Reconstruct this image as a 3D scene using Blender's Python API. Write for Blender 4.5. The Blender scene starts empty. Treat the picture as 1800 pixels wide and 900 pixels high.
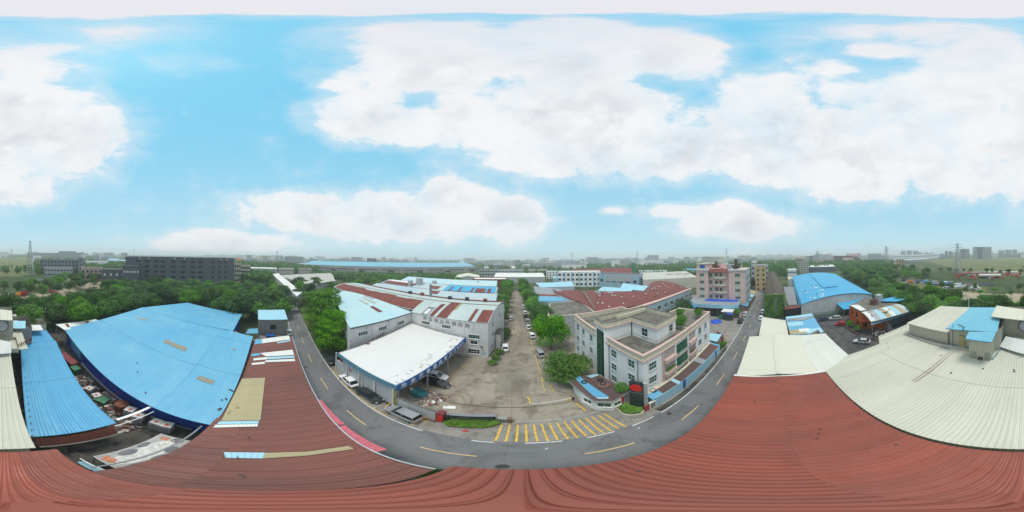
import bpy, bmesh, math, random
from mathutils import Vector, Matrix, Euler
R = math.radians
rnd = random.Random(7)
SC = bpy.context.scene
COL = SC.collection

# ------------------------------------------------------------ camera, sun, sky, exposure
CAM_H = 26.0
TILT = 1.1
cd = bpy.data.cameras.new('camera'); cam = bpy.data.objects.new('camera', cd); COL.objects.link(cam)
cd.type = 'PANO'
for holder in (cd, getattr(cd, 'cycles', None)):
    try: holder.panorama_type = 'EQUIRECTANGULAR'
    except Exception: pass
cam.location = (0, 0, CAM_H); cam.rotation_euler = (R(90 + TILT), 0, 0)
cd.clip_start = 0.1; cd.clip_end = 30000
SC.camera = cam

SUN_EL, SUN_AZ = 70, 218          # azimuth clockwise from +y
sd = bpy.data.lights.new('sun', 'SUN'); sd.energy = 2.3; sd.angle = R(18); sd.color = (1, .94, .85)
so = bpy.data.objects.new('sun', sd); COL.objects.link(so)
sdir = Vector((math.sin(R(SUN_AZ)) * math.cos(R(SUN_EL)), math.cos(R(SUN_AZ)) * math.cos(R(SUN_EL)), math.sin(R(SUN_EL))))
so.rotation_euler = sdir.to_track_quat('Z', 'Y').to_euler(); so.location = (0, 0, 200)
SC.view_settings.view_transform = 'Standard'; SC.view_settings.look = 'None'
SC.view_settings.exposure = 0.05; SC.view_settings.gamma = 1
SC.view_settings.use_curve_mapping = False
SC.render.engine = 'CYCLES'
try:
    SC.cycles.max_bounces = 8; SC.cycles.diffuse_bounces = 3; SC.cycles.glossy_bounces = 2
    SC.cycles.transmission_bounces = 3; SC.cycles.volume_bounces = 4; SC.cycles.transparent_max_bounces = 8
    SC.cycles.use_denoising = True
    SC.cycles.caustics_reflective = False; SC.cycles.caustics_refractive = False
except Exception: pass

class NT:
    def __init__(s, tree): s.t = tree; s.n = tree.nodes; s.l = tree.links; s.n.clear()
    def new(s, typ, **kw):
        nd = s.n.new(typ)
        for k, v in kw.items(): setattr(nd, k, v)
        return nd
    def put(s, sock, v):
        if v is None: return
        if hasattr(v, 'is_output'): s.l.new(v, sock)
        else:
            if isinstance(v, tuple) and len(v) == 3 and sock.type == 'RGBA': v = (*v, 1)
            sock.default_value = v
    def m(s, op, a, b=None, c=None, clamp=False):
        nd = s.new('ShaderNodeMath', operation=op, use_clamp=clamp)
        s.put(nd.inputs[0], a); s.put(nd.inputs[1], b); s.put(nd.inputs[2], c)
        return nd.outputs[0]
    def mix(s, f, a, b, blend='MIX'):
        nd = s.new('ShaderNodeMix', data_type='RGBA', blend_type=blend)
        s.put(nd.inputs[0], f); s.put(nd.inputs[6], a); s.put(nd.inputs[7], b)
        return nd.outputs[2]
    def ramp(s, v, lo, hi, a=0., b=1., smooth=True):
        nd = s.new('ShaderNodeMapRange', interpolation_type='SMOOTHSTEP' if smooth else 'LINEAR')
        s.put(nd.inputs[0], v)
        for i, q in enumerate((lo, hi, a, b)): s.put(nd.inputs[1 + i], q)
        return nd.outputs[0]
    def noise(s, vec, scale, detail=4, rough=.55, dist=0.):
        nd = s.new('ShaderNodeTexNoise')
        s.put(nd.inputs['Vector'], vec); nd.inputs['Scale'].default_value = scale
        nd.inputs['Detail'].default_value = detail; nd.inputs['Roughness'].default_value = rough
        nd.inputs['Distortion'].default_value = dist
        return nd.outputs[0]
    def vmul(s, vec, v):
        nd = s.new('ShaderNodeVectorMath', operation='MULTIPLY'); s.put(nd.inputs[0], vec); s.put(nd.inputs[1], v)
        return nd.outputs[0]

W = bpy.data.worlds.new('World'); SC.world = W; W.use_nodes = True
def build_world():
    t = NT(W.node_tree)
    tc = t.new('ShaderNodeTexCoord').outputs['Generated']
    sky = t.new('ShaderNodeTexSky'); sky.sky_type = 'NISHITA'; sky.sun_disc = False
    sky.sun_elevation = R(SUN_EL); sky.sun_rotation = R(SUN_AZ); sky.air_density = 1.0; sky.dust_density = 1.0; sky.ozone_density = 1.0
    sep = t.new('ShaderNodeSeparateXYZ'); t.l.new(tc, sep.inputs[0])
    X, Y, Z = sep.outputs
    az = t.m('MULTIPLY', t.m('ARCTAN2', X, Y), 180 / math.pi)
    el = t.m('MULTIPLY', t.m('ARCSINE', Z), 180 / math.pi)
    tilt = t.m('MULTIPLY', t.m('COSINE', t.m('ARCTAN2', X, Y)), TILT)
    el = t.m('SUBTRACT', el, tilt)
    # large billows and fine wisps pull the outline of every cloud about
    n1 = t.noise(tc, 5.0, 7, .56, .15)
    n2 = t.noise(t.vmul(tc, (1, 1, 2.4)), 9, 8, .62, .4)
    nn = t.m('ADD', t.m('MULTIPLY', t.m('SUBTRACT', n1, .5), 3.6), t.m('MULTIPLY', t.m('SUBTRACT', n2, .5), 1.5))
    # (px, py, rx, ry, strength) of each cloud lobe in sky angles (5 units a degree)
    B = [(45, 235, 175, 105, 1.0), (10, 330, 120, 45, .8), (165, 215, 65, 45, .9), (60, 105, 150, 65, .55), (1790, 240, 60, 130, .9),
         (760, 95, 215, 80, 1.05), (1010, 90, 210, 75, 1.1), (1190, 95, 130, 60, 1.0), (980, 205, 270, 90, 1.1), (640, 205, 110, 50, .95),
         (590, 140, 60, 34, .6), (700, 235, 110, 32, .8), (860, 235, 150, 40, .9), (1130, 265, 330, 55, 1.0), (1350, 200, 110, 80, 1.1), (1440, 260, 190, 75, 1.1),
         (1520, 330, 130, 38, .8), (1610, 230, 150, 110, 1.05), (1720, 150, 130, 90, .9), (1690, 300, 160, 60, .9), (1560, 88, 120, 24, .7), (1750, 90, 110, 60, .6),
         (600, 372, 215, 42, .95), (500, 352, 110, 22, .7), (800, 358, 85, 50, 1.15), (885, 385, 85, 44, 1.1), (720, 398, 230, 34, .9), (650, 350, 60, 22, .8), (890, 293, 40, 14, .5),
         (1265, 382, 80, 36, 1.0), (1300, 400, 120, 32, 1.0), (1185, 372, 60, 18, .7), (1080, 370, 36, 10, .4),
         (150, 62, 260, 40, .22), (1600, 66, 280, 46, .38), (1450, 115, 130, 50, .34), (1500, 170, 120, 40, .5), (300, 110, 120, 40, .0), (390, 428, 170, 24, .9), (375, 412, 60, 14, .7), (1300, 452, 70, 14, .6)]
    acc = None
    for (px, py, rx, ry, s) in B:
        a = (px - 900) / 5.; e = (450 - py) / 5.
        u = t.m('MULTIPLY', t.m('SUBTRACT', az, a), 5. / rx); v = t.m('MULTIPLY', t.m('SUBTRACT', el, e), 5. / ry)
        d = t.m('MULTIPLY_ADD', u, u, t.m('MULTIPLY', v, v))
        q = t.m('SUBTRACT', s, d)
        acc = q if acc is None else t.m('SMOOTH_MAX', acc, q, .35)
    acc = t.m('MAXIMUM', acc, -1.2)
    top = t.ramp(t.m('ADD', el, t.m('MULTIPLY', t.m('SUBTRACT', t.noise(tc, 7, 6, .6), .5), 9)), 81.5, 88, -1.0, 1.5, False)            # veil over the zenith
    acc = t.m('MAXIMUM', acc, top)
    # flat bases, lumpy tops: noise counts less at the outline of the base
    dens = t.m('ADD', acc, t.m('MULTIPLY', nn, .55))
    cover = t.m('MULTIPLY', t.ramp(dens, -.12, .50), t.ramp(t.noise(tc, 2.3, 5, .6), .30, .56, .74, 1.0))
    veil = t.ramp(t.m('ADD', dens, t.m('MULTIPLY', nn, .25)), -1.0, .7, 0, .5)
    cover = t.m('MAXIMUM', cover, veil)
    off = t.new('ShaderNodeVectorMath', operation='ADD'); t.l.new(tc, off.inputs[0]); off.inputs[1].default_value = (-.012, .0, .045)
    n1b = t.noise(off.outputs[0], 5.0, 4, .5, .15)
    relief = t.m('SUBTRACT', n1, n1b)                       # > 0 where the billow thins out above: lit top
    shade = t.noise(t.vmul(tc, (1, 1, 1.7)), 3.2, 7, .55, .3)
    edge = t.ramp(dens, .2, 1.3, .1, 1)
    sh = t.m('MULTIPLY', t.ramp(t.m('SUBTRACT', shade, t.m('MULTIPLY', relief, .55)), .40, .68), edge)
    ccol = t.mix(sh, (.89, .90, .915), (.69, .715, .755))
    ccol = t.mix(t.ramp(el, 60, 86), ccol, (.80, .80, .845))
    # air: the sky gives the blue, paler and greener towards the horizon
    skc = t.mix(1.0, sky.outputs[0], (1.5, 2.0, 1.7), 'MULTIPLY')
    hz = t.ramp(el, -2, 62, 1, 0, False)
    low = t.m('POWER', hz, 2.0)
    skc = t.mix(1.0, skc, t.mix(low, (1.0, 1.0, 1.0), (.92, .93, .96)), 'MULTIPLY')
    bg1 = t.new('ShaderNodeBackground'); t.l.new(skc, bg1.inputs[0]); bg1.inputs[1].default_value = .1
    bg2 = t.new('ShaderNodeBackground'); t.l.new(ccol, bg2.inputs[0]); bg2.inputs[1].default_value = 1.0
    bg3 = t.new('ShaderNodeBackground'); bg3.inputs[0].default_value = (.20, .62, .88, 1); bg3.inputs[1].default_value = 1
    bg4 = t.new('ShaderNodeBackground'); bg4.inputs[0].default_value = (.56, .77, .855, 1); bg4.inputs[1].default_value = 1
    air = t.new('ShaderNodeMixShader'); t.l.new(low, air.inputs[0]); t.l.new(bg3.outputs[0], air.inputs[1]); t.l.new(bg4.outputs[0], air.inputs[2])
    clear = t.new('ShaderNodeMixShader'); clear.inputs[0].default_value = .93; t.l.new(bg1.outputs[0], clear.inputs[1]); t.l.new(air.outputs[0], clear.inputs[2])
    mx = t.new('ShaderNodeMixShader'); t.l.new(cover, mx.inputs[0]); t.l.new(clear.outputs[0], mx.inputs[1]); t.l.new(bg2.outputs[0], mx.inputs[2])
    out = t.new('ShaderNodeOutputWorld'); t.l.new(mx.outputs[0], out.inputs[0])
    try: W.cycles.sampling_method = 'MANUAL'; W.cycles.sample_map_resolution = 512
    except Exception: pass
build_world()

# ------------------------------------------------------------ measuring: a sight line of the survey meets a level
_ct, _st = math.cos(R(TILT)), math.sin(R(TILT))
def ray(px, py):
    a = R((px - 900) / 5.); e = R((450 - py) / 5.)
    x, y, z = math.sin(a) * math.cos(e), math.cos(a) * math.cos(e), math.sin(e)
    return Vector((x, y * _ct - z * _st, y * _st + z * _ct))
def P(px, py, z=0.):
    d = ray(px, py); k = (z - CAM_H) / d.z
    return Vector((d.x * k, d.y * k, z))
def PD(px, dist, z=0.):
    a = R((px - 900) / 5.); return Vector((math.sin(a) * dist, math.cos(a) * dist, z))
def PZ(px, py, dist):                 # height at a known distance
    d = ray(px, py); return CAM_H + d.z / math.hypot(d.x, d.y) * dist
V = Vector

# ------------------------------------------------------------ objects
def tag(o, label=None, cat=None, group=None, kind=None):
    if label: o['label'] = label
    if cat: o['category'] = cat
    if group: o['group'] = group
    if kind: o['kind'] = kind
    return o
def thing(name, label, cat, loc=(0, 0, 0), group=None, rz=0.):
    o = bpy.data.objects.new(name, None); COL.objects.link(o); o.location = loc; o.rotation_euler = (0, 0, rz)
    o.empty_display_size = .3
    return tag(o, label, cat, group)

class MB:
    """collects faces in world space; build() links them as one mesh"""
    def __init__(s): s.v = []; s.f = []; s.mi = []; s.uv = []
    def face(s, pts, mi=0, uv=None):
        i = len(s.v); s.v.extend(Vector(p) for p in pts); s.f.append(tuple(range(i, i + len(pts)))); s.mi.append(mi)
        if uv is None:
            p0 = Vector(pts[0]); n = Vector((0, 0, 0))
            for k in range(1, len(pts) - 1): n += (Vector(pts[k]) - p0).cross(Vector(pts[k + 1]) - p0)
            if n.length < 1e-12: n = Vector((0, 0, 1))
            n.normalize()
            if abs(n.z) > .75: uv = [(p[0], p[1]) for p in pts]
            else:
                h = Vector((-n.y, n.x, 0)).normalized(); uv = [(Vector(p).dot(h), p[2]) for p in pts]
        s.uv.extend(uv)
    def box(s, c, d, rz=0., mi=0, top=True):
        c = Vector(c); hx, hy, hz = d[0] / 2, d[1] / 2, d[2] / 2; co, si = math.cos(rz), math.sin(rz)
        def q(x, y, z): return Vector((c.x + x * co - y * si, c.y + x * si + y * co, c.z + z))
        p = [q(*t) for t in ((-hx, -hy, -hz), (hx, -hy, -hz), (hx, hy, -hz), (-hx, hy, -hz), (-hx, -hy, hz), (hx, -hy, hz), (hx, hy, hz), (-hx, hy, hz))]
        for f in ((0, 3, 2, 1), (4, 5, 6, 7), (0, 1, 5, 4), (1, 2, 6, 5), (2, 3, 7, 6), (3, 0, 4, 7)): s.face([p[i] for i in f], mi)
    def beam(s, a, b, w, h=None, mi=0):
        """square bar from a to b"""
        a, b = Vector(a), Vector(b); h = h or w; d = (b - a)
        if d.length < 1e-6: return
        d.normalize(); u = d.cross(Vector((0, 0, 1)))
        if u.length < 1e-3: u = Vector((1, 0, 0))
        u.normalize(); k = u.cross(d).normalized()
        r = [(-w / 2, -h / 2), (w / 2, -h / 2), (w / 2, h / 2), (-w / 2, h / 2)]
        A = [a + u * x + k * y for x, y in r]; Bq = [b + u * x + k * y for x, y in r]
        for i in range(4): s.face([A[i], Bq[i], Bq[(i + 1) % 4], A[(i + 1) % 4]], mi)
        s.face(A, mi); s.face(Bq[::-1], mi)
    def tube(s, a, b, r0, r1=None, n=8, mi=0, cap=True):
        a, b = Vector(a), Vector(b); r1 = r0 if r1 is None else r1; d = (b - a).normalized()
        u = d.cross(Vector((0, 0, 1)))
        if u.length < 1e-3: u = Vector((1, 0, 0))
        u.normalize(); k = u.cross(d).normalized()
        A = [a + (u * math.cos(2 * math.pi * i / n) + k * math.sin(2 * math.pi * i / n)) * r0 for i in range(n)]
        Bq = [b + (u * math.cos(2 * math.pi * i / n) + k * math.sin(2 * math.pi * i / n)) * r1 for i in range(n)]
        for i in range(n): s.face([A[i], A[(i + 1) % n], Bq[(i + 1) % n], Bq[i]], mi)
        if cap: s.face(A[::-1], mi); s.face(Bq, mi)
    def prism(s, fp, z0, z1, mi=0, roof=True, floor=False, rmi=None):
        """fp: list of (x, y); z1 may be a list of heights"""
        n = len(fp); z1s = z1 if isinstance(z1, (list, tuple)) else [z1] * n; z0s = z0 if isinstance(z0, (list, tuple)) else [z0] * n
        ar = sum(fp[i][0] * fp[(i + 1) % n][1] - fp[(i + 1) % n][0] * fp[i][1] for i in range(n))
        idx = list(range(n)) if ar > 0 else list(range(n))[::-1]
        run = 0
        for k in range(n):
            i, j = idx[k], idx[(k + 1) % n]
            L = math.hypot(fp[i][0] - fp[j][0], fp[i][1] - fp[j][1])
            s.face([(fp[i][0], fp[i][1], z0s[i]), (fp[j][0], fp[j][1], z0s[j]), (fp[j][0], fp[j][1], z1s[j]), (fp[i][0], fp[i][1], z1s[i])], mi,
                   [(run, z0s[i]), (run + L, z0s[j]), (run + L, z1s[j]), (run, z1s[i])]); run += L
        if roof: s.face([(fp[i][0], fp[i][1], z1s[i]) for i in idx], mi if rmi is None else rmi)
        if floor: s.face([(fp[i][0], fp[i][1], z0s[i]) for i in idx[::-1]], mi)
    def build(s, name, mats, parent=None, smooth=False, label=None, weld=False):
        off = Vector((0, 0, 0))
        M = None
        if parent is not None:
            r = parent
            while r.parent: r = r.parent
            M = r.matrix_basis.inverted()
        me = bpy.data.meshes.new(name)
        vs = [tuple(M @ v) if M is not None else tuple(v) for v in s.v]
        me.from_pydata(vs, [], s.f)
        ul = me.uv_layers.new(name='UVMap'); flat = [c for u in s.uv for c in (u[0], u[1])]; ul.data.foreach_set('uv', flat)
        if not isinstance(mats, (list, tuple)): mats = [mats]
        for m_ in mats: me.materials.append(m_)
        me.polygons.foreach_set('material_index', s.mi)
        if weld:
            bm = bmesh.new(); bm.from_mesh(me); bmesh.ops.remove_doubles(bm, verts=bm.verts, dist=1e-4); bm.to_mesh(me); bm.free()
        if smooth: me.polygons.foreach_set('use_smooth', [True] * len(me.polygons))
        me.update()
        o = bpy.data.objects.new(name, me); COL.objects.link(o); o.parent = parent
        if label: o['label'] = label
        return o
def structure(name, mb, mat): return tag(mb.build(name, mat), kind='structure')
def single(name, mb, mat, label, cat, group=None, **kw):
    """a thing that is one mesh; origin moved to its base"""
    c = sum((v for v in mb.v), Vector()) / len(mb.v); c.z = min(v.z for v in mb.v)
    mb.v = [v - c for v in mb.v]; o = mb.build(name, mat, **kw); o.location = c
    return tag(o, label, cat, group)
def copy_tree(o, loc, rz=0., scale=None, label=None, group=None):
    c = o.copy(); COL.objects.link(c); c.location = loc; c.rotation_euler = (0, 0, rz)
    if scale is not None: c.scale = scale if isinstance(scale, (tuple, list)) else (scale,) * 3
    if label: c['label'] = label
    if group: c['group'] = group
    def rec(src, dst):
        for ch in list(src.children):
            k = ch.copy(); COL.objects.link(k); k.parent = dst; rec(ch, k)
    rec(o, c)
    return c

# ------------------------------------------------------------ materials
MATS = {}
def base_mat(name):
    m = bpy.data.materials.new(name); m.use_nodes = True; t = NT(m.node_tree)
    b = t.new('ShaderNodeBsdfPrincipled'); o = t.new('ShaderNodeOutputMaterial'); t.l.new(b.outputs[0], o.inputs[0])
    MATS[name] = m
    return m, t, b
def spec(b, v):
    for k in ('Specular IOR Level', 'Specular'):
        if k in b.inputs: b.inputs[k].default_value = v; return
def bump(t, b, h, dist=.02, strength=.5):
    n = t.new('ShaderNodeBump'); n.inputs['Strength'].default_value = strength; n.inputs['Distance'].default_value = dist
    t.put(n.inputs['Height'], h); t.l.new(n.outputs[0], b.inputs['Normal'])
def plain(name, col, rough=.6, var=.12, metal=0., scale=3., sp=.4):
    m, t, b = base_mat(name)
    oc = t.new('ShaderNodeTexCoord').outputs['Object']
    n = t.noise(oc, scale, 4, .6)
    c = t.mix(t.ramp(n, .3, .7), tuple(x * (1 - var) for x in col), tuple(min(1, x * (1 + var)) for x in col))
    t.put(b.inputs['Base Color'], c); b.inputs['Roughness'].default_value = rough; b.inputs['Metallic'].default_value = metal; spec(b, sp)
    return m
def sheet(name, col, col2=None, rust=0., rustcol=(.19, .06, .035), rib=.25, rough=.45, dirt=.35, seam=0., sheetw=1.0, ribdark=.25, tint=.10, wdir=0, lap=.6, rs=.12):
    """profiled metal sheet: ribs run along uv v, sheets laid side by side along uv u, seams across at every `seam` metres"""
    m, t, b = base_mat(name)
    uv = t.new('ShaderNodeUVMap').outputs[0]
    sp = t.new('ShaderNodeSeparateXYZ'); t.l.new(uv, sp.inputs[0]); u, v = sp.outputs[0], sp.outputs[1]
    if wdir: u, v = v, u
    idx = t.m('FLOOR', t.m('DIVIDE', u, sheetw)); vi = t.m('FLOOR', t.m('DIVIDE', v, 9.))
    cmb = t.new('ShaderNodeCombineXYZ'); t.put(cmb.inputs[0], idx); t.put(cmb.inputs[1], vi)
    wn = t.new('ShaderNodeTexWhiteNoise', noise_dimensions='2D'); t.l.new(cmb.outputs[0], wn.inputs['Vector'])
    col2 = col2 or tuple(x * .86 for x in col)
    big = t.noise(uv, .09, 4, .6, .5)
    f = t.m('ADD', t.m('MULTIPLY', wn.outputs[0], tint * 3), t.m('MULTIPLY', t.ramp(big, .3, .7), .75), clamp=True)
    c = t.mix(f, col, col2)
    st = t.new('ShaderNodeCombineXYZ'); t.put(st.inputs[0], t.m('MULTIPLY', u, 3.2)); t.put(st.inputs[1], t.m('MULTIPLY', v, .22))
    streak = t.noise(st.outputs[0], 1.0, 6, .65)
    c = t.mix(t.ramp(streak, .52, .82, 0, dirt), c, tuple(x * .45 for x in col))
    grime = t.noise(uv, .6, 6, .68)
    c = t.mix(t.ramp(grime, .58, .82, 0, dirt * .8), c, tuple(x * .52 + .02 for x in col))
    if rust > 0:
        rn = t.noise(st.outputs[0], .8, 7, .7, .4); rn2 = t.noise(uv, rs, 5, .6)
        rr = t.ramp(t.m('ADD', t.m('MULTIPLY', rn, .6), t.m('MULTIPLY', rn2, .6)), .76 - .22 * rust, .86 - .22 * rust)
        c = t.mix(rr, c, rustcol)
    fr = t.m('FRACT', t.m('DIVIDE', u, rib))
    groove = t.m('ABSOLUTE', t.m('SUBTRACT', fr, .5))                 # .5 at rib, 0 in pan
    ln = t.ramp(groove, .38, .5, 0, ribdark)
    c = t.mix(ln, c, tuple(x * .4 for x in col))
    fl = t.m('ABSOLUTE', t.m('SUBTRACT', t.m('FRACT', t.m('DIVIDE', u, sheetw * 2)), .5))
    c = t.mix(t.ramp(fl, .49, .5, 0, lap), c, tuple(x * .35 for x in col))
    if seam:
        sn = t.noise(uv, .8, 3)
        sv = t.m('ABSOLUTE', t.m('SUBTRACT', t.m('FRACT', t.m('ADD', t.m('DIVIDE', v, seam), t.m('MULTIPLY', sn, .012))), .5))
        c = t.mix(t.ramp(sv, .5 - .10 / seam, .5 - .03 / seam, 0, .55), c, tuple(x * .3 for x in col))
    t.put(b.inputs['Base Color'], c); b.inputs['Roughness'].default_value = rough; spec(b, .35)
    t.put(b.inputs['Roughness'], t.ramp(grime, .3, .8, rough - .08, rough + .25))
    bump(t, b, t.ramp(groove, .30, .47), .03, .8)
    return m
def wall(name, col, dirt=.4, tilew=0., rough=.85, stain=(.09, .085, .075), patch=.15, tileh=None):
    """rendered or tiled masonry: rain streaks run down uv v"""
    m, t, b = base_mat(name)
    uv = t.new('ShaderNodeUVMap').outputs[0]
    sp = t.new('ShaderNodeSeparateXYZ'); t.l.new(uv, sp.inputs[0]); u, v = sp.outputs[0], sp.outputs[1]
    st = t.new('ShaderNodeCombineXYZ'); t.put(st.inputs[0], t.m('MULTIPLY', u, 2.3)); t.put(st.inputs[1], t.m('MULTIPLY', v, .16))
    streak = t.noise(st.outputs[0], 1.0, 7, .68); blot = t.noise(uv, .35, 6, .65); fine = t.noise(uv, 6, 4, .7)
    c = t.mix(t.ramp(blot, .35, .7), col, tuple(x * (1 - patch) for x in col))
    c = t.mix(t.ramp(fine, .3, .75, 0, .25), c, tuple(x * .75 for x in col))
    c = t.mix(t.m('MULTIPLY', t.ramp(streak, .50, .78), t.ramp(blot, .25, .65, .3, dirt)), c, stain)
    if tilew:
        g = t.new('ShaderNodeTexBrick'); t.l.new(uv, g.inputs['Vector']); g.offset = .5
        g.inputs['Color1'].default_value = (1, 1, 1, 1); g.inputs['Color2'].default_value = (.88, .88, .88, 1); g.inputs['Mortar'].default_value = (.62, .62, .62, 1)
        g.inputs['Scale'].default_value = 1; g.inputs['Mortar Size'].default_value = .015; g.inputs['Brick Width'].default_value = tilew; g.inputs['Row Height'].default_value = tileh or tilew / 2
        c = t.mix(1.0, c, g.outputs[0], 'MULTIPLY')
    t.put(b.inputs['Base Color'], c); b.inputs['Roughness'].default_value = rough; spec(b, .25)
    bump(t, b, t.m('ADD', fine, t.m('MULTIPLY', blot, 2)), .02, .35)
    return m
def ground_mat(name, col, col2, dark, s1=.08, s2=.5, s3=4., amt=.6, joint=0., rough=.95, cracks=0.):
    m, t, b = base_mat(name)
    oc = t.new('ShaderNodeTexCoord').outputs['Object']
    n1 = t.noise(oc, s1, 6, .62, .6); n2 = t.noise(oc, s2, 8, .68, .8); n3 = t.noise(oc, s3, 5, .7)
    c = t.mix(t.ramp(n1, .35, .65), col, col2)
    c = t.mix(t.ramp(n2, .47, .61, 0, amt), c, dark)
    c = t.mix(t.ramp(n3, .35, .7, 0, .35), c, tuple(x * .6 for x in col))
    if joint:
        sp = t.new('ShaderNodeSeparateXYZ'); t.l.new(oc, sp.inputs[0])
        for ax, k in ((0, joint), (1, joint * 1.3)):
            q = t.m('ABSOLUTE', t.m('SUBTRACT', t.m('FRACT', t.m('ADD', t.m('DIVIDE', sp.outputs[ax], k), t.m('MULTIPLY', n3, .01))), .5))
            c = t.mix(t.ramp(q, .5 - .06 / k, .5 - .02 / k, 0, .4), c, tuple(x * .35 for x in dark))
        vi = t.new('ShaderNodeVectorMath', operation='FLOOR'); dv = t.new('ShaderNodeVectorMath', operation='DIVIDE')
        t.l.new(oc, dv.inputs[0]); dv.inputs[1].default_value = (joint, joint * 1.3, 1000); ad = t.new('ShaderNodeVectorMath', operation='ADD'); t.l.new(dv.outputs[0], ad.inputs[0]); ad.inputs[1].default_value = (.5, .5, .5)
        t.l.new(ad.outputs[0], vi.inputs[0])
        wn = t.new('ShaderNodeTexWhiteNoise'); t.l.new(vi.outputs[0], wn.inputs['Vector'])
        c = t.mix(t.m('MULTIPLY', wn.outputs[0], .5), c, tuple(x * .62 for x in col2))
    if cracks:
        vo = t.new('ShaderNodeTexVoronoi', feature='DISTANCE_TO_EDGE'); vo.inputs['Scale'].default_value = cracks
        wv = t.new('ShaderNodeVectorMath', operation='ADD'); t.l.new(oc, wv.inputs[0])
        nz = t.new('ShaderNodeTexNoise'); nz.inputs['Scale'].default_value = 1.2; t.l.new(oc, nz.inputs['Vector']); t.l.new(nz.outputs[1], wv.inputs[1])
        t.l.new(wv.outputs[0], vo.inputs['Vector'])
        c = t.mix(t.m('MULTIPLY', t.ramp(vo.outputs[0], .0, .012, .6, 0), t.ramp(n2, .4, .6)), c, tuple(x * .4 for x in dark))
    t.put(b.inputs['Base Color'], c); b.inputs['Roughness'].default_value = rough; spec(b, .2)
    bump(t, b, t.m('ADD', n3, n2), .04, .4)
    return m
def leafmat(name, c1, c2, c3=None):
    m, t, b = base_mat(name)
    geo = t.new('ShaderNodeNewGeometry'); oi = t.new('ShaderNodeObjectInfo')
    oc = t.new('ShaderNodeTexCoord').outputs['Object']
    n = t.noise(oc, .9, 3, .6)
    r = geo.outputs['Random Per Island']
    c = t.mix(r, c1, c2)
    c = t.mix(t.ramp(n, .42, .66, 0, .6), c, c3 or tuple(x * 1.5 for x in c2))
    hs = t.new('ShaderNodeHueSaturation'); t.l.new(c, hs.inputs['Color'])
    t.put(hs.inputs['Hue'], t.ramp(oi.outputs['Random'], 0, 1, .493, .507, False)); t.put(hs.inputs['Value'], t.ramp(oi.outputs['Random'], 0, 1, .78, 1.22, False))
    t.put(hs.inputs['Saturation'], t.ramp(t.m('FRACT', t.m('MULTIPLY', oi.outputs['Random'], 7.3)), 0, 1, .85, 1.1, False))
    t.l.new(hs.outputs[0], b.inputs['Base Color']); b.inputs['Roughness'].default_value = .62; spec(b, .25)
    tr = t.new('ShaderNodeBsdfTranslucent'); t.l.new(hs.outputs[0], tr.inputs[0])
    mx = t.new('ShaderNodeMixShader'); mx.inputs[0].default_value = .35; t.l.new(b.outputs[0], mx.inputs[1]); t.l.new(tr.outputs[0], mx.inputs[2])
    out = [n_ for n_ in t.n if n_.type == 'OUTPUT_MATERIAL'][0]; t.l.new(mx.outputs[0], out.inputs[0])
    return m
def glass(name, col, rough=.12):
    m, t, b = base_mat(name); b.inputs['Base Color'].default_value = (*col, 1); b.inputs['Roughness'].default_value = rough; spec(b, .6)
    return m
def paint(name, col, rough=.25, metal=0., coat=.6):
    m, t, b = base_mat(name); b.inputs['Base Color'].default_value = (*col, 1); b.inputs['Roughness'].default_value = rough; b.inputs['Metallic'].default_value = metal
    if 'Coat Weight' in b.inputs: b.inputs['Coat Weight'].default_value = coat
    return m

RED = sheet('red_roof_sheet', (.31, .072, .044), (.205, .056, .038), rib=.42, ribdark=.45, dirt=.8, seam=6.1, sheetw=.84, tint=.2, lap=.7, rough=.5)
DRED = sheet('maroon_roof_sheet', (.225, .080, .060), (.15, .066, .054), rib=.9, ribdark=.35, dirt=.75, seam=9, sheetw=.9, tint=.14, rough=.6)
CREAM = sheet('cream_roof_sheet', (.58, .57, .47), (.49, .49, .40), rib=.38, ribdark=.42, dirt=.34, seam=9.5, sheetw=.76, tint=.12, rough=.55)
CREAM2 = sheet('pale_cream_roof_sheet', (.62, .60, .49), (.56, .55, .45), rib=.3, ribdark=.08, dirt=.16, seam=0, sheetw=.9, tint=.05, rough=.55, lap=.2)
CREAMW = sheet('cream_wall_sheet', (.47, .45, .36), (.40, .39, .31), rib=.3, ribdark=.25, dirt=.3, sheetw=.9, rough=.6)
BLUE = sheet('sky_blue_roof_sheet', (.10, .36, .57), (.17, .43, .58), rib=.30, ribdark=.25, dirt=.42, seam=11, sheetw=.9, tint=.07, rough=.42, lap=.35)
BLUE2 = sheet('lean_to_blue_sheet', (.075, .33, .56), (.12, .37, .55), rib=.30, ribdark=.16, dirt=.3, seam=11, sheetw=1.5, tint=.06, rough=.4, lap=.35)
BLUE3 = sheet('bright_blue_roof_sheet', (.045, .33, .57), (.085, .38, .58), rib=.5, ribdark=.15, dirt=.22, seam=0, sheetw=2, tint=.06, rough=.5)
TEALB = sheet('teal_blue_roof_sheet', (.14, .42, .56), (.18, .45, .56), rib=.3, ribdark=.08, dirt=.12, sheetw=1.2, rough=.28, lap=.2)
NAVY = sheet('royal_blue_wall_sheet', (.010, .045, .29), (.014, .06, .34), rib=.3, ribdark=.3, dirt=.15, sheetw=.9, rough=.6)
PALEB = sheet('pale_blue_roof_sheet', (.40, .60, .66), (.47, .60, .60), rib=.4, ribdark=.10, dirt=.2, seam=12, sheetw=2, tint=.08, rough=.5, rust=.0)
PALEG = sheet('pale_grey_green_roof_sheet', (.50, .58, .55), (.40, .48, .47), rib=.4, ribdark=.14, dirt=.6, seam=12, sheetw=1.6, tint=.14, rough=.5, rust=.3)
RUST = sheet('rusted_roof_sheet', (.22, .065, .045), (.16, .05, .04), rust=.2, rustcol=(.42, .33, .28), rib=.35, ribdark=.3, dirt=.5, sheetw=.9, tint=.2, rough=.8)
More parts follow.
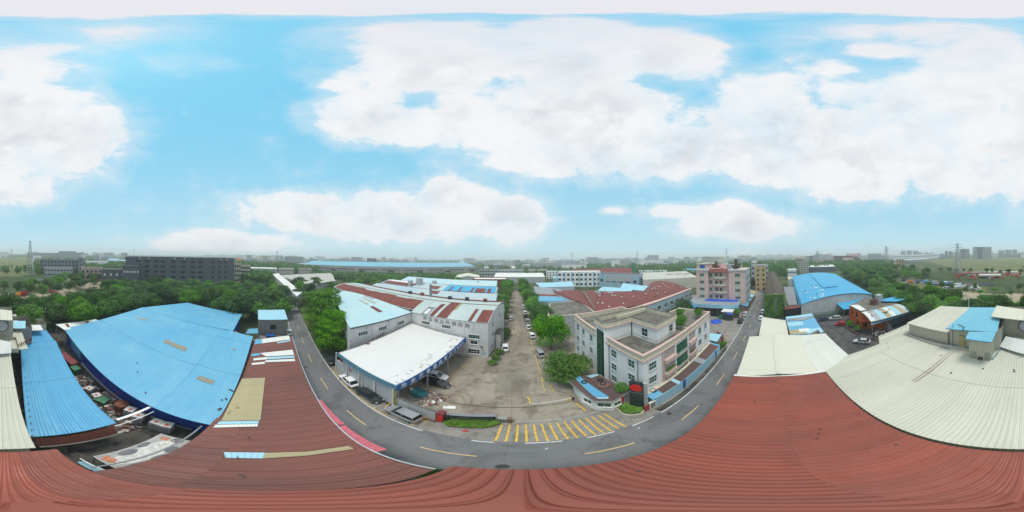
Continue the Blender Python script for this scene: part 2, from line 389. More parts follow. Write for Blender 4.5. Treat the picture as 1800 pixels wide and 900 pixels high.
FARRED = sheet('brick_red_far_roof', (.20, .062, .048), (.15, .05, .045), rib=.8, ribdark=.15, dirt=.4, sheetw=2.4, rough=.7)
GREYR = sheet('grey_roof_sheet', (.30, .33, .35), (.24, .26, .28), rib=.5, ribdark=.2, dirt=.5, sheetw=2, rough=.7)
OCHRE = sheet('yellowed_fibre_sheet', (.42, .36, .20), (.35, .31, .19), rib=.3, ribdark=.25, dirt=.4, sheetw=.9, rough=.6)
WHITES = sheet('off_white_sheet', (.72, .72, .68), (.64, .65, .62), rib=.3, ribdark=.1, dirt=.25, sheetw=.9, rough=.55, rust=.0)
AQUA = sheet('pale_aqua_sheet', (.30, .58, .70), (.36, .58, .66), rib=.3, ribdark=.1, dirt=.3, sheetw=.9)
WHITEROOF = sheet('white_canopy_roof', (.66, .65, .63), (.62, .62, .60), rib=3, ribdark=.03, dirt=.10, sheetw=6, tint=.03, rough=.6, lap=.12)
PINKS = plain('faded_pink_ledge', (.50, .12, .15), .6, .15)
GREYW = sheet('grey_panel_wall', (.50, .53, .55), (.46, .49, .51), rib=1.2, ribdark=.08, dirt=.3, sheetw=3, rough=.6)
SLATE = sheet('slate_blue_band', (.10, .26, .36), (.12, .28, .37), rib=.6, ribdark=.15, dirt=.3, sheetw=2, rough=.55)
BWHITE = sheet('light_blue_hoarding', (.26, .52, .68), (.36, .58, .70), rib=.6, ribdark=.2, dirt=.4, sheetw=1.2, rough=.6, rust=.05)

W_FACT = wall('weathered_white_wall', (.68, .67, .67), .75, patch=.2)
W_WHITE = wall('white_tiled_wall', (.80, .79, .78), .25, patch=.08)
W_PINK = wall('pink_tiled_wall', (.74, .50, .45), .22, patch=.1)
W_PINKB = wall('pale_pink_band', (.62, .45, .40), .35)
W_CREAMB = wall('cream_band', (.62, .58, .44), .45)
W_GREY = wall('grey_brick_wall', (.30, .29, .28), .5, tilew=.4)
W_DARK = wall('dark_grey_wall', (.12, .13, .15), .15, patch=.15, stain=(.16, .17, .18))
W_ORANGE = wall('orange_tiled_wall', (.62, .155, .045), .3, tilew=.5, patch=.18)
W_YEL = wall('yellow_ochre_wall', (.55, .40, .21), .25)
W_CREAM = wall('cream_wall', (.55, .52, .44), .3)
W_LG = wall('light_grey_wall', (.42, .44, .45), .35)
W_MID = wall('mid_grey_wall', (.24, .26, .28), .35)
W_BRICK = wall('brown_brick_wall', (.20, .12, .09), .4, tilew=.5)
W_BLUE = wall('pale_blue_wall', (.34, .48, .56), .3)
W_HAZE = wall('far_grey_wall', (.30, .33, .36), .1)
SLABT = ground_mat('stained_roof_slab', (.20, .19, .165), (.15, .14, .12), (.05, .05, .04), s1=.15, s2=.6)
SLABD = ground_mat('dark_wet_slab', (.06, .058, .055), (.10, .095, .085), (.018, .018, .02), s1=.2, s2=.7)
ASPH = ground_mat('asphalt', (.20, .203, .206), (.17, .174, .178), (.12, .123, .125), s1=.06, s2=.22, s3=9, amt=.75, cracks=.25)
CONC = ground_mat('stained_concrete', (.38, .335, .265), (.27, .245, .20), (.14, .10, .07), s1=.10, s2=.30, s3=5, amt=.72, joint=5.2, cracks=.8)
CONC2 = ground_mat('grey_pavement', (.30, .28, .25), (.25, .235, .215), (.13, .12, .10), s1=.15, s2=.6, s3=6, amt=.6, cracks=.5)
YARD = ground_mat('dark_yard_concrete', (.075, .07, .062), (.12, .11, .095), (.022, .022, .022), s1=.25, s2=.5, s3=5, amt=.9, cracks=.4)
LOT = ground_mat('dark_lot_asphalt', (.085, .083, .085), (.12, .115, .11), (.045, .045, .047), s1=.12, s2=.5, s3=6, amt=.7, cracks=.3)
EARTH = ground_mat('green_earth', (.045, .08, .025), (.10, .12, .05), (.025, .045, .016), s1=.01, s2=.06, s3=.8, amt=.7)
FIELD = ground_mat('olive_field_grass', (.13, .155, .055), (.175, .165, .075), (.085, .12, .04), s1=.012, s2=.04, s3=.5, amt=.7)
SAND = ground_mat('bare_sandy_ground', (.42, .36, .25), (.33, .29, .20), (.16, .17, .07), s1=.05, s2=.12, s3=1.2, amt=.6)
LAWN = ground_mat('patchy_lawn', (.09, .15, .035), (.15, .17, .06), (.30, .26, .17), s1=.03, s2=.06, s3=1, amt=.75)
YLINE = plain('worn_yellow_paint', (.62, .40, .055), .7, .3, scale=5)
ORLINE = plain('pale_orange_dash_paint', (.60, .42, .20), .7, .15, scale=5)
WLINE = plain('worn_white_paint', (.62, .62, .60), .7, .2, scale=4)
DARKM = plain('dark_metal', (.03, .032, .035), .5)
BLACK = plain('black_rubber', (.012, .012, .013), .7)
STEEL = plain('galvanised_steel', (.42, .44, .45), .4, metal=.3)
WHITEP = plain('white_painted_metal', (.74, .75, .74), .4)
GREENF = plain('green_frame', (.05, .18, .11), .5)
FRAMEW = plain('pale_window_frame', (.50, .53, .52), .5)
GLS = glass('dark_window_glass', (.018, .03, .035))
GLG = glass('green_window_glass', (.012, .085, .05), .15)
GLT = glass('teal_window_glass', (.03, .07, .065), .2)
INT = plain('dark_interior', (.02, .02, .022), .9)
SIGNB = plain('blue_sign_board', (.012, .115, .36), .45, .08)
SIGNW = plain('white_lettering', (.80, .80, .80), .5, .04)
FADED = plain('faded_grey_lettering', (.27, .27, .29), .8, .1)
REDP = plain('signal_red', (.62, .02, .018), .45, .1)
MARBLE = plain('dark_green_marble', (.028, .04, .038), .25, .5, scale=1.2)
BARK = plain('bark', (.09, .07, .05), .9, .3, scale=6)
LEAF = leafmat('deep_green_leaves', (.045, .125, .025), (.095, .21, .04), (.13, .27, .05))
LEAFD = leafmat('dark_green_leaves', (.032, .092, .03), (.065, .15, .04), (.09, .19, .05))
LEAFB = leafmat('bright_green_leaves', (.065, .18, .012), (.125, .30, .02), (.20, .40, .035))
LEAFG = leafmat('mid_green_leaves', (.065, .20, .018), (.125, .31, .028), (.18, .39, .038))
LEAFH = leafmat('hedge_leaves', (.10, .25, .012), (.20, .42, .025), (.28, .50, .05))
LEAFY = leafmat('yellow_green_leaves', (.07, .13, .012), (.12, .19, .02), (.15, .22, .03))
TARPB = plain('blue_tarpaulin', (.02, .085, .50), .5, .3, scale=1.5)
TARPG = plain('green_tarpaulin', (.02, .16, .07), .5, .3, scale=1.5)

# ------------------------------------------------------------ builders
def roofq(mb, A, B, C, D, mi=0, nv=1, nu=1, arch=0., ribs=0., ribh=.035, ribw=.10, lift=0., thick=.10, edge=True):
    """roof plane A-B (eave) to D-C; uv u along AB, v along AD; ribs run A->D; arch bulges it along v"""
    A, B, C, D = (Vector(p) for p in (A, B, C, D))
    U = ((B - A).length + (C - D).length) / 2; L = ((D - A).length + (C - B).length) / 2
    us = []
    if ribs:
        n = max(1, int(U / ribs))
        for i in range(n):
            b = (i + .5) / n; hw = ribw / 2 / U
            us += [(b - hw * 2.2, 0), (b - hw, ribh), (b + hw, ribh), (b + hw * 2.2, 0)]
        us = [(0, 0)] + us + [(1, 0)]
    else: us = [(i / nu, 0) for i in range(nu + 1)]
    def q(u, v, dz):
        p = (A * (1 - u) + B * u) * (1 - v) + (D * (1 - u) + C * u) * v
        p.z += dz + lift + arch * 4 * v * (1 - v); return p
    flip = (B - A).cross(D - A).z < 0
    for j in range(nv):
        v0, v1 = j / nv, (j + 1) / nv
        for (u0, d0), (u1, d1) in zip(us, us[1:]):
            pts = [q(u0, v0, d0), q(u1, v0, d1), q(u1, v1, d1), q(u0, v1, d0)]; uv = [(u0 * U, v0 * L), (u1 * U, v0 * L), (u1 * U, v1 * L), (u0 * U, v1 * L)]
            if flip: pts.reverse(); uv.reverse()
            mb.face(pts, mi, uv)
    if edge:
        for (a, b) in (((0, 0), (1, 0)), ((0, 1), (1, 1))):
            p, r = q(*a, 0), q(*b, 0); dz = Vector((0, 0, thick)); mb.face([p - dz, r - dz, r, p], mi, [(0, 0), (0.1, 0), (.1, thick), (0, thick)])
        for e in (0, 1):
            for j in range(nv):
                p, r = q(e, j / nv, 0), q(e, (j + 1) / nv, 0); dz = Vector((0, 0, thick)); mb.face([p - dz, r - dz, r, p], mi, [(0, 0), (0.1, 0), (.1, thick), (0, thick)])
    return q
def quad_at(q, u0, u1, v0, v1, mb, dz=.03, nv=1, mi=0):
    """a patch lying on the roof surface q between u0..u1, v0..v1"""
    for j in range(nv):
        a, b = v0 + (v1 - v0) * j / nv, v0 + (v1 - v0) * (j + 1) / nv
        pts = [q(u0, a, dz), q(u1, a, dz), q(u1, b, dz), q(u0, b, dz)]
        L = (pts[1] - pts[0]).length; H = (pts[3] - pts[0]).length
        uv = [(0, j * H), (L, j * H), (L, j * H + H), (0, j * H + H)]
        if (pts[1] - pts[0]).cross(pts[3] - pts[0]).z < 0: pts.reverse(); uv.reverse()
        mb.face(pts, mi, uv)

def facing(A, B):
    A, B = Vector((A[0], A[1], 0)), Vector((B[0], B[1], 0)); d = (B - A); L = d.length; d.normalize()
    n = Vector((d.y, -d.x, 0)); mid = (A + B) / 2
    if n.dot(-mid) < 0: n = -n
    return A, d, n, L
def window(root, c, d, n, w, h, fr, gl, cols=2, rows=1, fw=.06, sill=True, pane=True, name='window'):
    f = MB(); c = Vector(c)
    def q(u, z, o): return c + d * u + Vector((0, 0, z)) + n * o
    hw, hh = w / 2, h / 2
    for z in (-hh, hh): f.beam(q(-hw - fw / 2, z, .05), q(hw + fw / 2, z, .05), .08, fw)
    for u in (-hw, hw): f.beam(q(u, -hh, .05), q(u, hh, .05), fw, .08)
    for i in range(1, cols): f.beam(q(-hw + w * i / cols, -hh, .045), q(-hw + w * i / cols, hh, .045), fw * .7, .05)
    for i in range(1, rows): f.beam(q(-hw, -hh + h * i / rows, .045), q(hw, -hh + h * i / rows, .045), .05, fw * .7)
    if sill: f.beam(q(-hw - .1, -hh - .07, .09), q(hw + .1, -hh - .07, .09), .2, .07)
    o = f.build(name, fr, root)
    if pane:
        g = MB(); pts = [q(-hw, -hh, .02), q(hw, -hh, .02), q(hw, hh, .02), q(-hw, hh, .02)]
        if (pts[1] - pts[0]).cross(pts[3] - pts[0]).dot(n) < 0: pts.reverse()
        g.face(pts); g.build('pane', gl, o)
    return o
def wins(root, A, B, us, zs, w, h, fr=None, gl=None, cols=2, rows=1, out=0., **kw):
    A0, d, n, L = facing(A, B)
    for z in zs:
        for u in us:
            uu = u * L if abs(u) <= 1 else u
            window(root, A0 + d * uu + Vector((0, 0, z)) + n * out, d, n, w, h, fr or FRAMEW, gl or GLS, cols, rows, **kw)
def darkwins(root, A, B, us, zs, w, h, mat=None, out=.03, thick=.06):
    """small far windows: one glazed box each"""
    A0, d, n, L = facing(A, B); ang = math.atan2(d.y, d.x)
    for z in zs:
        for u in us:
            m = MB(); c = A0 + d * (u * L if abs(u) <= 1 else u) + Vector((0, 0, z)) + n * out; m.box(c, (w, thick, h), ang); m.build('window', mat or GLS, root)
def cen(fp, z=0.):
    return (sum(p[0] for p in fp) / len(fp), sum(p[1] for p in fp) / len(fp), z)
def rect(A, B, depth, away=True):
    """footprint with front edge A-B and the given depth away from the camera"""
    A0, d, n, L = facing(A, B); o = -n * depth
    A, B = Vector((A[0], A[1], 0)), Vector((B[0], B[1], 0))
    return [A, B, B + o, A + o]
def shed(name, label, cat, A, B, depth, z0, ze, zr, wallm, roofm, axis='across', over=.3, group=None, z_base=0, arch=0., ribs=0., matidx=None):
    """gabled hall: front A-B; ridge parallel ('along') or square ('across') to the front"""
    fp = rect(A, B, depth); root = thing(name, label, cat, cen(fp, z_base), group)
    w = MB(); a, b, c, d = [Vector((p[0], p[1], 0)) for p in fp]
    def up(p, z): return Vector((p.x, p.y, z))
    w.prism([(p.x, p.y) for p in (a, b, c, d)], z0, ze, roof=False)
    r = MB()
    if axis == 'across':       # gables at front and back
        m1, m2 = (a + b) / 2, (d + c) / 2
        for e0, e1, m in ((a, b, m1), (d, c, m2)):
            n = 8
            if arch:
                pts = [up(e0.lerp(e1, i / n), ze + (zr - ze) * 4 * (i / n) * (1 - i / n)) for i in range(n + 1)]; w.face(pts)
            else: w.face([up(e0, ze), up(e1, ze), up(m, zr)])
        if arch:
            q = roofq(r, up(a, ze), up(d, ze), up(c, ze), up(b, ze), nv=10, arch=(zr - ze), lift=.05)
        else:
            roofq(r, up(a, ze + .04), up(d, ze + .04), up(m2, zr + .04), up(m1, zr + .04), ribs=ribs)
            roofq(r, up(b, ze + .04), up(c, ze + .04), up(m2, zr + .04), up(m1, zr + .04), ribs=ribs)
    else:
        m1, m2 = (a + d) / 2, (b + c) / 2
        for e0, e1, m in ((a, d, m1), (b, c, m2)): w.face([up(e0, ze), up(e1, ze), up(m, zr)])
        roofq(r, up(a, ze + .04), up(b, ze + .04), up(m2, zr + .04), up(m1, zr + .04), ribs=ribs)
        roofq(r, up(d, ze + .04), up(c, ze + .04), up(m2, zr + .04), up(m1, zr + .04), ribs=ribs)
    w.build('wall', wallm, root); r.build('roof', roofm, root)
    return root, fp
def block(name, label, cat, fp, z0, z1, wallm, roofm=None, group=None, parapet=.0, cap=None, pt=.22, capw=None):
    """flat roofed volume with optional parapet and coping"""
    fp = [(p[0], p[1]) for p in fp]
    root = thing(name, label, cat, cen(fp, z0), group)
    w = MB(); w.prism(fp, z0, z1, roof=not parapet)
    w.build('wall', wallm, root)
    n = len(fp)
    if parapet:
        s = MB(); ar = sum(fp[i][0] * fp[(i + 1) % n][1] - fp[(i + 1) % n][0] * fp[i][1] for i in range(n)); f2 = fp if ar > 0 else fp[::-1]
        s.face([(x, y, z1 - parapet) for x, y in f2]); s.build('roof', roofm or SLABT, root)
        c = MB(); k = MB()
        for i in range(n):
            a, b = Vector((*fp[i], 0)), Vector((*fp[(i + 1) % n], 0)); dd = (b - a).normalized(); nn = Vector((-dd.y, dd.x, 0)) if ar > 0 else Vector((dd.y, -dd.x, 0))
            k.beam(a + nn * (pt / 2) + dd * .01 + Vector((0, 0, z1 - parapet / 2 - .01)), b + nn * (pt / 2) - dd * .01 + Vector((0, 0, z1 - parapet / 2 - .01)), pt - .02, parapet)
            c.beam(a + nn * (pt / 2) - dd * .06 + Vector((0, 0, z1 + .05)), b + nn * (pt / 2) + dd * .06 + Vector((0, 0, z1 + .05)), (capw or pt + .12), .10)
        k.build('parapet', wallm, root); c.build('coping', cap or wallm, root)
    elif roofm:
        s = MB(); ar = sum(fp[i][0] * fp[(i + 1) % n][1] - fp[(i + 1) % n][0] * fp[i][1] for i in range(n)); f2 = fp if ar > 0 else fp[::-1]
        s.face([(x, y, z1 + .03) for x, y in f2]); s.build('roof', roofm, root)
    return root

# trees -------------------------------------------------------
def crown_mesh(name, seed, lobes, leaves, size, mat, flat=.8, kind='round'):
    r = random.Random(seed); L = []
    if kind == 'tier':
        for k in range(lobes):
            t = (k + .5) / lobes; z = -.75 + 1.6 * t; rr = (1 - abs(t - .35) * 1.15) * .62; a = r.uniform(0, 6.28)
            for j in range(3):
                aa = a + j * 2.1 + r.uniform(-.4, .4); L.append((Vector((math.cos(aa) * rr * .8, math.sin(aa) * rr * .8, z + r.uniform(-.08, .08))), Vector((.40, .40, .115)) * r.uniform(.8, 1.2)))
    else:
        for k in range(lobes):
            while 1:
                p = Vector((r.uniform(-1, 1), r.uniform(-1, 1), r.uniform(-.8, 1)))
                if p.length < 1: break
            p *= .68; rad = r.uniform(.26, .44) * (1.15 - .35 * p.length)
            L.append((Vector((p.x, p.y, p.z * flat)), Vector((rad, rad, rad * r.uniform(.6, .85)))))
        L.append((Vector((0, 0, 0)), Vector((.5, .5, .42))))
    wts = [q[1].x * q[1].x for q in L]
    vs, fs = [], []
    for i in range(leaves):
        c, rd = r.choices(L, wts)[0]
        z = r.uniform(-.55, 1); a = r.uniform(0, 6.283); s = math.sqrt(max(0, 1 - z * z)); n = Vector((s * math.cos(a), s * math.sin(a), z))
        k = r.uniform(.78, 1.06) if r.random() < .8 else r.uniform(1.0, 1.22)
        p = c + Vector((n.x * rd.x, n.y * rd.y, n.z * rd.z)) * k
        nn = (n + Vector((r.uniform(-.8, .8), r.uniform(-.8, .8), r.uniform(-.2, .9)))).normalized()
        t1 = nn.cross(Vector((r.uniform(-1, 1), r.uniform(-1, 1), r.uniform(-1, 1))))
        if t1.length < 1e-3: continue
        t1.normalize(); t2 = nn.cross(t1); sz = size * r.uniform(.6, 1.35)
        b = len(vs); vs += [p - t1 * sz * .5, p + t2 * sz * .32 + nn * sz * .06, p + t1 * sz * .5, p - t2 * sz * .32 + nn * sz * .06]; fs.append((b, b + 1, b + 2, b + 3))
    me = bpy.data.meshes.new(name); me.from_pydata([tuple(v) for v in vs], [], fs); me.materials.append(mat); me.update()
    return me
def trunk_mesh(name, seed, mat=None):
    r = random.Random(seed); m = MB(); p = Vector((0, 0, 0)); rad = .075; segs = []
    for k in range(3):
        q = p + Vector((r.uniform(-.05, .05), r.uniform(-.05, .05), .3)); m.tube(p, q, rad, rad * .8, 8, cap=False); p = q; rad *= .8
        segs.append((Vector(p), rad))
    for (s, rr) in segs[0:]:
        for j in range(3):
            a = r.uniform(0, 6.28); e = s + Vector((math.cos(a) * r.uniform(.3, .5), math.sin(a) * r.uniform(.3, .5), r.uniform(.35, .7)))
            mid = s.lerp(e, .5) + Vector((0, 0, .05)); m.tube(s, mid, rr * .7, rr * .45, 6, cap=False); m.tube(mid, e, rr * .45, rr * .15, 6, cap=False)
    o = m.build(name, mat or BARK); me = o.data; bpy.data.objects.remove(o); return me
TM = {}
def crown(kind, i, lod):
    k = (kind, i, lod)
    if k in TM: return TM[k]
    n, s = {'hi': (7500, .085), 'mid': (3600, .12), 'lo': (1500, .17), 'far': (500, .26)}[lod]
    lob = {'hi': 26, 'mid': 20, 'lo': 14, 'far': 9}[lod]
    mat = {'deep': LEAF, 'dark': LEAFD, 'bright': LEAFB, 'mid': LEAFG, 'yellow': LEAFY, 'tier': LEAFB}[kind]
    TM[k] = crown_mesh('crown', 31 * i + len(lod) + len(kind), lob if kind != 'tier' else 8, n, s, mat, .82, 'tier' if kind == 'tier' else 'round')
    return TM[k]
TRK = [trunk_mesh('trunk', 5 + i) for i in range(3)]
def tree(x, y, h, r, label, kind='deep', lod='mid', group=None, trunk_h=None, name='tree', z=0., squash=1.):
    th = trunk_h if trunk_h is not None else h * .38
    root = bpy.data.objects.new(name, None); COL.objects.link(root); root.location = (x, y, z); root.rotation_euler = (0, 0, rnd.uniform(0, 6.28)); root.empty_display_size = .5
    tag(root, label, 'tree', group)
    c = bpy.data.objects.new('crown', crown(kind, rnd.randrange(4), lod)); COL.objects.link(c); c.parent = root
    ch = (h - th * .7) / 2; c.location = (0, 0, h - ch * 1.0); c.scale = (r * 1.12, r * 1.12 * rnd.uniform(.88, 1.1), ch * 1.28 * squash)
    t = bpy.data.objects.new('trunk', TRK[rnd.randrange(3)]); COL.objects.link(t); t.parent = root; t.scale = (h * .22, h * .22, h * .55)
    return root
def shrub_mass(name, label, cat, fp, z0, h, n, mat, size=.16, kind=None, group=None, seed=3, dome=.25):
    """leafy mass over a footprint polygon (hedges, creepers, beds)"""
    r = random.Random(seed); xs = [p[0] for p in fp]; ys = [p[1] for p in fp]; m = MB(); cnt = 0
    def inside(x, y):
        c = False; j = len(fp) - 1
        for i in range(len(fp)):
            if (fp[i][1] > y) != (fp[j][1] > y) and x < (fp[j][0] - fp[i][0]) * (y - fp[i][1]) / (fp[j][1] - fp[i][1] + 1e-9) + fp[i][0]: c = not c
            j = i
        return c
    while cnt < n:
        x, y = r.uniform(min(xs), max(xs)), r.uniform(min(ys), max(ys))
        if not inside(x, y): continue
        cnt += 1
        hh = h * (1 - dome * (.5 + .5 * math.sin(x * 2.1 + y * 1.3) * math.cos(y * 2.7 - x)))
        z = z0 + hh * (r.uniform(.0, 1.0) ** .28)
        p = Vector((x, y, z)); nn = Vector((r.uniform(-1, 1), r.uniform(-1, 1), r.uniform(.1, 1.2))).normalized(); t1 = nn.cross(Vector((r.uniform(-1, 1), r.uniform(-1, 1), .3))).normalized(); t2 = nn.cross(t1); s = size * r.uniform(.6, 1.4)
        m.face([p - t1 * s * .5, p + t2 * s * .3, p + t1 * s * .5, p - t2 * s * .3])
    return single(name, m, mat, label, cat, group)

def build_each(mb, name, mats, parent, per=6):
    """every small piece a part of its own"""
    for i in range(0, len(mb.f), per):
        q = MB(); 
        for f, mi in zip(mb.f[i:i + per], mb.mi[i:i + per]): q.face([mb.v[k] for k in f], mi)
        q.build(name, mats, parent)
# cars --------------------------------------------------------
CP = {'white': paint('car_white', (.78, .79, .79)), 'silver': paint('car_silver', (.50, .51, .52), .3, .3), 'grey': paint('car_grey', (.30, .31, .32), .3, .2), 'black': paint('car_black', (.012, .013, .015), .15),
      'dark': paint('car_dark_green_grey', (.03, .04, .042), .2, .3), 'blue': paint('car_navy', (.02, .035, .10), .2), 'red': paint('car_red', (.42, .012, .03), .2), 'orange': paint('car_orange', (.65, .20, .03), .35), 'lblue': paint('car_light_blue', (.08, .32, .60), .3), 'yellow': paint('car_yellow', (.62, .42, .05), .3)}
CGL = glass('car_glass', (.012, .016, .018), .06); RIM = paint('wheel_rim', (.45, .46, .47), .35, .6, 0); LAMP = paint('head_lamp', (.75, .78, .8), .1); TAIL = paint('tail_lamp', (.5, .01, .01), .2)
PROTO = {}
def loft(mb, st, mi=0):
    rings = []
    for (x, zb, zt, hw) in st:
        zm = zb + (zt - zb) * .5
        rings.append([Vector(p) for p in ((x, -hw * .9, zb), (x, -hw, zm), (x, -hw * .97, zt - .06), (x, -hw * .86, zt), (x, 0, zt + .03), (x, hw * .86, zt), (x, hw * .97, zt - .06), (x, hw, zm), (x, hw * .9, zb))])
    n = len(rings[0])
    for a, b in zip(rings, rings[1:]):
        for i in range(n): mb.face([a[i], b[i], b[(i + 1) % n], a[(i + 1) % n]], mi)
    mb.face(rings[0], mi); mb.face(rings[-1][::-1], mi)
def car_proto(kind, colour, lod):
    root = bpy.data.objects.new('parked_car' if kind != 'truck' else 'parked_truck', None)
    body, gl = MB(), MB(); wheels = []
    if kind == 'truck':
        L, Wd, H = 6.4, 2.1, 2.6
        body.box((2.35, 0, 1.35), (1.6, 2.0, 1.5)); body.box((-.9, 0, 1.05), (4.6, 2.0, .5)); body.box((-.9, 0, 1.75), (4.5, 2.05, 1.5))
        gl.box((3.12, 0, 1.75), (.12, 1.75, .6)); gl.box((2.5, 0, 1.75), (.7, 2.05, .5)); wx = (2.2, -2.0); wr = .42
    else:
        P_ = dict(sedan=(4.6, .93, 1.44, [(-1.95, -1.25), (1.15, .28)]), suv=(4.65, 1.05, 1.68, [(-2.15, -1.85), (1.25, .45)]), hatch=(4.0, .95, 1.5, [(-1.9, -1.5), (1.1, .3)]), van=(4.4, 1.05, 1.85, [(-2.15, -2.05), (1.95, 1.25)]))[kind]
        L, zb_, H, ((b0, b1), (f0, f1)) = P_; hw = .9; h2 = L / 2
        if kind == 'van': st = [(-h2, .5, 1.0, .78), (-h2 + .08, .3, zb_, .86), (0, .24, zb_, .88), (h2 - .25, .26, zb_ - .05, .86), (h2 - .05, .35, .85, .8), (h2, .45, .7, .7)]
        else: st = [(-h2, .48, .82, .68), (-h2 + .1, .30, zb_ - .03, .82), (-h2 + .7, .22, zb_, .89), (0, .2, zb_ + .01, hw), (1.1, .2, zb_ - .02, hw), (h2 - .45, .23, zb_ - .17, .87), (h2 - .12, .3, zb_ - .28, .77), (h2, .42, zb_ - .38, .62)]
        loft(body, st)
        z0 = zb_ - .02; hb, ht = .80, .63
        bt = [Vector(p) for p in ((b0, -hb, z0), (f0, -hb, z0), (f0, hb, z0), (b0, hb, z0))]; tp = [Vector(p) for p in ((b1, -ht, H - .05), (f1, -ht, H - .05), (f1, ht, H - .05), (b1, ht, H - .05))]
        for i in range(4): j = (i + 1) % 4; gl.face([bt[i], bt[j], tp[j], tp[i]])
        rf = [(p[0], p[1]) for p in tp]; body.prism([(b1 - .05, -ht - .02), (f1 + .06, -ht - .02), (f1 + .06, ht + .02), (b1 - .05, ht + .02)], H - .06, H)
        for i in range(4): body.beam(bt[i], tp[i], .07, .07)
        for sx in (-1, 1):
            xm = (b0 + f0) / 2; body.beam((xm, sx * (hb + .005), z0), (xm * .7 + (b1 + f1) * .15, sx * (ht + .01), H - .05), .09, .05)
        wx = (h2 - .85, -h2 + .85); wr = .32
    b = body.build('body', CP[colour], root, smooth=False)
    bm = b.modifiers
    g = gl.build('window_glass', CGL, root)
    if lod > 0:
        for x in wx:
            for s in (-1, 1):
                w = MB(); y = s * (.80 if kind != 'truck' else .9); w.tube((x, y - .11, wr), (x, y + .11, wr), wr, n=14); wo = w.build('wheel', BLACK, root)
                if lod > 1: q = MB(); q.tube((x, y + s * .10, wr), (x, y + s * .125, wr), wr * .62, n=12); q.build('rim', RIM, wo)
        if lod > 1:
            for s in (-1, 1):
                q = MB(); q.box((L / 2 - .12, s * .56, zb_ - .36), (.22, .3, .12)); q.build('headlight', LAMP, root)
                q = MB(); q.box((-L / 2 + .06, s * .60, zb_ - .15), (.1, .24, .14)); q.build('taillight', TAIL, root)
                q = MB(); q.box((f0 - .25, s * (.97), zb_ + .06), (.12, .16, .12)); q.build('mirror', CP[colour], root)
    return root
def car(p, heading, kind, colour, label, group=None, lod=2, cat=None):
    k = (kind, colour, lod)
    if k not in PROTO:
        PROTO[k] = car_proto(kind, colour, lod)
        for ch in PROTO[k].children_recursive: COL.objects.unlink(ch)
    o = PROTO[k]
    c = copy_tree(o, (p[0], p[1], p[2] + .06), R(heading))
    return tag(c, label, cat or ('truck' if kind == 'truck' else 'car'), group)

# masts -------------------------------------------------------
def pylon(p, h, wb, label, arms=3, name='transmission_tower', group=None, lod=12, t=.2, armw=.5):
    root = thing(name, label, 'pylon', p, group); m = MB(); p = Vector(p)
    def c(k, i):
        z = h * k; w = wb * ((1 - k) ** 1.15 * .92 + .08) / 2; return p + Vector((w * (1, -1, -1, 1)[i], w * (1, 1, -1, -1)[i], z))
    for j in range(lod):
        k0, k1 = j / lod, (j + 1) / lod
        for i in range(4):
            m.beam(c(k0, i), c(k1, i), t); m.beam(c(k0, i), c(k1, (i + 1) % 4), t * .6); m.beam(c(k1, i), c(k1, (i + 1) % 4), t * .6)
    m.build('lattice', STEEL, root)
    dd = Vector((-p.y, p.x, 0)).normalized()
    for a in range(arms):
        z = h * (.97 - a * .10); q = MB(); L = wb * armw * (1 + .25 * (a % 2))
        for s in (-1, 1):
            q.beam(p + Vector((0, 0, z)) , p + dd * s * L + Vector((0, 0, z)), t * .7); q.beam(p + Vector((0, 0, z + h * .03)), p + dd * s * L + Vector((0, 0, z)), t * .5)
        q.build('crossarm', STEEL, root)
    return root
def mast(p, h, r, label, name='antenna_mast'):
    root = thing(name, label, 'mast', p); m = MB(); p = Vector(p); m.tube(p, p + Vector((0, 0, h)), r, r * .4, 6); m.build('pole', STEEL, root)
    q = MB()
    for k in (.7, .82, .93): q.box(p + Vector((0, 0, h * k)), (r * 5, r * 5, r * 1.2))
    q.build('antenna', STEEL, root); return root
def lettering(txt, A, dvec, up, size, mat, parent, name='lettering', step=None, ext=.01):
    """each character a part of its sign"""
    out = []; A = Vector(A); d = Vector(dvec).normalized(); up = Vector(up).normalized(); n = d.cross(up)
    M3 = Matrix((d, up, n)).transposed().to_4x4()
    r = parent
    while r.parent: r = r.parent
    for i, chx in enumerate(txt):
        if chx == ' ': continue
        cu = bpy.data.curves.new('character', 'FONT'); cu.body = chx; cu.size = size; cu.extrude = ext; cu.align_x = 'CENTER'; cu.align_y = 'CENTER'; cu.resolution_u = 2; cu.offset = size * .012
        o = bpy.data.objects.new('character', cu); COL.objects.link(o); bpy.context.view_layer.update()
        me = bpy.data.meshes.new_from_object(o.evaluated_get(bpy.context.evaluated_depsgraph_get())); bpy.data.objects.remove(o)
        me.materials.clear(); me.materials.append(mat)
        ob = bpy.data.objects.new('character', me); COL.objects.link(ob)
        T = Matrix.Translation(A + d * (step or size * 1.2) * i) @ M3
        me.transform(r.matrix_basis.inverted() @ T); ob.parent = parent; out.append(ob)
    return out

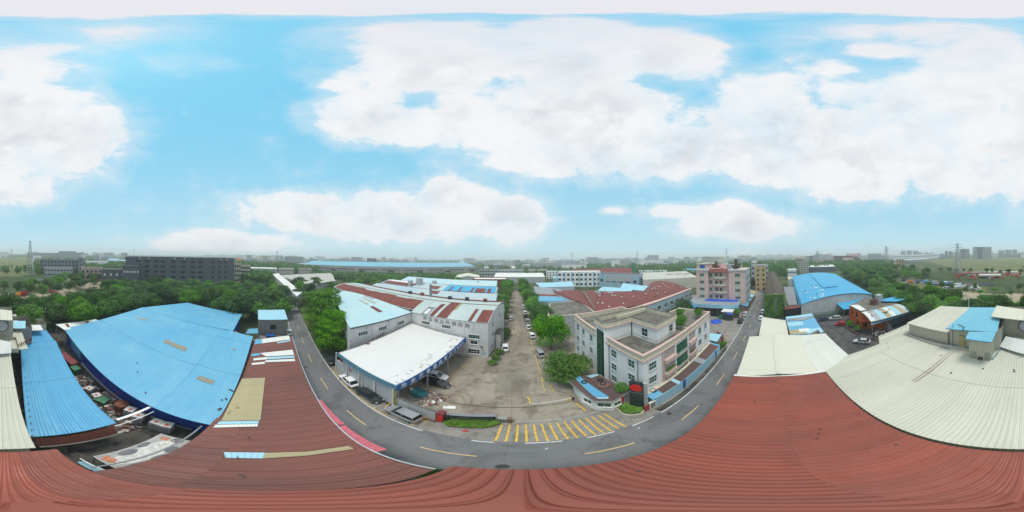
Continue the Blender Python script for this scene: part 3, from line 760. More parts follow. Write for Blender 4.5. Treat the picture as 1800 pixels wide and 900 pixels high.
# ============================================================ GROUND AND ROAD
def flat(name, pts, z, mat, kind='structure'):
    m = MB(); a = sum(pts[i][0] * pts[(i + 1) % len(pts)][1] - pts[(i + 1) % len(pts)][0] * pts[i][1] for i in range(len(pts)))
    if a < 0: pts = pts[::-1]
    m.face([(p[0], p[1], z) for p in pts]); return structure(name, m, mat)
flat('ground', [(-6000, -6000), (6000, -6000), (6000, 6000), (-6000, 6000)], 0, EARTH)
ROADC = [(-230, 42), (-140, 27), (-90, 19.5), (-57, 15.2), (-43.5, 13.4), (-33, 12.1), (-23.3, 11.1), (-13.6, 10.25), (-3, 9.65), (8, 9.15), (25.7, 8.5), (67.8, 6.2), (104, 4.1), (147, 1), (260, -9), (420, -22)]
def strip(line, o0, o1, z, mb, x0=None, x1=None, step=0):
    pts = []
    for i, p in enumerate(line):
        a = Vector((*line[max(0, i - 1)], 0)); b = Vector((*line[min(len(line) - 1, i + 1)], 0)); d = (b - a).normalized(); n = Vector((-d.y, d.x, 0)); c = Vector((*p, z))
        pts.append((c + n * o0, c + n * o1))
    for (a, b), (c, d) in zip(pts, pts[1:]): mb.face([a, c, d, b])
def along(x):
    for (xa, ya), (xb, yb) in zip(ROADC, ROADC[1:]):
        if xa <= x <= xb:
            t = (x - xa) / (xb - xa); d = Vector((xb - xa, yb - ya, 0)).normalized(); return Vector((x, ya + (yb - ya) * t, 0)), d
    return Vector((x, 0, 0)), Vector((1, 0, 0))
m = MB(); strip(ROADC, -3.5, 3.0, .024, m); structure('road', m, ASPH)
m = MB()
def dash(x0, x1, off, w, mb, z=.032, seg=1):
    for k in range(seg):
        a, d = along(x0 + (x1 - x0) * k / seg); b, _ = along(x0 + (x1 - x0) * (k + 1) / seg); n = Vector((-d.y, d.x, 0))
        q = [a + n * (off - w / 2), b + n * (off - w / 2), b + n * (off + w / 2), a + n * (off + w / 2)]
        mb.face([(p.x, p.y, z) for p in q])
x = 4.2
for k in range(14): dash(x + k * 10.2, x + k * 10.2 + 3.9, 0, .15, m)
for k in range(1, 9): dash(x - k * 10.1, x - k * 10.1 + 3.9, 0, .15, m)
structure('road_centre_dashes', m, ORLINE)
m = MB(); dash(-57, -27, 2.75, .14, m, seg=6); dash(-27, -7.6, 2.78, .15, m, seg=6); dash(-3.2, -1.5, 2.78, .15, m); dash(.8, 3.6, 2.78, .15, m); dash(5.6, 8.2, 2.78, .15, m, seg=2)
dash(10.2, 13.2, 2.78, .15, m, seg=2); dash(14.4, 60, 2.78, .15, m, seg=10); dash(-60, -15, -3.0, .14, m, seg=10); dash(-8.5, -5.5, -3.0, .14, m); dash(62, 120, 2.7, .12, m, seg=6)
structure('road_edge_lines', m, WLINE)
m = MB(); dash(-28, -12.5, 3.0, .10, m, .036, 4); structure('yellow_parking_edge', m, YLINE)
up2 = lambda x, y, z: Vector((x, y, z))
m = MB(); dash(14.6, 40, 3.35, .9, m, .027, 8); dash(-28, -7.5, 5.1, .5, m, .027, 5); structure('damp_kerb_strip', m, YARD)
# paved works yard, its drive, the forecourt and the strip by the wall
flat('yard_paving', [(-29, 12.9), (-23, 12.6), (-13.6, 13.1 + .05), (-3, 12.55), (8, 12.1), (17, 11.7), (17.5, 38), (9.5, 60), (7, 100), (6.5, 135), (-5, 135), (-3, 60), (-5, 38), (-30, 40)], .014, CONC)
flat('forecourt_pavement', [(-30, 14.6), (-30, 13.9), (-23, 13.95), (-13.6, 13.0), (-3, 12.45), (8, 11.95), (17, 11.5), (17, 14.6), (9.8, 16.9), (-6.8, 15.6)], .019, CONC2)
flat('road_verge', [(17.05, 11.55), (38, 10.8), (64, 9.4), (64, 17), (38, 14.6), (17.05, 13.4)], .021, CONC2)
flat('parking_court', [(21, -6), (60, -8), (66, -14), (68, -50), (22, -45)], .016, LOT)
flat('roadside_pavement', [(20, 5), (66, 3.2), (66, -12), (20, -8)], .012, LOT)
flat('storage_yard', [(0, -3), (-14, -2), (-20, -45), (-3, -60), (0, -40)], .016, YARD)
flat('street_pavement', [(60, 10.0), (150, 4.4), (150, 12), (60, 19)], .014, CONC2)
flat('delivery_yard', [(38.5, 14.7), (66, 13.5), (72, 36), (40, 40)], .017, CONC2)
flat('sandy_lot', [(-30, -66), (8, -64), (16, -88), (10, -104), (-32, -100)], .016, SAND)
flat('car_park', [(20, -84), (60, -62), (118, -112), (110, -132), (30, -128)], .014, FIELD)
flat('lawn', [(-4, -72), (34, -68), (44, -84), (40, -100), (-4, -100)], .018, SAND)
flat('grass_field', [(60, -190), (330, -470), (330, -900), (-430, -900), (-170, -260), (-70, -215), (-20, -175)], .05, FIELD)
flat('field_track', [(200, -215), (330, -330), (640, -620), (655, -600), (340, -312), (206, -205)], .09, CONC2)
flat('equipment_yard', [(-10, -122), (90, -112), (130, -165), (60, -190), (-10, -178)], .03, EARTH)
flat('building_site', [(-40, -82), (-70, -92), (-100, -130), (-60, -150), (-30, -105)], .03, SAND)
flat('works_court', [(17.6, 15), (70, 14), (100, 46), (100, 90), (8, 135), (7.2, 100), (9.7, 60), (17.7, 38)], .010, CONC2)
# yellow speed hatching before the gate
m = MB()
for k in range(15):
    xb = -1.25 + k * .785; yb = 12.62 - .05 * k * .8; xt = -.98 + k * .765
    m.face([(xb - .1, yb, .034), (xb + .1, yb, .034), (xt + .1, 16.1 - .02 * k, .034), (xt - .1, 16.1 - .02 * k, .034)])
structure('yellow_hatching', m, YLINE)
m = MB()
def line(p, q, w, z=.030):
    p, q = Vector((p[0], p[1], 0)), Vector((q[0], q[1], 0)); d = (q - p).normalized(); n = Vector((-d.y, d.x, 0)) * w / 2
    m.face([(v.x, v.y, z) for v in (p - n, q - n, q + n, p + n)])
line(P(958, 688), P(945, 640), .12); line(P(945, 640), P(933, 598), .12); line(P(933, 598), P(922, 560), .12)
line(P(967, 676), P(974, 688), .14); line(P(928, 697), P(933, 709), .2); line(P(1013, 709), P(1030, 722), .22); line(P(752, 690), P(800, 655), .12); line(P(800, 655), P(822, 640), .12)
line(P(676, 716), P(690, 706), .12); line(P(722, 748), P(750, 733), .12); line(P(950, 660), P(955, 672), .14)
structure('yellow_bay_lines', m, YLINE)
m = MB(); line((-1.0, 16.75), (9.5, 16.5), .07); line((-1.0, 16.95), (9.5, 16.7), .05); structure('gate_track', m, STEEL)

# ============================================================ ROOFS ROUND THE CAMERA
def roofbody(root, fp, z0, z1, mat, name='wall'):
    w = MB(); w.prism(fp, z0, z1, roof=False); w.build(name, mat, root)
# red ribbed roof right under the camera
t = thing('warehouse', 'long building under the brick red ribbed metal roof nearest the camera', 'warehouse', (8.5, -1, 0))
roofbody(t, [(-2.3, -6.3), (19.2, -6.6), (19.2, 4.4), (-1.8, 5.0)], 0, 7.9, W_CREAM)
m = MB()
roofq(m, (-2.5, -6.5, 8), (19.45, -6.85, 8), (19.5, -.9, 8.22), (-2.35, -.7, 8.22), ribs=.42, ribh=.032, ribw=.07, nv=1)
roofq(m, (19.6, 4.55, 8), (-1.9, 5.25, 8), (-2.35, -.7, 8.22), (19.5, -.9, 8.22), ribs=.42, ribh=.032, ribw=.07)
m.build('roof', RED, t)
m = MB(); m.beam((19.62, -6.8, 8.08), (19.68, 4.5, 8.08), .34, .10); m.build('edge_trim', WHITES, t)
m = MB()
for (x, y) in ((8.2, -2.2), (8.8, -2.5), (9.4, -2.8), (5.5, -5.2), (14.2, 1.5), (3.2, 3.6)): m.box((x, y, 8.22 - abs(y + .8) * .038 + .09), (.14, .10, .05), .4)
build_each(m, 'debris', DARKM, t)
# maroon patched roof to the left
t = thing('warehouse', 'long building under the maroon patched roof beside the road', 'warehouse', (-20, 2, 0))
roofbody(t, [(-3, -3.2), (-3, 5.0), (-38.5, 8.6), (-37, -.2), (-12, -2.2)], 0, 4.9, W_GREY)
m = MB()
# two slopes: broad one to the road, narrow one to the yard
qA = roofq(m, (-2.6, 5.4, 4.85), (-39, 9.0, 4.85), (-37.2, .6, 5.5), (-2.55, -1.3, 5.5), ribs=.36, ribh=.03, ribw=.08, nv=1)
qB = roofq(m, (-36.6, -.3, 5.2), (-2.6, -4.1, 5.0), (-2.55, -1.3, 5.5), (-37.2, .6, 5.5), ribs=.36, ribh=.03, ribw=.08)
m.build('roof', DRED, t)
def lapsheet(pts, mat, name='roof_sheet', dz=.06, z=None):
    """replacement sheets laid on a roof plane; pts as (px, py) seen on the roof at height z"""
    mm = MB(); r = [P(a, b, z(i) if callable(z) else z[i]) for i, (a, b) in enumerate(pts)]
    if (r[1] - r[0]).cross(r[2] - r[0]).z < 0: r.reverse()
    uv = [(0, 0), ((r[1] - r[0]).length, 0), ((r[1] - r[0]).length, (r[2] - r[1]).length), (0, (r[2] - r[1]).length)]
    mm.face([p + Vector((0, 0, dz)) for p in r], 0, uv[:len(r)]); return mm.build(name, mat, t)
def zr(px, py):        # height of the maroon roof along a sight line
    p = P(px, py, 5.1)
    for _ in range(6):
        k = (-2.6 - p.x) / 36.4; ye = 5.4 + 3.6 * k; yr = -1.3 + 1.9 * k
        yb = -4.1 + 3.8 * k
        z = 4.85 + (ye - p.y) / (ye - yr) * .65 if p.y > yr else 5.5 - (yr - p.y) / (yr - yb) * .45
        p = P(px, py, z + .05)
    return p.z
def patch(pts, mat, rot=0, dz=.06, n=10):
    mm = MB(); nu, nv = (2, n) if rot else (n, 2)
    def g(u, v):
        a = Vector(pts[0]) * (1 - u) + Vector(pts[1]) * u; b = Vector(pts[3]) * (1 - u) + Vector(pts[2]) * u; c = a * (1 - v) + b * v
        return P(c[0], c[1], zr(c[0], c[1])) + Vector((0, 0, dz))
    Lu, Lv = (g(1, .5) - g(0, .5)).length, (g(.5, 1) - g(.5, 0)).length
    for i in range(nu):
        for j in range(nv):
            f = [(i / nu, j / nv), ((i + 1) / nu, j / nv), ((i + 1) / nu, (j + 1) / nv), (i / nu, (j + 1) / nv)]
            r = [g(*e) for e in f]; uv = [(a * Lu, b * Lv) for a, b in f]
            if rot: uv = [(b, a) for a, b in uv]
            if (r[1] - r[0]).cross(r[2] - r[0]).z < 0: r.reverse(); uv.reverse()
            mm.face(r, 0, uv)
    mm.build('replacement_sheet', mat, t)
patch([(449, 597), (461, 596), (460, 604), (447, 606)], BLUE); patch([(461, 596), (508, 590), (510, 597), (460, 604)], WHITES); patch([(486, 602), (510, 598), (511, 600), (488, 604)], AQUA)
patch([(443, 622), (457, 621), (456, 625), (441, 627)], BLUE); patch([(457, 621), (514, 615), (517, 624), (468, 627)], WHITES); patch([(470, 628), (517, 625.5), (518, 629), (471, 632)], AQUA)
patch([(446, 630), (470, 628), (470, 632), (445, 634)], WHITES); patch([(467, 633.5), (518, 631), (519, 635), (466, 637)], WHITES, dz=.05); patch([(443, 638.5), (466, 636), (465, 640), (442, 642)], WHITES)
patch([(425, 666), (466, 664), (458, 739), (389, 740)], OCHRE, 1); patch([(386, 741), (455, 740), (454, 745), (381, 746)], AQUA, dz=.06); patch([(378, 747), (453, 745.5), (453, 750), (375, 752)], WHITES, dz=.07)
patch([(393, 795), (466, 796), (462, 806), (396, 805)], AQUA); patch([(466, 796), (540, 794), (538, 801), (462, 806)], OCHRE, 1); patch([(540, 794), (612, 784), (622, 789), (538, 801)], OCHRE, 1, .05)
m = MB()
for a, b in (((548, 704), (585, 749)), ((585, 751), (652, 797))):
    p, q = P(*a, 4.7), P(*b, 4.7); d = (q - p).normalized(); n = Vector((-d.y, d.x, 0)); n = n if n.y > 0 else -n
    w = 1.05
    m.face([p + n * .02, p + n * w + Vector((0, 0, -.12)), q + n * w + Vector((0, 0, -.12)), q + n * .02][::-1]); m.beam(p + n * w - Vector((0, 0, .16)), q + n * w - Vector((0, 0, .16)), .05, .1)
m.build('pink_ledge', PINKS, t)
m = MB(); m.beam((-2.6, 5.52, 4.86), (-38.8, 9.12, 4.86), .12, .12); m.build('gutter', STEEL, t)
m = MB(); r2 = random.Random(4)
for (px, py) in ((417, 715), (404, 725), (420, 805), (425, 836), (440, 770)):
    for k in range(5): p = P(px + r2.uniform(-4, 4), py + r2.uniform(-3, 3), 5.55); m.box(p, (r2.uniform(.05, .16), r2.uniform(.03, .07), .03), r2.uniform(0, 3))
build_each(m, 'debris', DARKM, t)

# big cream roofs ------------------------------------------------
t = thing('warehouse', 'sprawling building under the cream ribbed metal roof that carries the rooftop blocks', 'warehouse', (10, -18, 0))
roofbody(t, [(-1.4, -7.2), (22.2, -7.2), (22.2, -44), (-4.4, -46), (-4.4, -36), (-1.4, -36)], 0, 7.6, CREAMW)
m = MB()
roofq(m, (-1.65, -7.0, 7.75), (19.9, -7.0, 7.75), (19.9, -26, 8.35), (-1.65, -26, 8.35), ribs=.38, ribh=.045, ribw=.08)
roofq(m, (19.9, -7.0, 7.75), (22.9, -12.0, 7.75), (22.9, -26, 8.35), (19.9, -26, 8.35), ribs=.38, ribh=.045, ribw=.08)
roofq(m, (-4.6, -26.01, 8.35), (22.9, -26.01, 8.35), (23.4, -45.5, 7.7), (-4.6, -46, 7.7), ribs=.38, ribh=.045, ribw=.08)
roofq(m, P(1546, 604.5, 7.95), P(1544, 591, 7.5), P(1628, 553, 7.5), P(1597, 588, 8.2), ribs=.4)
m.build('roof', CREAM, t)
m = MB()
for k in range(14):
    x = -1.8; y = -8.5 - k * 1.9; m.box((x + .05, y, 8.0 + k * .05), (.12, .10, .10))
for (px, py) in ((1654, 625), (1728, 648), (1782, 650), (1783, 653), (1672, 655), (1790, 630)): m.box(P(px, py, 8.25), (.22, .16, .12), .5)
build_each(m, 'clip', DARKM, t)
m = MB()
for a, b in (((1676, 612), (1603, 670)), ((1680, 614), (1608, 672))):
    p, q = P(*a, 8.2), P(*b, 8.05); m.beam(p + Vector((0, 0, .05)), q + Vector((0, 0, .05)), .05)
m.build('conduit', plain('rusty_conduit', (.16, .05, .02), .8), t)
m = MB()
for a, b in (((1590, 588), (1668, 613)),): m.beam(P(*a, 8.3) , P(*b, 8.35), .34, .10)
m.build('flashing', W_GREY, t)
# front cream gable roof
t = thing('warehouse', 'building under the low cream gabled roof between the red roof and the road', 'warehouse', (26, -1, 0))
roofbody(t, [(19.9, -5.6), (33.0, -5.8), (33.0, 3.8), (19.9, 3.9)], 0, 7.9, W_CREAM)
m = MB(); roofq(m, (19.75, 4.25, 8), (33.3, 4.15, 8), (33.3, -.9, 8.55), (19.75, -.9, 8.55), ribs=.5, ribh=.02); roofq(m, (19.75, -5.9, 8), (33.3, -6.2, 8), (33.3, -.9, 8.55), (19.75, -.9, 8.55), ribs=.5, ribh=.02); m.build('roof', CREAM2, t)
m = MB(); m.beam((19.75, -.9, 8.6), (33.3, -.9, 8.6), .4, .05); m.build('ridge_cap', CREAM2, t)
t = thing('warehouse', 'building under the pale cream lean-to roof between the gabled cream roof and the parking court', 'warehouse', (28, -9, 0))
roofbody(t, [(19.95, -6.3), (33.4, -6.4), (36.5, -11.2), (23.2, -11.6), (19.95, -7)], 0, 7.2, W_CREAM)
m = MB(); roofq(m, (19.8, -7.0, 7.72), (23.0, -12.0, 7.68), (33.4, -11.9, 7.5), (33.4, -6.25, 7.9), ribs=.4, ribh=.03); roofq(m, (19.8, -5.95, 7.9), (19.8, -7.0, 7.72), (33.4, -6.25, 7.9), (33.4, -6.2, 7.92)); m.build('roof', sheet('ivory_roof_sheet', (.66, .66, .59), rib=.4, ribdark=.25, dirt=.3, seam=9, sheetw=.8), t)
t = thing('warehouse', 'small building under the cream roof behind the gable roof beside the road', 'warehouse', (42, -1, 0))
roofbody(t, [(33.4, -4.0), (46.5, -4.4), (48.5, 1.7), (33.4, 2.2)], 0, 6.3, W_CREAM)
m = MB(); roofq(m, P(1334, 590, 7.0), P(1340, 557, 6.6), P(1381, 563, 6.6), P(1386, 589, 7.0), ribs=.5, ribh=.02); m.build('roof', CREAM2, t)
t = thing('open_shed', 'shed under the patched light blue and aqua roof above the parking court', 'shed', (44, -9, 0))
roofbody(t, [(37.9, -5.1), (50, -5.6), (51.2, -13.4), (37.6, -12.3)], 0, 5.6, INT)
m = MB(); q = roofq(m, P(1389, 589, 6.2), P(1448, 584, 6.2), P(1427, 551, 5.9), P(1381, 557, 5.9), nv=2); m.build('roof', BLUE, t)
for (u0, u1, v0, v1, mt, dz) in ((0, 1, .86, 1, AQUA, .04), (0, .52, .40, .62, AQUA, .04), (0, .55, .02, .22, OCHRE, .04), (.5, 1, .0, .2, AQUA, .05), (.3, .62, .10, .24, WHITES, .06), (.1, .9, .70, .84, GREYR, .05)):
    m = MB(); quad_at(q, u0, u1, v0, v1, m, dz); m.build('replacement_sheet', mt, t)
m = MB(); r2 = random.Random(9)
for k in range(46):
    u = k / 46; p = q(u, .72 + .06 * math.sin(u * 9) + r2.uniform(-.02, .02), .12); m.box(p, (.22, .16, .14), r2.uniform(0, 3), mi=k % 2)
build_each(m, 'weight_brick', [plain('weight_bricks', (.20, .10, .07), .9, .4), WHITES], t)
# covered lean-to seam gap
# rooftop blocks on the cream roof --------------------------------
t = thing('rooftop_monitor', 'long cream metal rooftop block with a ribbed cream roof left of the blue cabin', 'rooftop block', (17, -31, 8))
roofbody(t, [(21.7, -25.2), (12.9, -25.3), (13.3, -39), (21.7, -38.5)], 7.9, 10.9, CREAMW)
m = MB(); roofq(m, (22.0, -24.7, 11.0), (12.5, -25.0, 11.15), (13.2, -40.0, 11.4), (21.9, -38.8, 11.1), ribs=.4, ribh=.04); m.build('roof', CREAM, t)
m = MB(); m.beam((21.9, -24.9, 8.25), (12.6, -25.0, 8.4), .3, .3); m.build('flashing', W_GREY, t)
t = thing('rooftop_cabin', 'blue roofed cream metal cabin standing on the cream roof', 'rooftop block', (7, -29, 8))
m = MB(); m.prism([(4.7, -22.4), (8.0, -22.4), (8.0, -25.2), (12.7, -25.5), (12.7, -36.8), (3.9, -36.8), (3.9, -26.0), (4.7, -25.6)], 7.9, 12.3, roof=False); m.build('wall', CREAMW, t)
m = MB()
roofq(m, P(1697, 595, 12.35), P(1743, 601, 12.35), P(1752, 582, 12.5), P(1703, 583, 12.5), ribs=.0)
roofq(m, P(1663, 577, 12.45), P(1753, 582.5, 12.52), P(1762, 540, 12.95), P(1706, 540, 13.0), ribs=.6, ribh=.03)
m.build('roof', TEALB, t)
m = MB(); m.beam(P(1662, 577, 12.42), P(1697, 582, 12.42), .08, .14); m.beam(P(1696, 596, 12.3), P(1743, 602, 12.3), .1, .14); m.build('fascia', SLATE, t)
for (x, w, z, h, mt) in ((7.3, .9, 9.0, 1.5, W_MID), (5.15, .9, 9.0, 1.6, W_MID)):
    m = MB(); m.box((x, -22.37, z), (w, .06, h)); m.build('louvre', plain('louvre_grey', (.26, .27, .22), .6), t)
m = MB(); m.tube((6.2, -22.35, 8.5), (6.2, -22.1, 8.5), .36, .36, 14); fn = m.build('extractor_fan', DARKM, t)
m = MB(); m.tube((6.2, -22.09, 8.5), (6.2, -22.07, 8.5), .14, .14, 10); m.build('fan_hub', W_MID, fn)
m = MB(); m.box((10.2, -25.15, 9.6), (1.0, .12, 2.6)); m.build('door', plain('ochre_door', (.35, .30, .14), .6), t)
m = MB(); m.beam((12.75, -25.35, 8.35), (8.2, -25.1, 8.35), .14, .28); m.beam((4.55, -22.6, 8.35), (3.7, -26.2, 8.35), .16, .3); m.beam((3.75, -26, 8.5), (3.75, -31, 8.6), .16, .3); m.build('blue_flashing', SLATE, t)
m = MB(); m.tube((11.8, -25.0, 8.2), (11.8, -25.0, 13.0), .05, .05, 6); m.build('vent_pipe', BLACK, t)
m = MB(); p0, p1, p2 = P(1684, 570, 12.75), P(1695, 575, 12.75), P(1691, 583, 12.7)
m.tube(p0, p1, .07, .07, 6); m.tube(p1, p2, .07, .07, 6); m.build('black_hose', BLACK, t)
t = thing('rooftop_block', 'tall cream rooftop block with a round fan at the back of the blue cabin', 'rooftop block', (0, -33, 8))
roofbody(t, [(3.85, -31.2), (-2.5, -30.8), (-2.6, -36.4), (3.85, -37)], 7.9, 13.4, CREAMW)
m = MB(); roofq(m, P(1742, 556, 13.4), P(1799.9, 563, 13.4), P(1799.9, 543.5, 14.0), P(1752, 537, 14.0), ribs=.5); roofq(m, P(.1, 562, 13.4), P(22, 563, 13.4), P(21, 546, 14.0), P(.1, 543.5, 14.0), ribs=.5); m.build('roof', CREAM2, t)
m = MB(); m.tube((-.3, -30.9, 11.3), (-.3, -30.5, 11.3), 1.35, 1.35, 28); fn = m.build('round_fan', plain('fan_housing', (.12, .125, .13), .4), t)
m = MB(); m.tube((-.3, -30.49, 11.3), (-.3, -30.42, 11.3), 1.15, 1.15, 28); m.build('fan_cover', plain('fan_cover_grey', (.42, .42, .44), .5), fn)
m = MB(); roofq(m, P(1768, 591, 10.2), P(1799.9, 597, 10.3), P(1799.9, 622, 9.0), P(1757, 609, 8.9)); roofq(m, P(.1, 597, 10.3), P(20, 602, 10.2), P(20, 620, 9.0), P(.1, 622, 9.0)); m.build('lower_roof', WHITES, t)
m = MB(); m.prism([(3.4, -26.4), (-3.0, -25.4), (-3.0, -30), (3.4, -30)], 8.0, 8.9, roof=False); m.build('lower_wall', CREAMW, t)
m = MB()
for k in range(9): m.box((-3.1 - k * .32, -27.0 - k * .25, 8.75), (.10, .4, .25 + (k % 3) * .15), .2)
m.build('rust_edge', RUST, t)
t = thing('rooftop_block', 'grey metal lean-to with a small blue roof behind the blue lean-to roof', 'rooftop block', (-5, -37, 0))
roofbody(t, [(-3.2, -34.4), (-6.8, -33.8), (-7.2, -41), (-3.2, -41.5)], 0, 9.0, sheet('grey_weathered_sheet', (.30, .29, .26), dirt=.6, rust=.1, sheetw=.9))
m = MB(); roofq(m, P(17, 577, 9.1), P(45, 577, 9.1), P(45, 564, 9.3), P(17, 564, 9.3)); m.build('roof', AQUA, t)
t = thing('shed', 'small flat cream roofed shed behind the blue lean-to roof', 'shed', (-9, -44, 0))
roofbody(t, [(-7.6, -42), (-12.2, -41.5), (-12.6, -46), (-8, -46.5)], 0, 5.9, W_CREAM)
m = MB(); roofq(m, P(46, 581, 6.0), P(76, 580, 6.0), P(71, 571, 6.1), P(47, 571, 6.1)); m.build('roof', WHITES, t)

# blue lean-to -----------------------------------------------------
t = thing('lean_to', 'blue roofed lean-to between the cream roof and the storage yard', 'shed', (-5, -22, 0))
roofbody(t, [(-2.1, -10.6), (-8.3, -10.1), (-12.0, -34), (-11.2, -40), (-5, -41), (-4.2, -34)], 0, 4.0, W_GREY)
m = MB(); roofq(m, P(50, 768, 4.5), P(205, 743, 4.3), P(98, 599, 4.3), P(36, 603, 4.6), ribs=.35, ribh=.03); roofq(m, P(37, 602.5, 4.62), P(96, 599, 4.35), P(81, 580, 4.4), P(48, 580, 4.6), ribs=.35, ribh=.03); m.build('roof', BLUE2, t)
m = MB(); roofq(m, P(35, 601, 4.75), P(53, 601, 4.7), P(48, 582, 4.7), P(37, 582, 4.75)); m.build('replacement_sheet', WHITES, t)
m = MB(); a, b = P(62, 770, 4.3), P(198, 748, 4.2); n = Vector((0, 1, 0))
m.prism([(a.x, a.y + .1), (b.x, b.y + .1), (b.x, b.y + .02), (a.x, a.y + .02)], 3.4, 4.2); m = MB(); m.face([up2(a.x, a.y + .7, 2.5), up2(b.x, b.y + .7, 2.5), up2(b.x, b.y + .06, 4.15), up2(a.x, a.y + .06, 4.15)], 0, [(0, 0), (7, 0), (7, 2), (0, 2)]); m.build('rusted_apron', RUST, t)
m = MB(); m.beam((-2.4, -9.25, 2.35), (-8.6, -8.75, 2.35), .3, .4); m.build('concrete_beam', W_CREAM, t)
m = MB()
for k in range(13): m.box(P(41 + k * 1.5, 640 + k * 11.5, 4.75), (.14, .12, .08))
build_each(m, 'clip', DARKM, t)

# big blue shed ----------------------------------------------------
t = thing('warehouse', 'wide low warehouse with a sky blue metal roof and a royal blue wall', 'warehouse', (-34, -20, 0))
ec = [P(377, 748, 5.0), P(268, 716, 5.0), P(112, 577, 5.0)]
Fn, Fj = P(447, 598, 5.6), P(412, 583, 6.2); Ff = P(426, 552, 5.0); Bc = P(330, 532, 5.0); Bn = P(112, 577, 5.0)
zrid = 6.9
R0, R1 = Vector((-38.3, -5.0, zrid)), Vector((-43.0, -36.0, zrid))
m = MB()
Rm = Vector((-37.3, -.1, 6.3))
roofq(m, Vector((-12.6, -8.9, 5.0)), Bn, R1, Vector((-39.2, -8.2, zrid - .1)), nv=3, nu=4, arch=.25)
roofq(m, Vector((-11.9, -2.8, 5.0)), Vector((-12.6, -8.9, 5.0)), Vector((-39.2, -8.2, zrid - .1)), Rm + Vector((.6, -.2, 0)), nv=3, arch=.2)
roofq(m, Ff, Bc, R1, R0, nv=3, nu=4, arch=.2)
roofq(m, Vector((-37.6, -5.0, 6.5)), R0, Vector((-39.3, -8.2, zrid - .1)), Vector((-37.5, -8.2, zrid - .15)), edge=False)
m.build('roof', BLUE, t)
m = MB(); m.prism([(-12.9, -3.4), (-13.5, -9.4), (-16.9, -38.4), (-42.8, -35.5), (-62, -29), (-55.5, -5.2), (-38, -5.6), (-36.6, -.6)], 0, 4.85, roof=False); m.build('wall', NAVY, t)
m = MB(); m.prism([(-15.7, -28.6), (-15.6, -28.6), (-17.0, -38.5), (-17.1, -38.5)], 1.0, 4.75); m.build('wall_panel', BLUE2, t)
m = MB(); m.beam((-13.1, -3.3, .35), (-13.6, -9.6, .35), .35, .5); m.beam((-13.7, -10, .35), (-15.6, -28, .35), .3, .5); m.build('plinth', W_LG, t)
def roofspot(pts, mat, zz, name='skylight'):
    mm = MB(); r = [P(a, b, z) for (a, b), z in zip(pts, zz)]
    if (r[1] - r[0]).cross(r[2] - r[0]).z < 0: r = [r[0]] + r[:0:-1]
    mm.face([p + Vector((0, 0, .03)) for p in r]); mm.build(name, mat, t)
OC2 = plain('dusty_skylight', (.25, .23, .17), .7, .3)
def blue_z(px, py):
    """height of the blue roof along a sight line, by marching"""
    ro = [o for o in t.children if o.name.startswith('roof')][-1]
    bpy.context.view_layer.update(); M = ro.matrix_world.inverted(); o_ = M @ Vector((0, 0, CAM_H)); d_ = ray(px, py)
    hit, loc, nr, ix = ro.ray_cast(o_, M.to_3x3() @ d_)
    return (ro.matrix_world @ loc).z if hit else 5.5
for pts in ([(290, 596), (329, 611), (326, 618), (288, 602)], [(350, 660), (378, 669), (373, 676), (345, 666)], [(410, 612), (414, 612), (413, 615.5), (409, 615)]):
    roofspot(pts, OC2, [blue_z(*p) + .02 for p in pts])
pts = [(240, 558), (262, 562), (259, 563.5), (240, 560)]; roofspot(pts, OCHRE, [blue_z(*p) + .02 for p in pts])
m = MB()
for px, py in ((404, 685), (409, 687), (390, 703), (397, 700), (384, 720), (388, 718), (241, 638), (242, 654), (256, 690), (398, 702), (386, 719), (407, 686)): m.box(P(px, py, blue_z(px, py) + .06), (.3, .16, .06), .5)
build_each(m, 'debris', DARKM, t)
m = MB(); m.beam(Fn + Vector((.3, .1, .1)), Fj + Vector((0, 0, .12)), .25, .12); m.build('rusty_edge', OCHRE, t)
m = MB(); m.beam(P(377, 749, 5.0), P(446, 599, 5.45), .12, .22); m.build('gutter', BLACK, t)
# white and rusty shed roof behind its corner
t = thing('shed', 'small shed with a whitish rust streaked roof at the big blue roof corner', 'shed', P(140, 572, 0))
m = MB(); roofq(m, P(98, 570, 5.3), P(114, 580, 5.2), P(178, 566, 4.9), P(168, 561, 5.2)); m.build('roof', WHITES, t)
for u in (118, 154): m = MB(); roofq(m, P(u - 4, 569.5 - (u - 118) * .13, 5.36), P(u + 1, 575 - (u - 118) * .13, 5.3), P(u + 5, 574 - (u - 118) * .13, 5.3), P(u + 1, 568.5 - (u - 118) * .13, 5.36)); m.build('rust_strip', RUST, t)
m = MB()
for px, py in ((99, 571), (113, 580)): p = P(px, py, 5.2); m.beam((p.x, p.y, 0), p, .1)
m.build('post', STEEL, t)

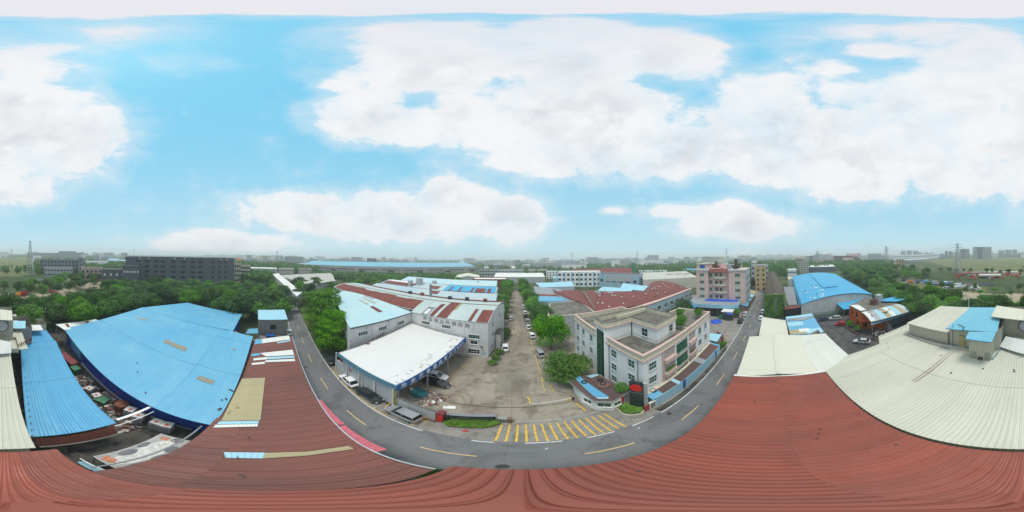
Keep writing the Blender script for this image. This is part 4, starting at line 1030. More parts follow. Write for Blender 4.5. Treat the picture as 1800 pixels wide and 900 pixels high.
# storage yard -------------------------------------------------------
IBCM = plain('ibc_plastic', (.52, .54, .52), .5, .15, scale=8)
def ibc(p, z, label, rz=0.):
    t = thing('bulk_container', label, 'liquid container', (p[0], p[1], z), 'white caged bulk containers along the royal blue wall', rz)
    m = MB(); m.box((0, 0, .62), (1.0, 1.0, .92)); m.box((0, 0, 1.09), (.5, .5, .05)); o = m.build('tank', IBCM, None); o.parent = t
    m = MB()
    for k in range(5):
        for s in (-1, 1): m.box((-.5 + k * .25, s * .53, .62), (.03, .03, .96)); m.box((s * .53, -.5 + k * .25, .62), (.03, .03, .96))
    for k in range(4):
        for s in (-1, 1): m.box((0, s * .54, .2 + k * .29), (1.1, .03, .03)); m.box((s * .54, 0, .2 + k * .29), (.03, 1.1, .03))
    o = m.build('cage', STEEL, None); o.parent = t
    m = MB(); m.box((0, 0, .07), (1.15, 1.1, .14)); o = m.build('pallet', W_MID, None); o.parent = t
    m = MB(); m.tube((.1, 0, 1.11), (.1, 0, 1.16), .2, .2, 10); o = m.build('red_lid', plain('faded_red_cap', (.55, .10, .05)) if 'faded_red_cap' not in MATS else MATS['faded_red_cap'], None); o.parent = t
IB = [(275, 752, 'nearest the dark tent roof'), (293, 757, 'beside the slanting gutter corner'), (229, 731, 'left of the pair by the wall'), (243, 741, 'behind the white pipe')]
for i, (px, py, s) in enumerate(IB):
    p = P(px, py, 0); p.x = max(p.x, -12.3) if i < 2 else p.x
    ibc(p, .02, 'lower white caged bulk container ' + s, .1 * i); ibc(p, 1.18, 'upper white caged bulk container, red lid, ' + s, .1 * i + .05)
ibc(P(157, 688), .02, 'single white caged bulk container farthest from the camera in the yard', .3); ibc(P(170, 700), .02, 'single white caged bulk container beside the green crate', -.2)
m = MB(); p = P(214, 720); m.tube(p, p + Vector((0, 0, 1.9)), .85, .85, 16); m.tube(p + Vector((0, 0, 1.9)), p + Vector((0, 0, 2.15)), .85, .35, 16)
single('round_tank', m, plain('rust_brown_paint', (.22, .07, .045), .7, .3), 'rust brown round tank standing against the royal blue wall', 'tank')
m = MB(); p = P(120, 640); 
t = thing('machine', 'dark red machine with a green cover under the eave of the lean-to', 'machine', p); m.box(p + Vector((0, 0, 1)), (1.6, 5.0, 1.8), .1); m.build('housing', plain('dark_red_machine', (.18, .03, .035), .6), t)
m = MB(); m.box(p + Vector((0.2, 3.6, .9)), (1.4, 1.6, 1.5), .1); m.build('cover', TARPG, t)
m = MB(); p = P(179, 706); m.box(p + Vector((0, 0, .45)), (1.5, 1.7, .8), .3); m.box(p + Vector((0, 0, .88)), (1.6, 1.8, .08), .3); single('crate', m, TARPG, 'green covered crate beside the white containers', 'crate')
r2 = random.Random(12)
JM = [plain('junk_grey', (.22, .21, .2), .8, .4), plain('junk_rust', (.16, .07, .05), .9, .4), plain('junk_pale', (.42, .38, .34), .8, .4), DARKM]
m = MB()
for k in range(420):
    s = r2.uniform(0, 1); y = -9 - 24 * s; x = -9.3 - (y + 9) * -.155 - r2.uniform(0, 3.4); h = r2.uniform(.05, .5)
    if -12.9 - (y + 9) * -.1 > x: continue
    m.box((x, y, h / 2), (r2.uniform(.1, .9), r2.uniform(.06, .7), h), r2.uniform(0, 3), mi=r2.randrange(4))
tag(m.build('scrap_heap', JM), 'heap of scrap and loose parts strewn along the narrow yard', 'scrap', kind='stuff')
t = thing('roof_beams', 'white pipe spanning from the lean-to roof to the big blue roof', 'pipe', P(205, 742))
m = MB(); m.beam(P(205, 738, 4.3), P(269, 713, 4.6), .3, .12); m.build('flat_bar', WHITEP, t); m = MB(); m.tube(P(202, 749, 4.0), P(271, 723, 4.2), .06, .06, 8); m.build('round_pipe', WHITEP, t)
for i, (a, b) in enumerate((((143, 627), (168, 621)), ((148, 640), (183, 635)), ((180, 668), (210, 659)), ((185, 698), (240, 678)))):
    m = MB(); m.tube(P(*a, 4.1), P(*b, 4.6), .03, .03, 6); single('tie_rod', m, RUST, ['thin rusty tie rod between the roofs, farthest from the camera', 'thin rusty tie rod above the dark red machine end', 'thin rusty tie rod above the white containers', 'thin rusty tie rod above the brown tank'][i], 'rod', 'rusty rods spanning the narrow yard')
# tarpaulin shade lying on a frame, floral print
t = thing('awning', 'grey printed awning sheet with dark ovals over the storage yard', 'awning', P(250, 800))
m = MB(); c4 = [P(166, 802, 2.6), P(283, 762, 2.6), P(340, 776, 2.6), P(224, 829, 2.6)]
q = roofq(m, c4[0], c4[3], c4[2], c4[1], nu=1, thick=.08); m.build('sheet', plain('grey_canvas', (.36, .36, .35), .7, .15, scale=1), t)
def blob(cu, cv, ru, rv, mat, name, dz=.02, n=20, wob=0., seed=1):
    rr = random.Random(seed); mm = MB(); mm.face([q(min(.99, max(.01, cu + ru * math.cos(6.283 * i / n) * (1 + rr.uniform(-wob, wob)))), min(.99, max(.01, cv + rv * math.sin(6.283 * i / n) * (1 + rr.uniform(-wob, wob)))), dz) for i in range(n)]); mm.build(name, mat, t)
PG = plain('canvas_dark_oval', (.155, .165, .175), .7, .1); PO = plain('canvas_orange_print', (.50, .20, .10), .7, .3); PW = plain('canvas_white_print', (.62, .60, .56), .7, .2)
blob(.5, .48, .30, .47, PW, 'pale_print', .012, 26, .12, 4)
for cu, cv, ru, rv in ((.86, .42, .12, .11), (.78, .68, .13, .1), (.62, .93, .16, .07), (.86, .15, .13, .12), (.2, .33, .14, .12), (.12, .6, .1, .1)): blob(cu, cv, ru, rv, PG, 'dark_oval', .02)
blob(.30, .07, .2, .06, PO, 'orange_print', .024, 18, .3, 2); blob(.28, .9, .16, .05, PO, 'orange_print', .024, 18, .3, 5)
for k in range(4): blob(.5 + .04 * k, .11 + .01 * k, .04, .018, PW, 'petal', .028, 8); blob(.42 + .04 * k, .9, .04, .018, PW, 'petal', .028, 8)
m = MB()
for i in range(4): m.beam(c4[i] - Vector((0, 0, .12)), c4[(i + 1) % 4] - Vector((0, 0, .12)), .08); m.beam((c4[i].x, c4[i].y, 0), c4[i] - Vector((0, 0, .1)), .07)
m.build('frame', STEEL, t)
m = MB(); roofq(m, P(135, 812, 2.2), P(172, 831, 2.2), P(186, 828, 2.3), P(148, 810, 2.3)); single('roof_patch', m, AQUA, 'pale blue scrap of roof sheet beside the printed awning', 'sheet')
m = MB(); a, b = P(141, 806, 2.6), P(192, 829, 3.2); m.tube(a, b, .05, .05, 6); m.beam(Vector((a.x, a.y, 0)), a, .06); single('white_pipe', m, WHITEP, 'thin white pipe slanting beside the printed awning', 'pipe')
m = MB(); m.beam(P(195, 833, 4.9), P(371, 752, 4.9), .14, .14); m.beam((-2.9, -4.3, .1), (-2.9, -4.3, 4.9), .14); single('rain_gutter', m, BLACK, 'black gutter along the edge of the maroon roof', 'gutter')
m = MB(); m.beam((-3.3, -4.75, 4.2), (-12.0, -3.7, 4.3), .16, .08); single('steel_rail', m, W_MID, 'grey steel rail beside the black gutter', 'rail')
# grass verge between roof and road
shrub_mass('verge_grass', 'strip of short grass and weeds between the maroon roof and the road', 'grass', [(-1.6, 6.3), (-3.0, 6.75), (-7.2, 7.2), (-7.2, 6.3), (-2.0, 5.5)], .02, .16, 4200, LEAFY, .10, seed=8)
shrub_mass('roadside_weeds', 'green weeds at the red roof edge beside the road', 'weeds', [(-1.4, 6.2), (-3.4, 6.6), (-3.6, 6.9), (-1.4, 6.6)], .02, .3, 700, LEAFG, .11, seed=9)

# ============================================================ NORTH SIDE: CANOPY, WORKS, OFFICES
up = lambda x, y, z: Vector((x, y, z))
# white carport roof with the blue sign board
t = thing('carport', 'wide carport with a flat white roof and a lettered blue fascia beside the works yard', 'carport', (-19, 25, 0))
cA, cB, cC, cD = up(-25.9, 14.7, 6.3), up(-12.9, 15.5, 6.0), up(-10.6, 36.6, 6.0), up(-26, 36.9, 7.3)
m = MB(); q = roofq(m, cA, cB, cC, cD, nu=4, nv=6, thick=.2); m.build('roof', WHITEROOF, t)
m = MB(); a, b = cB + up(.06, -.05, .12), cC + up(.06, 0, .12); m.beam(a - up(0, 0, .62), b - up(0, 0, .62), .12, 1.5); sb = m.build('sign_board', SIGNB, t)
dv = (b - a).normalized(); base = a + up(.14, 0, -.50)
chs = '金开泰酒店家具文博展厅'
for i, ch in enumerate(chs):
    if i < 7: s0 = 2.75 + i * 1.75; sz = 1.05
    else: s0 = 15.2 + (i - 7) * 1.25; sz = .80
    lettering(ch, base + dv * s0 + up(.06, 0, -.02), dv, (0, 0, 1), sz, SIGNW, sb)
for i in range(46):
    if i % 5 == 4: continue
    m = MB(); m.box(base + dv * (2.3 + i * .40) + up(.03, 0, -.72), (.02, .24, .12)); 
    if i == 0: SM = MB()
    SM.v += m.v; o_ = len(SM.v) - len(m.v); SM.f += [tuple(k + o_ for k in f) for f in m.f]; SM.mi += m.mi; SM.uv += m.uv
build_each(SM, 'small_print', SIGNW, sb)
m = MB(); c0 = base + dv * 1.05 + up(.02, 0, .05)
for k in range(20):
    a0, a1 = 6.283 * k / 20, 6.283 * (k + 1) / 20; m.beam(c0 + dv * math.cos(a0) * .42 + up(0, 0, math.sin(a0) * .36), c0 + dv * math.cos(a1) * .42 + up(0, 0, math.sin(a1) * .36), .05)
for k in range(5): a0 = 6.283 * k / 5 + .3; m.beam(c0 + dv * math.cos(a0) * .3 + up(0, 0, math.sin(a0) * .25), c0 - dv * math.cos(a0 + .5) * .2 - up(0, 0, math.sin(a0 + .5) * .2), .04)
m.beam(c0 - dv * .5 - up(0, 0, .55), c0 + dv * .5 - up(0, 0, .55), .05); m.build('emblem', SIGNW, sb)
m = MB(); m.beam(cA + up(-.05, -.08, -.35), cB + up(.06, -.08, -.35), .10, .95); m.build('fascia', SLATE, t)
for (x, y) in ((-13.3, 16.2), (-12.6, 22.5), (-11.9, 29), (-11.1, 35.6), (-19.5, 15.6), (-19, 25), (-18.5, 35), (-25.6, 25), (-25.6, 35.8)):
    m = MB(); m.box((x, y, 2.9), (.22, .22, 5.8)); m.build('post', STEEL, t)
m = MB()
for k in range(6): y = 16.5 + k * 3.9; m.beam((-25.8, y, 5.95 + k * .12), (-12.6 + k * .3, y, 5.75), .12, .22)
m.build('rafters', STEEL, t)
r2 = random.Random(3)
for pts in (((620, 596), (630, 594), (632, 592), (624, 591)), ((629, 597), (636, 595), (640, 592), (634, 591)), ((641, 603), (649, 604), (651, 601), (642, 601)), ((660, 595), (668, 590), (675, 586), (664, 590)), ((652, 593), (658, 594), (662, 596), (654, 594)), ((672, 588), (677, 586), (675, 585), (670, 587)), ((808, 612), (812, 607), (814, 606), (811, 611)),
            ((790, 624), (800, 617), (799, 615), (789, 620)), ((735, 659), (744, 657), (744, 655), (735, 656))):
    zz = 6.9 if pts[0][1] < 606 and pts[0][0] < 700 else 6.1
    m = MB(); r = [P(a, b, zz) for a, b in pts]
    for p in r:
        fu = (p.x + 25.9) / 14.; fv = (p.y - 15) / 21.8; p.z = q(max(0, min(1, fu)), max(0, min(1, fv)), .02).z
    if (r[1] - r[0]).cross(r[2] - r[0]).z < 0: r.reverse()
    m.face(r); m.build('roof_stain', RUST if r2.random() < .6 else BARK, t)
m = MB()
for k in range(26): p = q(.98 - .16 * r2.random() ** 2, r2.random(), .04); m.box(p, (.3 + .5 * r2.random(), .05, .04), .1)
build_each(m, 'litter', BARK, t)
m = MB()
for k in range(34): p = q((k + .5) / 34, .992, .08); m.box(p, (.22, .16, .12))
for k in range(40): p = q(.006, (k + .5) / 40, .08); m.box(p, (.16, .24, .12))
build_each(m, 'ballast_brick', W_MID, t)
# road wall under the carport
t = thing('boundary_wall', 'grey panelled wall with white posts along the road under the carport', 'wall', (-20, 15.4, 0))
m = MB(); m.beam((-27.6, 15.4, 1.6), (-13.5, 15.8, 1.6), .18, 3.2); m.build('lower_panel', GREYW, t)
m = MB(); m.beam((-25.4, 15.45, 4.3), (-13.6, 15.75, 4.1), .12, 2.1); m.build('upper_panel', sheet('translucent_panel', (.50, .58, .62), dirt=.3, rib=1.2, sheetw=2.4), t)
for x in (-27.6, -23.9, -20.4, -16.9, -13.5):
    m = MB(); m.box((x, 15.25 + (x + 27) * .02, 2.6), (.18, .18, 5.2)); m.build('post', WHITEP, t)
for x, z in ((-25.8, 4.0), (-22.9, 3.1)):
    m = MB(); y = 15.25 + (x + 27) * .02; m.face([(x - .35, y - .02, z), (x + .3, y - .02, z - .15), (x + .25, y - .02, z + .4), (x - .2, y - .02, z + .55)]); m.build('red_sticker', REDP, t)
t = thing('boundary_wall', 'low grey painted wall between the carport post and the red gate pillar', 'wall', (-10, 15.8, 0))
m = MB(); m.beam((-13.3, 15.85, 1.3), (-7.4, 15.5, 1.3), .26, 2.6); m.build('panel', GREYW, t); m = MB(); m.beam((-13.3, 15.85, 2.64), (-7.4, 15.5, 2.64), .34, .1); m.build('coping', SLABT, t)
t = thing('corner_post', 'yellow steel post at the carport corner', 'post', (-13.35, 15.6, 0)); m = MB(); m.box((-13.35, 15.5, 2.4), (.14, .14, 4.8)); m.box((-13.05, 15.5, 2.4), (.1, .1, 4.8)); m.build('post', plain('faded_yellow_paint', (.50, .46, .18), .6, .2), t)
t = thing('gate_pillar', 'maroon tiled gate pillar with a red plaque', 'pillar', (-7, 15.4, 0)); m = MB(); m.box((-6.98, 15.5, 1.35), (.85, .9, 2.7)); m.build('shaft', plain('maroon_tile', (.16, .035, .035), .5), t)
m = MB(); m.box((-6.95, 15.03, 1.3), (.62, .05, 1.9)); m.build('plaque', REDP, t)
t = thing('sign_wall', 'dark green marble sign wall behind the clipped hedge', 'wall', (-4, 16.6, 0)); m = MB(); m.beam((-6.5, 16.05, .85), (-1.7, 16.95, .85), .4, 1.7); m.build('panel', MARBLE, t)
m = MB(); m.beam((-6.5, 16.05, 1.73), (-1.65, 16.96, 1.73), .5, .08); m.build('coping', W_MID, t)
m = MB(); m.beam((-6.4, 15.82, .9), (-1.9, 16.66, .9), .03, .9); m.build('grey_inset', plain('marble_grey_inset', (.07, .085, .08), .2, .4, scale=1.5), t)
shrub_mass('clipped_hedge', 'long bright green clipped hedge in front of the marble sign wall', 'hedge', [P(778, 744), P(786, 751), P(850, 754), P(879, 747), P(876, 740), P(800, 738)], 0, .75, 7000, LEAFH, .17, seed=2)
t = thing('sliding_gate', 'folded telescopic metal gate parked at the end of the sign wall', 'gate', P(885, 743)); g0 = P(874, 743)
for k in range(6):
    m = MB()
    m.box(g0 + up(k * .16, .25, .6), (.04, .5, 1.2)); m.box(g0 + up(k * .16, .25, 1.22), (.1, .55, .06)); m.build('gate_fold', STEEL if k % 2 else W_MID, t)
m = MB(); m.box(g0 + up(1.25, .25, .6), (.5, .6, 1.2)); m.build('motor_box', plain('rusty_motor_box', (.16, .10, .08), .6), t)
m = MB(); p = P(818, 758); m.box(p + up(0, 0, .10), (.5, .22, .2), .2); m.box(p + up(.02, 0, .25), (.26, .14, .14), .5); single('red_bag', m, REDP, 'small red bag lying on the forecourt pavement', 'bag')
m = MB()
for a, b in (((-9.1, 13.9), (-8.6, 14.5)), ((-8.6, 14.5), (-8.3, 14.0)), ((-8.6, 14.5), (-8.0, 14.9))): m.tube(up(*a, .1), up(*b, .15), .05, .05, 6)
single('wheel_stop', m, YLINE, 'bent yellow metal barrier lying behind the grey estate car', 'barrier')
# yard clutter
r2 = random.Random(5)
m = MB(); p = P(752, 690); 
t = thing('skip', 'teal edged open box of rubble beside the blue sign board', 'skip', P(735, 700)); a, b, c, d = P(722, 694), P(741, 702), P(752, 694), P(733, 686)
m = MB()
for e, f in ((a, b), (b, c), (c, d), (d, a)): m.beam(e + up(0, 0, .5), f + up(0, 0, .5), .08, 1.0)
m.face([v + up(0, 0, .6) for v in (a, b, c, d)]); m.build('box', plain('teal_paint', (.05, .22, .26), .6), t)
for k, (px, py, s, lb) in enumerate(((722, 686, .9, 'white crumpled sack beside the teal edged box'), (760, 708, .7, 'white plastic pot nearest the red gate pillar'), (773, 705, .6, 'white plastic jug on the rubble'), (790, 717, 1.2, 'white sheet of board lying behind the marble sign wall'), (752, 695, .5, 'grey broken basin in the rubble'))):
    m = MB(); p = P(px, py)
    if k == 3: m.box(p + up(0, 0, .15), (1.5, .7, .12), .35)
    else: m.tube(p, p + up(.2 * s, .1 * s, .5 * s), .30 * s, .42 * s, 9); m.box(p + up(.35 * s, -.2 * s, .2 * s), (.5 * s, .3 * s, .3 * s), k)
    single('waste_pot' if k != 3 else 'board', m, WHITEP if k != 4 else W_LG, lb, 'waste', None)
m = MB()
for k in range(260):
    p = P(r2.gauss(757, 14), r2.gauss(702, 7)); h = r2.uniform(.04, .28); m.box(p + up(0, 0, h / 2), (r2.uniform(.05, .5), r2.uniform(.05, .3), h), r2.uniform(0, 3), mi=r2.randrange(3))
tag(m.build('rubble', [plain('brick_rubble', (.17, .07, .06), .9, .4), JM[0], JM[2]]), 'heap of brick rubble behind the low grey wall', 'rubble', kind='stuff')
# factory
FY = 37.15
t = thing('factory', 'weathered white factory with rust patched pale metal roof and faded lettering', 'factory', (-30, 45, 0))
m = MB(); m.prism([(-5.4, FY), (-2.7, 56.2), (-74, 58), (-74, 38.5), (-28.2, 38.5), (-26.2, FY)], 0, 10.55, roof=False)
m.build('wall', W_FACT, t)
m = MB(); m.face([up(-5.4, FY, 10.5), up(-4.05, 46.5, 12.3), up(-2.7, 56.2, 10.5)]); m.face([up(-74, 38.5, 10.5), up(-74, 46.5, 12.3), up(-74, 58, 10.5)]); m.build('gable', W_FACT, t)
m = MB()
qf = roofq(m, (-26.2, FY - .1, 10.6), (-5.3, FY - .1, 10.6), (-4.0, 46.6, 12.35), (-26.2, 46.6, 12.35), nv=4, nu=2, arch=.35)
ql = roofq(m, (-74.2, 38.6, 10.75), (-26.2, 38.6, 10.75), (-26.2, 46.6, 12.35), (-74.2, 46.6, 12.35), nv=4, nu=4, arch=.35)
qb = roofq(m, (-2.5, 56.5, 10.6), (-74.2, 58.3, 10.6), (-74.2, 46.6, 12.35), (-4.0, 46.6, 12.35), nv=4, nu=4, arch=.35)
m.build('roof', PALEG, t)
def fx(px): return (math.tan(R((px - 900) / 5)) * FY + 26.2) / 20.9
for a, b, v0, v1, mt, sx in ((755.5, 763, .0, .75, RUST, 0), (768, 786, .0, .98, RUST, 0), (823, 829, 0, .62, RUST, 0), (837, 858, 0, .60, RUST, 0), (786, 790, .45, .99, OCHRE, 0), (741, 753, .0, .45, W_MID, 0), (744, 750, .05, .3, WHITES, 0)):
    m = MB(); quad_at(qf, fx(a), fx(b), v0, v1, m, .045 + .01 * sx, 4); m.build('roof_patch', mt, t)
for u0, u1, v0, v1, mt in ((.02, .99, .02, .72, RUST), (.30, .315, .72, 1, OCHRE)):
    for k in range(8):
        a, b = u0 + (u1 - u0) * k / 8, u0 + (u1 - u0) * (k + 1) / 8
        if u1 - u0 < .1 and k: break
        m = MB(); quad_at(ql, a, b if u1 - u0 > .1 else u1, v0, v1 + (.06 * (k % 3)), m, .05, 4); m.build('roof_patch', mt, t)
m = MB(); m.beam(up(-2.8, 56.4, 10.9), up(-74, 58.2, 10.9), 1.1, .25); m.beam(up(-4.0, 46.6, 12.42), up(-74, 46.6, 12.42), .3, .06); m.build('ridge_cap', RUST, t)
for px, py in ((721, 519), (742, 522), (791, 529), (821, 531), (853, 534)):
    p = P(px, py, 10.9); m = MB(); m.box(p + up(0, 0, .8), (1.1, 1.1, 1.6)); m.box(p + up(0, 0, 1.65), (1.3, 1.3, .12)); m.build('vent_box', DARKM if px not in (742, 853) else RUST, t)
m = MB(); p = P(757, 524, 10.9); m.tube(p, up(p.x, p.y, PZ(757, 500, math.hypot(p.x, p.y))), .55, .5, 10); m.build('chimney_stack', W_MID, t)
wins(t, (-26.2, FY), (-5.4, FY), [(lambda px: math.tan(R((px - 900) / 5)) * FY + 26.2)(q_) for q_ in (749.7, 785.5)], [8.2], 2.3, .95, WHITEP, GLT, 4, 1)
xx = lambda px: math.tan(R((px - 900) / 5)) * FY + 26.2
wins(t, (-26.2, FY), (-5.4, FY), [xx(834)], [6.3], 2.6, 1.15, WHITEP, GLG, 5, 1); wins(t, (-26.2, FY), (-5.4, FY), [xx(834)], [4.6], 1.7, 1.1, WHITEP, GLS, 2, 1, name='window')
wins(t, (-26.2, FY), (-5.4, FY), [xx(834)], [1.75], 2.7, 1.5, WHITEP, GLS, 4, 2)
m = MB(); m.box((-9.4 + 4.1 - 1.4, FY - .03, 1.3), (.45, .04, .8)); m.box((-6.1, FY - .03, 1.3), (.45, .04, .8)); m.build('notice', AQUA, t)
m = MB(); m.box((-6.9, FY - .3, 3.6), (.5, .6, .08)); m.build('lamp_bracket', DARKM, t)
for i, ch in enumerate('新佳湖丛承商招聘'):
    px = (748.5, 757.5, 767.5, 777.5, 787.5, 799, 810, 822)[i]
    x = xx(px) - 26.2
    lettering(ch, up(x, FY - .05, 9.55 - .05 * i), (1, 0, 0), (0, 0, 1), 1.25, FADED, t)
wins(t, (-5.4, 36.8), (-2.7, 56.2), [1.0, 4.5, 12.5], [8.4], 1.0, 1.5, WHITEP, GLS, 2, 2); wins(t, (-5.4, 36.8), (-2.7, 56.2), [4.2], [5.6], 1.1, 1.6, WHITEP, GLS, 2, 2); wins(t, (-5.4, 36.8), (-2.7, 56.2), [3.6], [2.0], 1.4, 1.5, WHITEP, GLS, 2, 2)
m = MB(); m.box((-3.4, 44.5, 4.9), (1.7, 4.2, .22), -.14); m.build('porch_roof', plain('mossy_slab', (.08, .085, .07), .8, .4), t)
m = MB(); m.box((-3.6, 42.6, 2.4), (1.3, .2, 4.8), -.14); m.box((-3.0, 46.6, 2.4), (1.3, .2, 4.8), -.14); m.build('porch_wall', W_FACT, t)
m = MB(); m.box((-4.2, 44.4, 1.3), (.12, 1.8, 2.6), -.14); m.build('door', DARKM, t)
t = thing('factory', 'low pale blue roofed factory wing behind the carport and the layered tree', 'factory', (-45, 28, 0))
m = MB(); m.prism([(-28.3, 18.7), (-26.2, FY), (-28.2, 38.4), (-62, 38.4), (-60, 30)], 0, 10.3, roof=False); m.build('wall', W_FACT, t)
m = MB(); m.beam((-28.0, 18.7, 10.35), (-26.0, 37.0, 10.35), .3, .12); m.build('coping', DARKM, t)
m = MB(); qw = roofq(m, up(-26.0, 37.1, 10.5), up(-28.2, 18.6, 10.5), up(-61.5, 29.6, 10.6), up(-64, 38.5, 10.6), nv=8, nu=2, arch=1.3); m.build('roof', PALEB, t)
for u0, u1, v0, v1, mt in ((.36, .44, .12, .25, RUST), (.2, .25, .30, .5, OCHRE), (.38, .42, .30, .46, OCHRE), (.04, .10, .4, .55, GREYR)):
    m = MB(); quad_at(qw, u0, u1, v0, v1, m, .05, 4); m.build('roof_patch', mt, t)
wins(t, (-28.3, 18.7), (-26.2, FY), [3.2, 8.6, 14.6], [8.3], 2.4, 1.0, WHITEP, GLT, 4, 1)
# rear halls
PALE2 = sheet('faded_blue_roof_sheet', (.33, .47, .55), (.46, .53, .53), rib=.5, ribdark=.08, dirt=.45, seam=14, sheetw=3, tint=.14, rough=.55, rust=.3)
t, fp = shed('factory', 'long low hall with a faded blue roof directly behind the rust patched factory', 'factory', (-76, 61), (-6.4, 62.5), 19, 0, 8.4, 9.9, W_FACT, PALE2, 'along')
m = MB(); qs = roofq(m, (-76, 60.8, 8.55), (-6.3, 62.3, 8.55), (-6.3, 71.9, 10.02), (-76, 70.4, 10.02), lift=.06, edge=False)
m = MB(); quad_at(qs, .55, .61, .62, 1, m, .05); m.build('roof_patch', RUST, t)
t, fp = shed('factory', 'third hall from the carport with bright blue panels and dark stripes on its roof', 'factory', (-84, 81), (-8, 82.5), 19, 0, 8.4, 10.1, W_FACT, PALE2, 'along')
m = MB(); qs = roofq(m, (-84, 80.8, 8.6), (-7.9, 82.3, 8.6), (-7.9, 91.8, 10.25), (-84, 90.3, 10.25), edge=False)
for u0, u1, v0, v1, mt in ((.62, .99, .02, .95, BLUE3), (.66, .675, .0, .7, RUST), (.73, .745, .0, .7, RUST), (.82, .835, .0, .7, RUST), (.85, .92, 0, .62, RUST), (.935, .96, 0, .6, RUST), (.5, .57, .1, .6, RUST), (.02, .3, .05, .6, RUST), (.32, .345, .1, .9, RUST), (.05, .4, .62, .96, WHITES)):
    m = MB(); quad_at(qs, u0, u1, v0, v1, m, .05 if mt is BLUE3 else .08, 2); m.build('roof_patch', mt, t)
t, fp = shed('factory', 'far hall with a pale domed roof beside the water tanks, behind the blue panelled hall', 'factory', (-82, 101), (-10, 104), 22, 0, 8.5, 10.6, W_FACT, PALEB, 'along')
for i, px in enumerate((722, 738, 764)):
    m = MB(); p = PD(px, 104, 0); m.tube(p + up(0, 0, 8), p + up(0, 0, 13.5 if px == 738 else 12), 2.2 if px == 738 else 1.6, None, 12); single('water_tank', m, W_LG, ['small grey rooftop tank left of the wide one', 'wide grey rooftop tank behind the pale halls', 'small grey rooftop tank right of the wide one'][i], 'tank', 'rooftop tanks behind the pale halls')

# right of the drive
t = block('workshop', 'flat roofed grey workshop beside the street trees, its slab stained black', 'workshop', [P(963, 556, 7.6), P(967, 533, 7.6), P(1018, 528, 7.6), P(1047, 550, 7.6)], 0, 7.6, W_LG, SLABT, parapet=.5, cap=W_CREAMB)
t = thing('workshop', 'workshop with a grey and blue sheet roof and an orange L shaped strip', 'workshop', P(965, 520, 0))
pts = [P(945, 530, 6.5), P(1011, 528, 6.5), P(985, 508, 6.8), P(938, 503, 6.8)]
roofbody(t, [(p.x, p.y) for p in pts], 0, 6.4, W_BLUE); m = MB(); qq = roofq(m, *pts); m.build('roof', GREYR, t)
for u0, u1, v0, v1, mt in ((.0, .93, .0, .26, BLUE), (.05, .72, .28, .40, FARRED), (.66, .76, .40, .85, FARRED)): m = MB(); quad_at(qq, u0, u1, v0, v1, m, .06); m.build('roof_patch', mt, t)
t = thing('workshop', 'long workshop under a light blue roof in front of the white three storey block', 'workshop', P(975, 505, 0))
pts = [P(950, 505, 6.5), P(1010, 503, 6.5), P(1005, 495, 8.0), P(941, 497, 8.0)]
roofbody(t, [(p.x, p.y) for p in pts], 0, 6.3, W_LG); m = MB(); roofq(m, *pts); m.build('roof', AQUA, t)
# red halls: three arched bays behind the office block
def hallroof(t, A, B, C, D, arch, mat, zw=7.4):
    roofbody(t, [(p[0], p[1]) for p in (A, B, C, D)], 0, zw, W_PINKB); m = MB(); qq = roofq(m, A, B, C, D, nv=8, nu=3, arch=arch); m.build('roof', mat, t)
    m = MB()
    for u in (0, 1):
        for j in range(8):
            a, b = qq(u, j / 8, -.02), qq(u, (j + 1) / 8, -.02); m.face([up(a.x, a.y, zw - .1), up(b.x, b.y, zw - .1), b, a])
    m.build('gable', W_PINKB, t); return qq
h1 = thing('factory', 'brick red arched hall nearest the drive, behind the flat roofed workshop', 'factory', (33, 66, 0))
q1 = hallroof(h1, up(26.5, 46.8, 7.8), up(38.5, 86.5, 7.8), up(22.6, 87, 7.8), up(27, 60, 7.8), .2, FARRED)
h1b = thing('factory', 'middle brick red arched hall with grey skylight strips', 'factory', (40, 58, 0))
q2 = hallroof(h1b, up(26.5, 46.6, 7.8), up(55, 42.2, 7.8), up(62, 62, 7.8), up(39, 86, 7.8), 2.0, FARRED)
t = h1b
for u0, u1, v0, v1 in ((.16, .22, .50, .78), (.34, .44, .52, .86)): m = MB(); quad_at(q2, u0, u1, v0, v1, m, .06, 4); m.build('skylight', W_MID, t)
t = h1c = thing('factory', 'brick red arched hall nearest the pink apartment block', 'factory', (78, 58, 0))
q3 = hallroof(h1c, up(55, 42.4, 7.8), up(82, 43.6, 7.8), up(98, 82, 7.8), up(66, 66, 7.8), 2.0, FARRED)
r2 = random.Random(8)
for tt, qq, n in ((h1b, q2, 18), (h1c, q3, 18)):
    for k in range(n):
        p = qq(r2.uniform(.05, .95), r2.uniform(.03, .55), .15); m = MB(); m.box(p, (.6, .5, .25), .3); m.build('roof_vent', WHITES if k % 3 else RUST, tt)
t = thing('factory', 'light blue roofed bay wedged among the brick red halls', 'factory', (60, 75, 0))
pts = [P(1050, 512, 9), P(1100, 521, 8.6), P(1118, 507, 9), P(1062, 504, 9)]
roofbody(t, [(p.x, p.y) for p in pts], 0, 7.5, W_BLUE); m = MB(); roofq(m, *pts, nv=4, arch=.6); m.build('roof', AQUA, t)
t = thing('factory', 'second light blue roofed bay among the brick red halls, nearer the pale blue factory', 'factory', (75, 72, 0))
pts = [P(1090, 508, 9.2), P(1132, 511, 9), P(1143, 503, 9), P(1096, 498, 9.4)]
roofbody(t, [(p.x, p.y) for p in pts], 0, 7.5, W_BLUE); m = MB(); roofq(m, *pts, nv=4, arch=.6); m.build('roof', AQUA, t)
